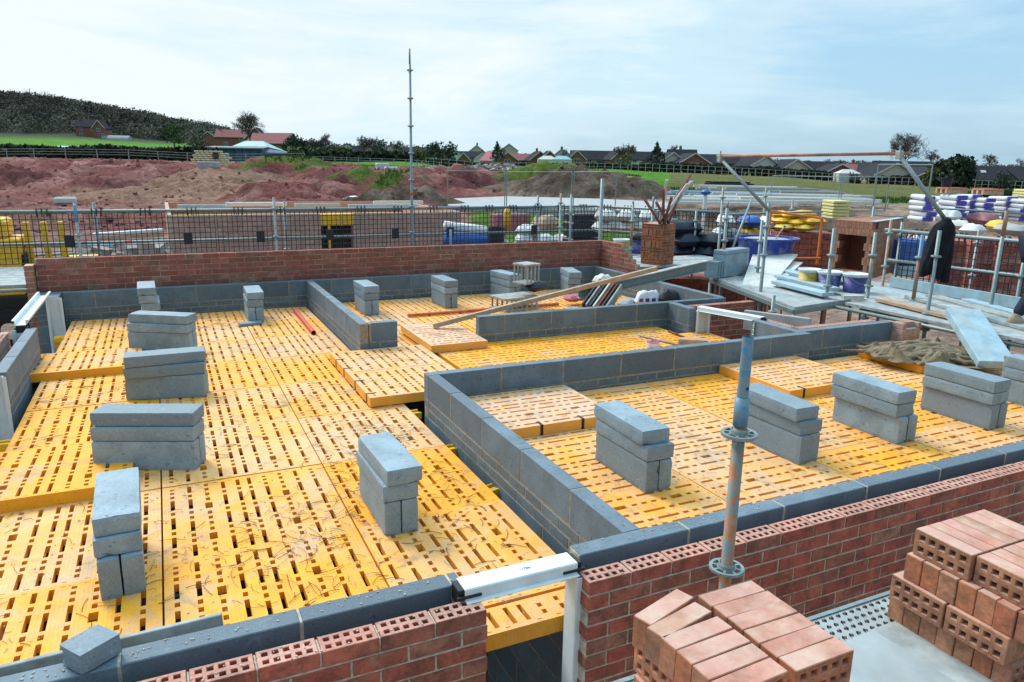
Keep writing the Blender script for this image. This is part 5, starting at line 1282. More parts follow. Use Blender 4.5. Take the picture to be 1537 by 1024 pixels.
# right side: blue crate, brick packs, wrapped stacks
p=at(1366,385,12.2); t=empty('blue_pack',(p.x,p.y,PZ)); tag(t,'blue wrapped pack behind the mesh guard left of the navy coat','pack')
mb=MB(); mb.box((0,0,.42),(.46,.36,.40),rz=-.5); mb.build('wrapped_top',BLUETARP,t,bevel=.03)
mb=MB(); mb.box((0,0,.11),(.44,.35,.17),rz=-.5); mb.build('base',BOARDBLUE,t,bevel=.02)
mb=MB(); mb.tube([(-.15,0,.62),(-.05,0,.74),(.1,0,.75),(.2,0,.64)],.012,6); mb.build('handle',WHITEB,t)
k=0
for (px_,py_,d,w_,lab) in [(1437,440,14,1.3,'left pack of red bricks behind the right mesh guard'),(1478,447,13.6,1.3,'middle pack of red bricks behind the right mesh guard'),(1520,452,13.2,1.3,'right pack of red bricks behind the right mesh guard'),(1570,460,13,1.3,'pack of red bricks behind the person')]:
    p=at(px_,py_,d); ztop=at(px_,357,d).z; brick_pack(lab,(p.x,p.y,ztop-1.45),.95,.9,1.45,-.75,brick_mat('store_brick',[(.40,.10,.08),(.32,.08,.065),(.48,.16,.12),(.50,.30,.24)]) if k==0 else MATS['store_brick'],layers=14); k+=1
for i,(px_,py_,d,l,h,m_) in enumerate([(1395,357,15,1.2,.3,PLASTERB),(1460,345,15.5,1.0,.35,WHITEB),(1440,338,16,.9,.3,PLASTERB),(1500,340,16,1.0,.4,YBUCKET),(1475,330,17,1.2,.5,PINK),(1520,345,15,1.0,.35,CONCRETE),(1425,325,17,.7,.5,WHITEB),(1378,352,15.5,.7,.2,REDPIPE)]):
    sack(['pale cover on the packs left of the navy coat','white sack on the brick packs right of the coat','grey sack behind the white sack right of the coat','cream sack on the packs under the orange upright','dark red wrapped bale before the violet bags','grey sack at the right frame edge','white sheet blowing behind the coat','orange net roll left of the coat'][i],at(px_,py_,d),.3*i,m_,l*.62,.4,h*.62,90+i,name='store_sack')
def wrapped(label,px_,ptop,pbot,d,wpx,cols=5,side=True):
    p=at(px_,pbot,d); z1=at(px_,ptop,d).z; h=z1-p.z; w_=wpx*d/F_PX
    w_*=.84; t=empty('wrapped_stack',p,-YAW); tag(t,label,'bag stack','stacks of violet and white wrapped bags')
    n=cols
    for j in range(n):
        mb=MB(); mb.bx(-w_*.5,w_*.5,-.37,.37,-h/n*.46,h/n*.46); o=mb.build('bag',WRAP,t,bevel=.06,seg=3); o.location=(jit(.03),jit(.03),h*(j+.5)/n); o.rotation_euler=(jit(.03),jit(.03),jit(.06))
        mb=MB(); mb.box((-w_*.08,-.385,0),(w_*.72,.03,h/n*.78)); o2=mb.build('print',PURPLEPRINT,o)
    return t
for i,(px_,a,b,d,wd,lab) in enumerate([(1382,292,332,18,23,'leftmost stack of violet and white bags'),(1408,294,334,18.6,20,'second stack of violet and white bags from the left'),(1425,291,335,17.6,24,'stack of violet and white bags under the orange-topped pallet'),(1447,291,330,18.4,22,'stack of violet and white bags right of the orange-topped pallet'),(1468,296,332,18,22,'stack of violet and white bags left of the orange upright'),(1500,294,330,18.5,24,'dark violet bag stack right of the orange upright'),(1525,298,332,18,26,'stack of violet bags at the right frame edge')]):
    wrapped(lab,px_,a,b,d,wd,5)
for (px_,py_,d,lab) in ((1428,287,17.6,'orange timber pallet on top of the violet bag stack'),(1482,289,18,'brown timber pallet on the bags beside the orange upright')):
    t=empty('pallet',at(px_,py_,d),-YAW); tag(t,lab,'pallet')
    for k in range(5): mb=MB(); mb.box((-.2+.1*k,0,.07),(.08,.5,.03)); mb.build('deck_board',REDPIPE if 'orange' in lab else TIMBER,t)
    for k in range(3): mb=MB(); mb.box((0,-.2+.2*k,.0),(.5,.07,.1)); mb.build('bearer',TIMBER,t)
p=at(1420,281,17.6); tub('blue_bucket','small dark blue bucket on the pallet atop the bag stack',p.x,p.y,p.z,.10,.13,.22,NAVYTARP,n=12,rim=.01,cat='bucket')
def yellow_stack(label,px_,a,b,d,wpx,n=6):
    p=at(px_,b,d); h=at(px_,a,d).z-p.z; w_=wpx*d/F_PX
    t=empty('board_stack',p,-YAW); tag(t,label,'insulation stack')
    m_=MATS.get('pale_yellow') or plain('pale_yellow',(.66,.62,.26),.7,var=.08)
    for j in range(n): mb=MB(); mb.box((jit(.02),0,h*(j+.5)/n),(w_,.6,h/n-.012)); mb.build('board',m_,t,bevel=.01)
yellow_stack('stack of pale yellow insulation boards behind the large brick pack',1253,300,328,16,25)
yellow_stack('stack of pale yellow insulation boards at the right frame edge',1545,284,300,19,30,4)
# pale field of timber and pipes lying on the ground in the middle distance
for i,(px_,py_,d,l,m_) in enumerate([(1090,276,60,4,NAVYTARP),(1120,283,50,8,PLASTERB),(1160,286,48,9,GREYTIMBER),(1090,292,45,7,BOARDBLUE),(1180,296,42,10,PLASTERB),(1130,300,40,9,WHITEB),(1210,302,38,8,PLASTERB),(1085,304,38,7,PLASTERB),(1220,292,45,6,GREYTIMBER)]):
    p=at(px_,py_,d); mb=MB(); 
    for k in range(5): mb.box((jit(.5),k*.5-1,.12*(k%2)),(l*random.uniform(.6,1),.3,.12),rz=jit(.06))
    o=mb.build('timber_pile',m_); o.location=p; o.rotation_euler.z=-.5
    tag(o,['low dark pile under a blue cover at the field edge','pale timber pile at the edge of the green field, upper','grey timber pile at the edge of the green field, right','pale blue pipe pile left of the high brace','long pale timber pile in the middle of the storage area','white pipe pile right of the high brace','pale timber pile before the yellow boards','pale pile at the left of the storage area','grey timber pile behind the yellow boards'][i],'timber pile')
p=at(1059,293,22); t=empty('marker_post',p); tag(t,'white post with a blue cap in front of the storage area','post')
mb=MB(); mb.tube([(0,0,-1.5),(0,0,.0)],.06,8); mb.build('post',WHITEB,t); mb=MB(); mb.lathe([(.03,0),(.13,.03),(.15,.10),(.1,.15),(.001,.16)],n=12); mb.build('cap',BLUETARP,t)
# ---------------------------------------------------------------- terrain
HZ=lambda px,y,d: at(px,y,d).z
COLS=[-700,-150,100,300,450,600,700,800,900,1000,1150,1300,1450,1700,2300]
# (depth -> image row) tables, read off the photograph for each direction
TAB={-700:[(50,318),(75,280),(100,245),(135,241),(250,228),(380,208)],
 -150:[(50,318),(75,280),(100,244),(135,240),(250,226),(380,206)],
 100:[(50,318),(72,285),(85,258),(100,242),(135,239),(250,222),(380,209)],
 300:[(50,318),(70,280),(85,255),(100,247),(135,244),(250,232),(380,218)],
 450:[(50,315),(70,278),(88,256),(105,248),(150,244),(250,238),(380,234)],
 600:[(48,318),(70,282),(90,262),(112,252),(150,243),(250,242),(380,240)],
 700:[(46,318),(70,290),(90,272),(112,259),(150,254),(250,247),(380,245)],
 800:[(46,318),(70,296),(90,283),(115,264),(150,255),(250,249),(380,247)],
 900:[(46,320),(70,300),(95,276),(120,262),(150,254),(250,251),(380,249)],
 1000:[(46,322),(70,300),(95,283),(125,267),(165,259),(250,253),(380,251)],
 1150:[(46,325),(70,306),(95,292),(125,276),(165,265),(250,256),(380,254)],
 1300:[(46,328),(70,309),(95,298),(125,286),(165,276),(250,262),(380,257)],
 1450:[(46,330),(70,311),(95,302),(125,292),(160,282),(250,266),(380,260)],
 1700:[(46,332),(70,314),(95,305),(125,296),(165,288),(250,270),(380,264)],
 2300:[(46,332),(70,314),(95,305),(125,296),(165,288),(250,270),(380,264)]}
def prof(px):
    px=max(COLS[0],min(COLS[-1],px))
    for i in range(len(COLS)-1):
        if px<=COLS[i+1]: break
    a,b=COLS[i],COLS[i+1]; f=(px-a)/(b-a)
    return a,b,f
def zcol(c,d):
    T=[(0,GZ),(24,GZ),(38,GZ-.05)]+[(dd,max(GZ-.3,HZ(c,y,dd))) for dd,y in TAB[c]]+[(700,HZ(c,TAB[c][-1][1],380)+6),(3000,HZ(c,TAB[c][-1][1],380)+10)]
    for j in range(len(T)-1):
        if d<=T[j+1][0]:
            f=(d-T[j][0])/(T[j+1][0]-T[j][0]); f=f*f*(3-2*f); return T[j][1]+(T[j+1][1]-T[j][1])*f
    return T[-1][1]
# ridge line of the wooded hill (image column -> row at 520 m)
HILL=[(-900,150),(-300,140),(0,146),(60,149),(110,156),(170,166),(220,174),(300,190),(360,200),(420,213),(480,226),(540,238),(620,246)]
def hillz(px,d):
    if px>=HILL[-1][0]: return None
    px=max(px,HILL[0][0])
    for i in range(len(HILL)-1):
        if px<=HILL[i+1][0]: break
    f=(px-HILL[i][0])/(HILL[i+1][0]-HILL[i][0]); y=HILL[i][1]+(HILL[i+1][1]-HILL[i][1])*f
    z=HZ(px,y,560)-3.5
    z0=zcol(COLS[0],380) if px<COLS[0] else None
    return z
def mound(x,y,cx,cy,rx,ry,h,rz=0,p=2):
    dx,dy=x-cx,y-cy; c,s=math.cos(rz),math.sin(rz); u=(dx*c+dy*s)/rx; v=(-dx*s+dy*c)/ry; q=u*u+v*v
    return h*max(0,1-q)**p if q<1 else 0
MD=[]   # soil mounds: (px,depth,rx,ry,h,colour)
for px_,d,rx,ry,h,colr in [(875,68,8.0,5,2.3,'soil'),(930,70,6,4.5,2.1,'soil'),(805,70,6,4,1.2,'soil'),(825,80,8,4,2.6,'soilgrass'),(965,74,5,4,1.2,'soil'),(690,78,5,3,1.8,'red'),(650,74,5,3,1.4,'red'),(730,84,6,3.5,1.5,'red'),(575,66,6,3,1.5,'redgrass'),(520,72,6,3,1.2,'red'),(430,80,9,4,1.5,'redgrass'),(330,66,7,4,1.6,'tan'),(250,58,9,4,1.0,'tan'),(200,74,9,4,1.4,'red'),(60,78,10,4,1.3,'red'),(-40,70,10,5,2.0,'red'),(120,66,7,4,1.0,'red'),(610,50,5,2.5,1.0,'soil'),(420,56,6,3,1.0,'red'),(650,96,8,4,.5,'rub'),(760,104,12,4,.3,'rub'),(720,92,6,3,.5,'rub'),(830,100,14,4,1.6,'soilgrass'),(470,60,5,3,1.0,'red')]:
    p=at(px_,300,d); MD.append((p.x,p.y,rx,ry,h,colr))
def sstep(a,b,x):
    t=max(0,min(1,(x-a)/(b-a))); return t*t*(3-2*t)
CR=dict(red0=(.13,.040,.038),red=(.215,.068,.058),red2=(.36,.175,.145),tan=(.34,.20,.13),soil=(.105,.072,.05),soil2=(.17,.125,.09),grass=(.075,.205,.010),moundgrass=(.10,.145,.022),olive=(.125,.13,.035),site=(.40,.27,.205),hill=(.035,.04,.025))
def lerp(a,b,f): return tuple(a[i]+(b[i]-a[i])*f for i in range(3))
def terrain(px,d):
    a,b,f=prof(px); f=f*f*(3-2*f); z=zcol(a,d)*(1-f)+zcol(b,d)*f
    rr=ray(px,300); p=CAM+rr*d; x,y=p.x,p.y
    road=sstep(630,680,px)*(1-sstep(62,66,d))
    site=(1-road)*sstep(34,46,d)*(1-sstep(100,118,d))*(1-.6*sstep(600,650,px)*(1-sstep(940,980,px))*sstep(78,90,d)) if px<940 else sstep(34,46,d)*(1-sstep(60,78,d))*.7
    wx=x+1.3*hnoise(x*.3,y*.3,41); wy=y+1.3*hnoise(x*.3,y*.3,43)
    n=hnoise(x*.12,y*.12,2)*.55+sum(a_*(1-2.4*abs(hnoise(wx*f_,wy*f_*1.3,f_*9))) for f_,a_ in ((.22,.30),(.5,.26),(1.1,.17),(2.3,.09),(4.6,.045)))
    if site>.01:
        z+=site*n*.72; tt=z/.75; fr=tt-math.floor(tt); z=z*(1-.6*site)+.6*site*.75*(math.floor(tt)+sstep(.35,.72,fr))
    g=hnoise(x*.09,y*.09,8)
    # colour
    if px<760: c=lerp(lerp(CR['red'],CR['red0'],sstep(-.1,.4,hnoise(x*.13,y*.16,51))),CR['red2'],sstep(.0,.45,hnoise(x*.25,y*.3,31)+.5*hnoise(x*1.2,y*1.3,33))*.8)
    else: c=lerp(CR['site'],CR['soil2'],sstep(-.3,.3,hnoise(x*.3,y*.3,31)))
    if d<44: c=lerp(CR['site'],c,sstep(30,44,d))
    if px<350 and 40<d<64: c=lerp(c,CR['tan'],.5*sstep(-.1,.3,g))
    zm=0
    for (mx,my,rx,ry,h,cl) in MD:
        q=mound(x,y,mx,my,rx,ry,1,YAW*-1,1)
        if q>0:
            zm=max(zm,h*q**1.1*(1+.25*hnoise(x*.9,y*.9,14)+.25*abs(hnoise(x*1.7,y*1.7,17))))
            k=sstep(0,.25,q)
            if cl=='soil': c=lerp(c,lerp(CR['soil'],CR['soil2'],sstep(-.2,.3,hnoise(x*.8,y*.8,5))),k)
            elif cl=='tan': c=lerp(c,CR['tan'],k*.8)
            elif cl=='soilgrass': c=lerp(c,lerp(CR['soil'],CR['moundgrass'],sstep(.3,.5,q+.3*hnoise(x*.5,y*.5,3))),k)
            elif cl=='redgrass': c=lerp(c,CR['moundgrass'],k*sstep(.25,.6,q*.6+.9*hnoise(x*.45,y*.6,9)))
    z+=zm
    far=sstep(101,112,d) if px<720 else (sstep(112,126,d) if px<960 else sstep(72+24*hnoise(px*.01,1,1),84,d))
    gr=CR['grass'] if d>100 and px<1000 else lerp(CR['grass'],CR['olive'],sstep(88,108,d+5*hnoise(x*.1,y*.1,3)))
    if px>=1000 and d>150: gr=lerp(gr,(.2,.15,.08),.3)
    if 105<d<120 and px<450: gr=lerp(gr,(.2,.12,.05),.6)
    c=lerp(c,gr,far)
    if d>330:
        hz=hillz(px,d)
        if hz is not None:
            k=sstep(345,560,d); z=z*(1-k)+max(z,hz)*k if d<=560 else max(hz,z) ; 
            if d>560: z=hz-(d-560)*.02
        c=lerp(c,CR['hill'],sstep(330,380,d))
    if 690<px<990 and d<48: c=lerp(c,lerp(CR['moundgrass'],CR['grass'],.5),sstep(690,720,px)*(1-sstep(950,990,px))*sstep(22,26,d)*(1-sstep(44,48,d)))
    return x,y,z,c
AZ=[-760+ (2340+760)*i/430 for i in range(431)]
DS=[-0.0]; DS=[2.0]; 
while DS[-1]<34: DS.append(DS[-1]*1.12+.4)
while DS[-1]<125: DS.append(DS[-1]+.42+DS[-1]*.001)
while DS[-1]<760: DS.append(DS[-1]*1.035)
DS+= [1000,1500,2400,4200]
vs=[];cs=[];fs=[]
for d in DS:
    for px_ in AZ:
        x,y,z,c=terrain(px_,d); vs.append((x,y,z)); cs.append(c)
n=len(AZ)
for j in range(len(DS)-1):
    for i in range(n-1): a=j*n+i; fs.append((a,a+1,a+n+1,a+n))
# close the sheet round the back of the viewpoint
o0=len(vs); 
ring=[(-300,-300),(300,-300)]
me=bpy.data.meshes.new('ground'); me.from_pydata(vs,[],fs); me.polygons.foreach_set('use_smooth',[True]*len(me.polygons))
at_=me.color_attributes.new('soil','FLOAT_COLOR','POINT'); at_.data.foreach_set('color',[q for c in cs for q in (*c,1)])
m_,nt,b=new_mat('ground'); ca=nd(nt,'ShaderNodeVertexColor'); ca.layer_name='soil'
tcn=nd(nt,'ShaderNodeTexCoord')
f=noise(nt,1.3,9,.72,vec=tcn.outputs['Object'],dist=.4); f2=noise(nt,.16,6,.6,vec=tcn.outputs['Object'])
c=mix(nt,.75,ca.outputs['Color'],ramp(nt,f,[(.28,.10),(.5,.48),(.72,.88)]),'OVERLAY'); c=mix(nt,.35,c,ramp(nt,f2,[(.3,.2),(.7,.8)]),'OVERLAY')
nt.links.new(c,b.inputs['Base Color']); b.inputs['Roughness'].default_value=.95; b.inputs['Specular IOR Level'].default_value=.15
f5=noise(nt,4.5,8,.75,vec=tcn.outputs['Object'],dist=.6); c=mix(nt,.5,c,ramp(nt,f5,[(.3,.15),(.5,.5),(.7,.85)]),'OVERLAY'); nt.links.new(c,b.inputs['Base Color'])
bump(nt,b,math_n(nt,'ADD',f,math_n(nt,'MULTIPLY',f5,.5)),1.0,.4); me.materials.append(m_); me.update()
g=bpy.data.objects.new('ground',me); COL.objects.link(g); tag(g,kind='structure')
mb=MB(); mb.add([(-400,-300,GZ-.06),(400,-300,GZ-.06),(400,6,GZ-.06),(-400,6,GZ-.06)],[(0,1,2,3)]); o=mb.build('ground',plain('bare_ground',(.44,.31,.235),.95,var=.2,nscale=.5)); tag(o,kind='structure')
def gz(px,d):
    return terrain(px,d)[2]
def gp(px,d):
    x,y,z,_=terrain(px,d); return Vector((x,y,z))
# concrete hard-standing
def strip(name,label,pts,mat,h=.06,kind='structure'):
    mb=MB(); n=len(pts); v=[(p.x,p.y,p.z+h) for p in pts]+[(p.x,p.y,p.z-1.2) for p in pts]
    mb.add(v,[tuple(range(n))[::-1],]+[(i,(i+1)%n,(i+1)%n+n,i+n) for i in range(n)]); o=mb.build(name,mat); tag(o,kind=kind)
    if label: tag(o,label)
    return o
for pts in ([(672,313,47),(672,302,56),(760,298,60),(900,302,56),(1010,308,50),(1010,322,42),(860,320,44)],[(430,322,42),(470,307,52),(590,310,50),(600,322,42)]):
    P_=[at(*q)+Vector((0,0,.12)) for q in pts]; zz=sum(p.z for p in P_)/len(P_)
    strip('concrete_road',None,P_,CONCRETE)
# ---------------------------------------------------------------- distant fences
def wire_fence(name,label,pts,h,sp,mat,r=.05,rails=2,cat='fence',limit=95):
    t=empty(name,pts[0]); tag(t,label,cat); o0=Vector(pts[0]); n=0
    acc=[]
    for i in range(len(pts)-1):
        a=Vector(pts[i]);b=Vector(pts[i+1]); L=(b-a).length; k=max(1,int(L/sp))
        for j in range(k): acc.append(a.lerp(b,j/k))
    acc.append(Vector(pts[-1])); acc=acc[:limit]
    pmesh=None
    for p in acc:
        if pmesh is None:
            mb=MB(); mb.tube([(0,0,-.3),(0,0,h)],r,6); q=mb.build('post',mat,t); pmesh=q.data
        else: q=bpy.data.objects.new('post',pmesh); COL.objects.link(q); q.parent=t
        q.location=p-o0
    mb=MB()
    for k in range(rails):
        z=h*(.45+.5*k/max(1,rails-1)); mb.tube([p-o0+Vector((0,0,z)) for p in acc],r*.45,4)
    mb.build('rail',mat,t); return t
wire_fence('post_fence','wire fence with pale posts along the top of the red clay bank at the left',[gp(x,101) for x in (-300,-100,60,200,330,460)],1.35,3.4,GREYTIMBER,.05,3)
wire_fence('post_fence','wire fence in front of the green strip left of the very tall pole',[gp(x,114) for x in (470,540,610,660)],1.3,1.6,GREYTIMBER,.05,3)
wire_fence('post_fence','wooden fence between the field and the bungalows, middle stretch',[gp(x,160) for x in (640,720,800,860,940)],1.4,1.5,GREYTIMBER,.07,2)
wire_fence('post_fence','wooden fence between the field and the bungalows, right stretch',[gp(x,163) for x in (945,1040,1130,1220,1320,1440,1560)],1.7,1.45,GREYTIMBER,.07,2)
wire_fence('post_fence','low post and rail fence before the bright green strip behind the storage area',[gp(x,60) for x in (1000,1100,1200,1300,1400,1480)],.9,1.6,GREYTIMBER,.05,1)
def heras(label,pts,h=1.9,sp=2.6):
    t=empty('site_fence',pts[0]); tag(t,label,'site fence','temporary mesh fences'); o0=Vector(pts[0])
    for i in range(len(pts)-1):
        a=Vector(pts[i]);b=Vector(pts[i+1]); k=max(1,round((b-a).length/sp))
        for j in range(k):
            p=a.lerp(b,j/k)-o0;q=a.lerp(b,(j+.97)/k)-o0; mb=MB()
            for u in (p,q): mb.tube([u,u+Vector((0,0,h))],.025,5)
            for z in (.15,h): mb.tube([p+Vector((0,0,z)),q+Vector((0,0,z))],.022,5)
            mb.build('fence_panel',GALV,t)
heras('grey temporary fence panels along the concrete road behind the white bags',[at(672,316,36),at(760,317,36.5),at(860,318,36),at(925,319,35)])
heras('grey temporary fence panels before the green field, left of the wrapped bags',[at(1308,330,24),at(1390,334,23)],1.75)
heras('grey temporary fence panels behind the storage piles',[at(1155,312,40),at(1260,316,38),at(1330,318,37)],1.7)
# ---------------------------------------------------------------- rubble on the far mounds
for i,(px_,d,rx,ry,nn,sz) in enumerate([(660,95,5,2,380,(.25,.8)),(690,90,4,2,260,(.2,.7)),(745,100,7,2.5,420,(.25,.8)),(770,104,8,3,380,(.25,.9)),(740,88,3.5,1.5,200,(.3,.9)),(640,98,4,2,160,(.2,.6)),(790,108,6,2,200,(.3,.7))]):
    p=gp(px_,d); rubble('rubble_heap',['broken concrete strewn over the mound right of the very tall pole','stones scattered below the main rubble mound','broken concrete on the mound before the red-roofed bungalow','rubble on the rise before the conservatories','pale concrete lumps low on the red mound','loose stones around the foot of the very tall pole','scattered stones before the grass mound'][i],p.x,p.y,p.z-.15,rx,ry,.8,nn,RUBBLE,(sz[0]*.7,sz[1]*.62),100+i)
mb=MB(); p=gp(324,92)
mb.add([(-2.6,-.2,.1),(2.2,-.2,-.1),(1.3,1.9,1.65),(-2.2,1.9,1.7)],[(0,1,2,3)]); mb.M=Matrix()
t=empty('pipe_headwall',(p.x,p.y,p.z+.25),-.1); tag(t,'pale sandbag headwall with a round dark pipe mouth in the red bank','headwall')
mb=MB()
for j in range(7):
    for i in range(9-j//2):
        x=-2.5+.56*i+(.25 if j%2 else 0)+.1*j; mb.box((x,.28*j,.26*j),(.54,.5,.24),rz=jit(.1))
mb.build('sandbags',plain('sandbag',(.52,.44,.26),.95,var=.15),t,bevel=.08)
mb=MB(); mb.M=Matrix.Translation((.35,.45,1.0))@Matrix.Rotation(PI/2-.5,4,'X'); mb.lathe([(.001,.25),(.33,.25),(.34,.32),(.40,.32),(.40,0)],n=16); mb.build('pipe_mouth',BLACK,t)
mb=MB(); mb.box((0,0,.3),(1.7,.9,.75)); o=mb.build('concrete_chamber',CONCRETE,bevel=.05); o.location=gp(317,66); o.rotation_euler.z=-.4; tag(o,'small grey concrete block lying on the red clay below the headwall','concrete block')
for i,(px_,d,l) in enumerate([(98,52,.9),(575,95,1.2),(588,88,1.0)]):
    mb=MB(); mb.box((0,0,.3),(l*1.6,l*.6,.5+.4*(i==1)),rz=jit(.4)); o=mb.build('stone_slab',PLASTERB,bevel=.12); o.location=gp(px_,d); tag(o,['flat pale slab lying on the clay above the left mesh guard','large pale boulder on the clay track left of the tall pole','low pale stone beside the grassy mound'][i],'stone')
# ---------------------------------------------------------------- houses
def house(label,px_,ybase,d,wm,dm,eave,ridge,wall,roof,gable=True,rz=0,name='bungalow',wins=(),chim=(),z=None,group='bungalows beyond the field',barge=True):
    p=at(px_,ybase,d); t=empty(name,(p.x,p.y,p.z),-YAW+rz); tag(t,label,'house',group)
    a,b=wm/2,dm/2
    mb=MB(); mb.bx(-a,a,-b,b,-1.5,eave)
    if gable:   # gable end faces the viewer
        mb.add([(-a,-b,eave),(a,-b,eave),(0,-b,ridge-.15),(-a,b,eave),(a,b,eave),(0,b,ridge-.15)],[(0,1,2),(4,3,5)])
    else: mb.add([(-a,-b,eave),(-a,b,eave),(-a,0,ridge-.15),(a,-b,eave),(a,b,eave),(a,0,ridge-.15)],[(1,0,2),(3,4,5)])
    mb.build('wall',wall,t)
    mb=MB(); o_=.45; th=.18; sl=(ridge-eave)/(a if gable else b)
    if gable:
        for s in (-1,1):
            v=[(0,-b-o_,ridge),(0,b+o_,ridge),(s*(a+o_),b+o_,eave-sl*o_),(s*(a+o_),-b-o_,eave-sl*o_)]
            mb.add(v+[(x,y,z_-th) for x,y,z_ in v],[(0,1,2,3),(7,6,5,4),(0,3,7,4),(1,5,6,2),(2,6,7,3)])
    else:
        for s in (-1,1):
            v=[(-a-o_,0,ridge),(a+o_,0,ridge),(a+o_,s*(b+o_),eave-sl*o_),(-a-o_,s*(b+o_),eave-sl*o_)]
            mb.add(v+[(x,y,z_-th) for x,y,z_ in v],[(0,1,2,3),(7,6,5,4),(0,3,7,4),(1,5,6,2),(2,6,7,3)])
    rf=mb.build('roof',roof,t)
    if gable and barge:
        mb=MB()
        for s in (-1,1): mb.bar((0,-b-o_-.03,ridge-.12),(s*(a+o_),-b-o_-.03,eave-sl*o_-.12),.06,.26,up=(0,0,1))
        mb.build('bargeboard',FARWHITE,t)
    for (x,z_,w_,h) in wins:
        mb=MB(); mb.bx(x-w_/2-.1,x+w_/2+.1,-b-.05,-b+.02,z_-.1,z_+h+.1); f=mb.build('window',FARWHITE,t)
        mb=MB(); mb.bx(x-w_/2,x-.05,-b-.07,-b-.052,z_,z_+h); mb.bx(x+.05,x+w_/2,-b-.07,-b-.052,z_,z_+h); mb.build('pane',GLASS,f)
    for (x,y) in chim:
        mb=MB(); mb.bx(x-.4,x+.4,y-.3,y+.3,(eave+ridge)/2,ridge+.9); mb.bx(x-.45,x+.45,y-.35,y+.35,ridge+.9,ridge+1.02); mb.tube([(x,y,ridge+1.02),(x,y,ridge+1.35)],.13,6); mb.build('chimney',FARBRICK,rf)
    return t
W2=[(-1.8,.9,1.3,1.1),(1.8,.9,1.3,1.1)]; W1=[(0,.9,2.2,1.2)]
LW=dict(w=FARWHITE,c=FARCREAM,b=FARBRICK); LR=dict(d=ROOFD,r=ROOFR,p=ROOFP)
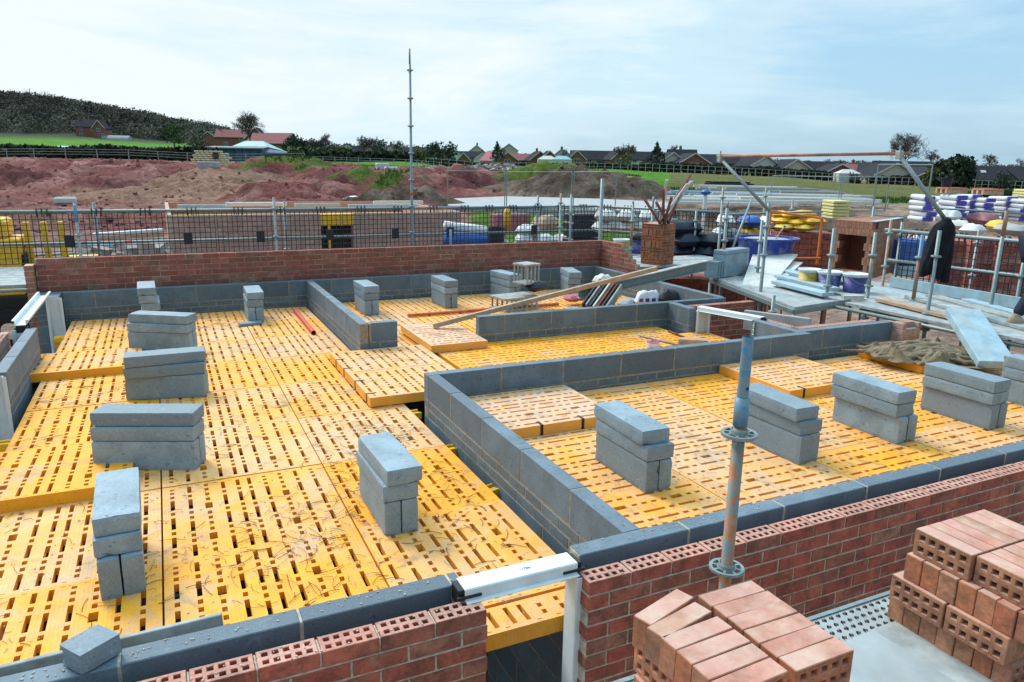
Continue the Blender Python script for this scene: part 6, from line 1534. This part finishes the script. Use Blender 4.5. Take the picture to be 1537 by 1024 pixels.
for spec in [
 # label, px, ybase, d, width, depth, eave, ridge, wall, roof, gable, rz
 ('white-gabled bungalow at the left end of the row, behind the dark hedge',517,238,215,6,9,2.4,5.0,'w','d',1,.5,W1),
 ('bungalow with a long dark roof left of the very tall pole',545,240,230,14,8,2.4,5.4,'c','d',0,.2,W2),
 ('grey-roofed bungalow with a white gable in the middle of the hedge line',565,240,215,7,9,2.4,5.2,'w','d',1,.6,W1),
 ('pale bungalow with a grey gable just left of the very tall pole',588,240,205,8,10,2.4,5.4,'c','d',1,.4,W1),
 ('white bungalow with a low roof behind the very tall pole',606,240,215,10,8,2.4,4.6,'w','d',0,.1,W2),
 ('small white gable right of the olive tree',652,243,235,4,8,2.2,4.6,'w','d',1,.2,()),
 ('dark-roofed bungalow with a white dormer gable above the rubble',680,246,215,8,9,2.4,5.6,'w','d',1,.1,W1),
 ('long dark roof behind the cream gable, left of the red roof',700,246,225,15,8,2.4,4.8,'b','d',0,0,W2),
 ('cream-gabled bungalow on the second row left of the red roof',716,240,250,8,9,3.2,6.3,'c','d',1,0,()),
 ('small brick gable house above the rubble',697,250,195,4.5,7,2.2,4.6,'b','d',1,0,()),
 ('dark-roofed bungalow with white gable left of the red-roofed house',724,249,205,6.5,8,2.3,4.6,'w','d',1,.1,W1),
 ('white-gabled bungalow with a bright red roof',741,251,195,6.5,10,2.3,5.6,'w','p',1,.5,W1),
 ('bungalow beside the red-roofed one with a thin white bargeboard',757,251,193,7.5,10,2.3,5.0,'b','d',1,.25,W1),
 ('cream gable on the second row behind the red roof',764,238,260,9,9,3.4,6.6,'c','d',1,0,()),
 ('long low bungalow with a reddish roof right of the red-roofed house',785,251,200,13,8,2.3,4.6,'b','r',0,0,W2),
 ('dark bungalow with white bargeboards left of two conservatories',806,251,195,8,10,2.3,5.4,'b','d',1,.2,W1),
 ('brick gable bungalow with a white conservatory, left one',822,250,190,6.5,10,2.3,5.2,'b','d',1,.1,W1),
 ('bungalow with a pale blue conservatory at its front',843,250,190,8,10,2.3,5.6,'w','d',1,.1,W1),
 ('brick gable bungalow right of the pale blue conservatory',862,250,188,6.5,10,2.3,5.2,'b','d',1,.1,W1),
 ('long dark-roofed bungalow left of the round bare tree',890,250,195,17,8,2.3,5.4,'c','d',0,0,W2),
 ('bungalow with an ochre gable under the bare tree',922,250,190,6,10,2.3,4.9,'b','d',1,.2,W1),
 ('long dark roof between the bare tree and the conifer',957,250,200,18,8,2.3,5.2,'w','d',0,0,W2),
 ('bungalow with double white bargeboards right of the conifer',1000,252,185,7.5,10,2.3,5.4,'c','d',1,.15,W1),
 ('large dark roof behind the red brick gable',1022,250,215,9,8,2.6,6.9,'c','d',0,0,W2),
 ('bungalow with a red brick gable and wide white bargeboards',1033,254,180,9.5,10,2.3,5.6,'b','d',1,.1,W1),
 ('long dark roof left of the high orange tube',1066,252,190,14,8,2.3,5.2,'c','d',0,0,W2),
 ('dark-roofed bungalow behind the left end of the high tube, white gable',1132,258,185,11,10,2.3,5.8,'w','d',1,.3,W1),
 ('long dark roof under the left part of the high orange tube',1105,256,190,14,8,2.3,5.4,'c','d',0,0,W2),
 ('bungalow with a pale gable and white bargeboards under the orange tube',1182,264,180,10,10,2.3,5.8,'c','d',1,.1,W1),
 ('long grey roof between the pale gable and the red brick bungalow',1215,264,186,14,8,2.3,5.4,'c','d',0,0,W2),
 ('red brick bungalow with two white windows facing the field',1250,270,172,9.5,9,2.5,5.4,'b','d',1,0,[(-2.2,.7,1.9,1.6),(2.2,.7,1.9,1.6)]),
 ('bungalow with a dark roof and white garage right of the red brick one',1276,268,178,9,8,2.3,5.2,'w','r',0,0,W2),
 ('dark gable bungalow left of the large cream gable',1298,270,176,8,10,2.4,5.8,'b','d',1,.3,W1),
 ('large cream-gabled bungalow with a pale bargeboard',1325,273,165,12,10,2.4,6.0,'c','d',1,.1,[(-3.6,.6,1.6,1.4),(0,.8,2.4,1.4),(3.6,.6,1.6,1.4)]),
 ('long dark roof behind the large cream gable',1350,270,175,15,8,2.4,6.2,'c','d',0,0,W2),
 ('bungalow with an orange-red brick gable beside the round bush',1382,276,162,11,10,2.4,5.4,'b','d',1,.1,W1),
 ('long dark-roofed house with a bright roof window at the right',1490,278,165,17,9,2.4,6.0,'w','d',0,.1,W2),
 ('dark-roofed brick house at the right frame edge',1530,280,165,9,9,2.4,5.6,'b','d',0,.2,W1)]:
    lab,px_,yb,d,wm,dm,ev,rg,wl,rf,gb,rz,wn=spec
    if px_<960: d=d*1.45; yb-=2.2
    else: d*=1.14; ev-=.3; rg-=.8; yb+=2.6 if px_>1015 else 1.4
    house(lab,px_,yb,d,wm,dm,ev,rg,LW[wl],LR[rf],bool(gb),rz,wins=wn,chim=((random.uniform(-2,2) if not gb else 0,0.8),) if (len(lab)%3==0) else ())
mbw=MB(); mbw.box((0,0,0),(1.1,.1,.7)); o=mbw.build('roof_light',FARWHITE); pp=at(1476,257.5,160.2); o.location=pp; o.rotation_euler=(-.8,0,-YAW); tag(o,'bright roof window on the long dark roof at the right','roof window')
for (px_,yb,d,lab) in ((821,250,184,'white conservatory before the left brick gable'),(843,250,184,'pale blue conservatory in front of the bungalow'),(1270,272,166,'white garage box beside the red brick bungalow')):
    t=empty('conservatory',at(px_,yb,d),-YAW); tag(t,lab,'conservatory')
    mb=MB(); mb.bx(-2.4,2.4,-1.5,1.5,-1,1.7); mb.build('wall',FARWHITE,t); mb=MB(); mb.add([(-2.5,-1.6,1.7),(2.5,-1.6,1.7),(2.5,1.6,1.7),(-2.5,1.6,1.7),(-1,0,2.6),(1,0,2.6)],[(0,1,5,4),(1,2,5),(2,3,4,5),(3,0,4)]); mb.build('roof',TEAL if 'blue' in lab else FARWHITE,t)
# farm houses at the left
house('tall red brick house with gables and chimneys below the wooded hill',141,209,375,13,9,6.2,9.6,FARBRICK,ROOFD,False,.15,'farmhouse',[(-4,1,1.4,1.6),(-4,4,1.4,1.4),(1.5,4,1.6,1.4),(4.5,.8,2.2,1.8)],((-5.6,0),(5.2,0)),group=None)
house('red gabled wing of the tall brick house below the hill',154,209,366,5.5,7,5.6,9.0,FARBRICK,ROOFD,True,.1,'farmhouse_wing',[(0,3.6,1.4,1.4),(1.2,.8,2.2,1.6)],(),group=None)
house('long brick farmhouse with a red roof behind the blue shed',355,223,300,14,8,4.6,7.4,FARBRICK,ROOFR,False,.1,'farmhouse',[(-3,1,1.2,1.4),(3,3,1.2,1.2)],((-6,0),(4,0)),group=None)
house('grey gabled barn left of the long brick farmhouse',317,224,320,9,9,3.6,7.4,FARBRICK,ROOFD,True,.2,'barn',(),(),group=None)
house('barn with a large dull red roof right of the blue shed',411,226,260,15,10,2.6,6.0,FARBRICK,ROOFR,False,-.25,'barn',(),(),group=None)
house('dark brick cottage just behind the bare tree left of the red-roofed barn',388,222,290,8,8,3.6,7.6,FARBRICK,ROOFD,True,.1,'cottage',(),(),group=None)
t=empty('blue_shed',at(360,240,150),-YAW+.1); tag(t,'long low blue shed with a pale teal roof and open bays','shed')
mb=MB(); mb.bx(-5.4,5.2,-3,3,-1,2.1); mb.build('wall',BLUEWALL,t)
mb=MB(); mb.add([(-5.9,-3.4,2.35),(5.6,-3.4,2.35),(5.2,3.2,2.7),(-5.9,3.2,2.7),(-5.9,-3.4,2.1),(5.6,-3.4,2.1)],[(0,1,2,3),(4,5,1,0)]); mb.build('roof',plain('shed_roof',(.12,.15,.18),.6),t)
mb=MB(); mb.add([(-2.2,3.3,2.75),(4.8,3.3,2.75),(3.6,6,3.9),(-.2,6,3.9)],[(0,1,2,3)]); mb.add([(4.8,3.3,2.75),(8.5,4.5,1.8),(3.6,6,3.9)],[(0,1,2)]); mb.build('upper_roof',TEAL,t)
for k in range(7): mb=MB(); mb.bx(-5.2+1.6*k,-5.0+1.6*k,-3.1,-3.0,-1,2.05); mb.build('post',plain('shed_post',(.02,.05,.12)) if k==0 else MATS['shed_post'],t)
mb=MB(); mb.bx(-2.9,-1.2,-3.06,-3.01,.3,1.0); mb.build('window',TEAL,t)
mb=MB(); mb.bx(5.3,12,-2,5,-1,1.5); mb.add([(5.3,-2.2,1.5),(12.6,-2.2,.9),(12.6,5,.9),(5.3,5,2.6)],[(0,1,2,3)]); mb.build('side_lean_to',BLUEWALL,t)
t=empty('feed_clamp',at(158,228,140)); tag(t,'long pale teal sheet cover lying in the bright green field','covered clamp')
a=at(88,221.5,150);b=at(226,227,140); mb=MB(); mb.M=Matrix.Translation(-t.location); mb.tube([a+Vector((0,0,-.2)),a.lerp(b,.5)+Vector((0,0,-.3)),b+Vector((0,0,-.2))],[.55,.75,.85],10); mb.build('cover',TEAL,t,smooth=True)
sack('white sheet end beside the long teal cover',at(232,229,140),.2,FARWHITE,3.0,1.2,.7,3,name='white_sheet',cat='sheet')
t=empty('poly_barn',at(180,212,360),-YAW+.1); tag(t,'low grey round-roofed shed right of the tall brick house','shed')
mb=MB()
mb.M=Matrix.Rotation(PI/2,4,'Y'); mb.tube([(0,0,-5),(0,0,5)],2.6,12); mb.M=Matrix(); mb.bx(-8,-5.1,-1,1,-1,2.5); mb.build('shell',CONCRETE,t)
# ---------------------------------------------------------------- trees
def bare_tree(label,px_,ybase,d,h,spread=.5,seed=1,name='bare_tree',dense=1,trunk=None,col=None,group=None,ntw=5,depth=5):
    rnd=random.Random(seed); p=at(px_,ybase,d); t=empty(name,(p.x,p.y,p.z-.3)); tag(t,label,'tree',group)
    tr=MB(); tw=MB()
    minr=d*.26/F_PX
    def grow(p0,dr,L,r,lev):
        pts=[p0]; q=p0; dd=dr
        for i in range(3):
            dd=(dd+Vector((rnd.uniform(-.16,.16),rnd.uniform(-.16,.16),rnd.uniform(-.05,.12)))).normalized(); q=q+dd*(L/3); pts.append(q)
        (tr if lev<2 else tw).tube(pts,[max(minr*.5,r),max(minr*.5,r*.85),max(minr*.45,r*.75),max(minr*.4,r*.6)],5 if lev<2 else 3,cap=False)
        if lev>=depth: return
        for k in range(ntw if lev>0 else ntw+1):
            b=pts[rnd.choice([1,2,3,3]) if lev>0 else rnd.choice([2,3,3])]; ang=rnd.uniform(.35,.95)*(.9+spread*.4); az=rnd.random()*2*PI
            x=dd.orthogonal().normalized(); y=dd.cross(x)
            nd_=(dd*math.cos(ang)+(x*math.cos(az)+y*math.sin(az))*math.sin(ang)+Vector((0,0,.12))).normalized()
            grow(b,nd_,L*rnd.uniform(.55,.78),r*.52,lev+1)
    grow(Vector((0,0,0)),Vector((0,0,1)),h*.36,trunk or h*.022,0)
    tr.build('trunk',BARK,t); tw.build('crown',col or TWIG,t); return t
def leaf_blob(mb,c,rx,ry,rz_,n,s,rnd):
    for i in range(n):
        v=Vector((rnd.gauss(0,1),rnd.gauss(0,1),rnd.gauss(0,1))).normalized()*(rnd.random()**.45)
        if rnd.random()<.5: v=v.normalized()*rnd.uniform(.75,1.08)
        p=Vector((c[0]+v.x*rx,c[1]+v.y*ry,c[2]+v.z*rz_)); a=Vector((rnd.gauss(0,1),rnd.gauss(0,1),rnd.gauss(0,.7))).normalized(); b=a.orthogonal().normalized(); cc=a.cross(b); k=s*rnd.uniform(.5,1.3); b=b*k; cc=cc*k*rnd.uniform(.5,1)
        mb.add([p-b-cc*.3,p+b-cc,p+b*.4+cc,p-b*.6+cc*.8],[(0,1,2,3)])
def leaf_tree(label,px_,ybase,d,h,w,mat,seed=1,cone=False,n=520,group=None,name='leafy_tree',low=.15,core=True):
    rnd=random.Random(seed); p=at(px_,ybase,d); t=empty(name,(p.x,p.y,p.z-.3)); tag(t,label,'tree',group)
    mb=MB(); mb.tube([(0,0,0),(0.05,0,h*.5),(0,0,h*.8)],[h*.03,h*.02,h*.008],6); mb.build('trunk',BARK,t)
    mb=MB()
    k=14
    for i in range(k):
        f=i/(k-1); 
        if cone: z=h*(low+(.95-low)*f); r=w/2*(1-f*.92)*(1+.15*rnd.uniform(-1,1)); c=(rnd.uniform(-.2,.2)*r,rnd.uniform(-.2,.2)*r,z); leaf_blob(mb,c,r,r,h*.08,int(n/k*(1.5-f)),max(.25,w*.055),rnd)
        else:
            a=rnd.random()*2*PI; q=rnd.random()**.6; zc=rnd.uniform(low+.12,.88); rr=math.sqrt(max(.05,1-((zc-.5)/.55)**2)); c=(math.cos(a)*q*w*.34*rr,math.sin(a)*q*w*.34*rr,h*zc); r=w*rnd.uniform(.15,.25); leaf_blob(mb,c,r,r,r*.8,int(n/k),max(.22,w*.045),rnd)
    mb.build('crown',mat,t); return t
bare_tree('large bare tree standing alone against the sky above the blue shed',377,222,230,12.5,1.0,3,depth=5,ntw=5)
bare_tree('round-crowned bare tree above the bungalows left of the conifer',936,250,200,7.5,1.1,5,depth=5,ntw=5)
bare_tree('round pale bare tree at the right end of the high orange tube',1357,262,210,13.0,1.1,8,depth=5,ntw=5)
bare_tree('dark bare tree just right of the round pale tree',1393,258,215,7.2,.4,9,depth=5,ntw=4)
bare_tree('small bare tree above the roofs at the right',1484,258,230,6.5,.8,12,depth=5,ntw=4)
bare_tree('small bare tree at the right frame edge',1528,258,240,5.5,.8,13,depth=4,ntw=4)
bare_tree('thin bare tree above the roof behind the red brick gable',1013,232,215,3.4,.7,14,depth=4,ntw=4)
bare_tree('bare tree above the white gables left of the tall pole',545,236,260,8.5,.9,15,depth=5,ntw=4,group=None)
bare_tree('wide bare tree right of centre between hedge and tall pole',560,236,262,8.8,.9,16,depth=5,ntw=4)
bare_tree('bare tree just left of the very tall pole',597,238,250,6.4,.9,17,depth=5,ntw=4)
bare_tree('bare tall tree among the evergreens left of the bungalows',490,236,240,8.6,.4,18,depth=5,ntw=4)
bare_tree('small spreading bare tree behind the dark conifer over the red roof',748,240,250,5.6,.9,19,depth=4,ntw=4)
bare_tree('low bare tree above the bungalow with the pale conservatory',848,244,240,5.2,.9,20,depth=4,ntw=4)
bare_tree('distant bare tree under the middle of the high tube',1240,256,260,4.8,.8,22,depth=4,ntw=4)
leaf_tree('bright green tree at the edge of the left field',262,222,280,10,9,LEAFM,2)
leaf_tree('dark pointed conifer between the bungalows',984,253,182,6.4,6.0,LEAFD,4,cone=True,name='conifer')
leaf_tree('olive green round tree just right of the very tall pole',631,252,165,5.2,4.6,LEAFY,6)
leaf_tree('dark conifer behind the red roof',746,240,240,6.0,5.0,LEAFD,7,cone=True,name='conifer')
leaf_tree('dark bush below the round bare tree',941,252,185,4.2,4.8,LEAFY,9,low=.0,name='bush')
leaf_tree('large dark round bush right of the orange-red gable',1432,283,158,6.6,10.5,LEAFD,10,n=2600,low=-.15,name='bush')
leaf_tree('green round bush left half of the large dark bush',1404,280,160,5.2,6.5,LEAFY,12,n=1200,low=-.1,name='bush')
leaf_tree('dark evergreen under the round pale tree',1352,262,205,4.2,7,LEAFD,13,low=-.1,name='bush')
leaf_tree('dark shrub in front of the long roof at the right',1507,281,158,3.4,4.6,LEAFD,14,low=-.1,name='bush')
leaf_tree('tall dark evergreen right of the red-roofed barn',437,236,230,6.8,7.5,LEAFD,15,name='evergreen_tree')
leaf_tree('second dark evergreen left of the bungalows',457,238,235,6.6,7.0,LEAFD,16,name='evergreen_tree')
leaf_tree('dark evergreen near the bare tall tree left of the bungalows',476,238,238,6.8,6.0,LEAFD,17,name='evergreen_tree')
leaf_tree('low dark evergreen behind the bungalows left of the tall pole',570,236,270,6.4,7.0,LEAFD,18,name='evergreen_tree')
leaf_tree('dark evergreen just right of the olive tree',648,242,240,6.6,9.0,LEAFD,19,name='evergreen_tree')
leaf_tree('dark tree left of the cream gable on the second row',668,242,250,6.2,9.0,LEAFD,20,name='evergreen_tree')
leaf_tree('dark shrub in front of the brick bungalow garage',1283,274,164,2.6,3.4,LEAFD,21,low=-.1,name='bush')
leaf_tree('brown winter shrub below the wooded hill',295,226,250,6.0,9.0,LEAFB,22,low=-.1,name='bush')
# hedges
def hedge(label,pts,h,w,mat,n,s,seed,name='hedge',kind=None):
    rnd=random.Random(seed); mb=MB(); P_=[Vector(p) for p in pts]
    for i in range(n):
        f=rnd.random()*(len(P_)-1); k=int(f); p=P_[k].lerp(P_[k+1],f-k); 
        hh=h*(1+.25*hnoise(p.x*.15,p.y*.15,seed)); z=rnd.random()**.7*hh
        q=p+Vector((rnd.gauss(0,w*.35),rnd.gauss(0,w*.35),z)); a=Vector((rnd.gauss(0,1),rnd.gauss(0,1),rnd.gauss(0,1))).normalized(); b=a.orthogonal().normalized()*s*rnd.uniform(.5,1.3); c=a.cross(b)
        mb.add([q-b-c,q+b-c*.6,q+b*.6+c,q-b*.7+c*.8],[(0,1,2,3)])
    o0=P_[0]; o=mb.build(name,mat); tag(o,label,'hedge',kind=kind); return o
hedge('dark clipped hedge along the far side of the red bank at the left',[gp(x,118) for x in (-320,-150,0,120,240,330)],2.2,1.2,HEDGE,9000,.30,1)
hedge('thick green hedge between the blue shed and the bungalows',[gp(x,150) for x in (445,480,520,560,600,618)],1.9,1.6,HEDGE,4200,.34,2)
hedge('low bright green shrubbery behind the blue shed',[gp(x,165)+Vector((0,0,1.2)) for x in (430,460,500,515)],1.6,3,LEAFM,1500,.4,3)
hedge('dark garden hedge before the bungalows, middle',[gp(x,168) for x in (640,700,760,830,900,960)],1.2,1.0,HEDGE,2600,.35,4)
hedge('dark garden hedge before the bungalows under the high tube',[gp(x,168) for x in (960,1040,1130,1200,1240)],1.8,1.0,HEDGE,3600,.35,5)
hedge('dark garden hedge before the bungalows at the right',[gp(x,166) for x in (1300,1380,1450,1560)],1.6,1.0,HEDGE,2600,.35,6)
hedge('bright green bushes behind the stacks of violet bags',[gp(x,75) for x in (1450,1480,1510,1560)],1.3,1.5,LEAFM,1500,.22,7)
# far tree belt behind the houses, and the wooded hill: nobody could count these trees
rnd=random.Random(77); mb=MB()
for i in range(560):
    px_=rnd.choice((rnd.uniform(420,1750),rnd.uniform(420,900))); d=rnd.uniform(420,500); p=gp(px_,d); h=rnd.uniform(3.5,6.5)*(1.25 if px_<680 else .8); w_=rnd.uniform(6,12)
    leaf_blob(mb,(p.x,p.y,p.z+h*.5),w_/2,w_/2,h*.55,150,.5,rnd)
o=mb.build('tree_belt',LEAFB); tag(o,'distant belt of trees behind the bungalow roofs','trees',kind='stuff')
mb=MB(); mb2=MB(); mb3=MB()
for i in range(2300):
    px_=rnd.uniform(-820,560); d=rnd.uniform(385,575)**1; x,y,z,c=terrain(px_,d); h=rnd.uniform(4.5,7.5)*(1 if px_<350 else .75); w_=rnd.uniform(8,13)
    tgt=mb if rnd.random()<.8 else mb3
    leaf_blob(tgt,(x,y,z+h*.5),w_/2,w_/2,h*.5,110,.55,rnd)
o=mb.build('woodland',LEAFB); tag(o,'dark leafless woodland covering the hill','woodland',kind='stuff')
o=mb3.build('woodland',plain('winter_wood_dark',(.022,.03,.018),.9,var=.5,nscale=.2)); tag(o,'dark evergreen patches in the woodland on the hill','woodland',kind='stuff')
# bare trees standing on the ridge
for i in range(22):
    px_=rnd.choice([rnd.uniform(45,115),rnd.uniform(-60,130),rnd.uniform(260,330)]); x,y,z,c=terrain(px_,566); h=rnd.uniform(6,9)
    for k in range(11):
        a=rnd.uniform(-.5,.5); e=(x+math.sin(a)*h*.45,y+rnd.uniform(-1,1),z+h*rnd.uniform(.8,1.25)); mb2.tube([(x,y,z),((x*.6+e[0]*.4),(y*.6+e[1]*.4),z+h*.5),e],[.22,.13,.06],3,cap=False)
o=mb2.build('ridge_trees',TWIG); tag(o,'thin bare trees standing on the ridge of the hill','trees',kind='stuff')
# grass on the near field edge and mounds
rnd=random.Random(5); mb=MB()
for (pa_,pb_,d0,d1,n_,h_) in [(1000,1560,76,98,5200,.35),(785,900,100,108,900,.4),(560,620,62,70,500,.4),(400,470,76,84,500,.35),(470,660,112,118,1600,.3),(690,960,118,128,1400,.3)]:
    for i in range(n_):
        px_=rnd.uniform(pa_,pb_); d=rnd.uniform(d0,d1); x,y,z,c=terrain(px_,d)
        if c[1]<c[0]*1.15: continue
        a=rnd.random()*PI; w_=.12; dx,dy=math.cos(a)*w_,math.sin(a)*w_; hh=h_*rnd.uniform(.4,1.2)
        mb.add([(x-dx,y-dy,z-.05),(x+dx,y+dy,z-.05),(x+rnd.uniform(-.1,.1),y,z+hh)],[(0,1,2)])
o=mb.build('grass',GRASSBLADE); tag(o,'green grass tufts on field edge and mounds','grass',kind='stuff')
# clods and stones over the churned clay
rnd=random.Random(15); mb=MB(); mbl=MB()
for i in range(5200):
    px_=rnd.uniform(-250,760) if rnd.random()<.75 else rnd.uniform(760,1100); d=40+70*rnd.random()**1.3; x,y,z,c=terrain(px_,d)
    if c[1]>c[0]*.9 or (px_>640 and d<64): continue
    s=.04+.20*rnd.random()**3.5; rot=Matrix.Rotation(rnd.random()*6,3,'Z')@Matrix.Rotation(rnd.uniform(-.8,.8),3,'X'); (mb if rnd.random()<.93 else mbl).box((x,y,z+s*.25),(s*rnd.uniform(.8,1.7),s,s*rnd.uniform(.5,.9)),rot=rot)
o=mb.build('clods',plain('red_clay',(.25,.10,.085),.95,var=.4,nscale=.7)); tag(o,'clods of red clay lying over the churned ground','clods',kind='stuff')
o=mbl.build('stones',RUBBLE); tag(o,'pale stones scattered over the churned ground','stones',kind='stuff')
rubble('rubble_heap','broken bricks and tan spoil on the ground below the scaffold table',6.9,4.6,GZ,1.8,2.6,.9,420,BRICKPALE,(.06,.2),44)
# straw, twigs and mortar crumbs scattered on the decks
rnd=random.Random(9); mb=MB()
def twig(x,y,z,L,a,r=.0015):
    pts=[]; c=rnd.uniform(-2.2,2.2)
    for i in range(5):
        f=i/4; aa=a+c*f*.6; 
        pts.append((x,y,z+.003+.006*math.sin(f*PI)*rnd.random())); x+=math.cos(aa)*L/4; y+=math.sin(aa)*L/4
    mb.tube(pts,r*rnd.uniform(.6,1.3),3,cap=False)
cl=[(rnd.uniform(-2.7,.2),rnd.uniform(.4,8.2)) for i in range(80)]+[(-.4,2.6),(-.1,2.8),(-.3,2.2),(-.6,1.9),(0,2.0),(-1.0,.8),(-1.2,1.2),(-.1,2.7)]*2
for cx,cy in cl:
    for i in range(rnd.randint(4,18)): 
        x=cx+rnd.gauss(0,.16); y=cy+rnd.gauss(0,.16)
        if -2.75<x<.2 and .2<y<8.3: twig(x,y,zL+.003,rnd.uniform(.03,.16),rnd.random()*6.3)
for i in range(500):
    x=rnd.uniform(.5,6.2); y=rnd.uniform(.2,2.95); twig(x,y,zR+.003,rnd.uniform(.02,.10),rnd.random()*6.3,.0008)
o=mb.build('straw_debris',STRAW); tag(o,'dry straw and twigs strewn over the yellow panels','debris',kind='stuff')
mb=MB()
for i in range(2600):
    if rnd.random()<.55: x,y,z=rnd.uniform(-2.7,.2),rnd.uniform(.2,8.2),zL
    else: x,y,z=rnd.uniform(.5,6.2),rnd.uniform(.2,2.95),zR
    s=rnd.uniform(.0015,.006); mb.box((x,y,z+s*.4),(s*1.5,s,s*.8),rz=rnd.random()*3)
for i in range(420):
    k=rnd.random()
    x,y,z=(rnd.uniform(0,5),rnd.uniform(.01,.09),.0) if k<.35 else ((rnd.uniform(-2.4,-.6),rnd.uniform(.01,.09),.0) if k<.6 else ((rnd.uniform(-2.4,-.55),rnd.uniform(-.17,-.08),-.03) if k<.8 else (rnd.uniform(0,5),rnd.uniform(-.17,-.08),-.03)))
    s=rnd.uniform(.0015,.006); mb.box((x,y,z+s*.4),(s*1.5,s,s*.8),rz=rnd.random()*3)
o=mb.build('mortar_crumbs',MORTAR); tag(o,'mortar crumbs scattered on deck and wall tops','debris',kind='stuff')
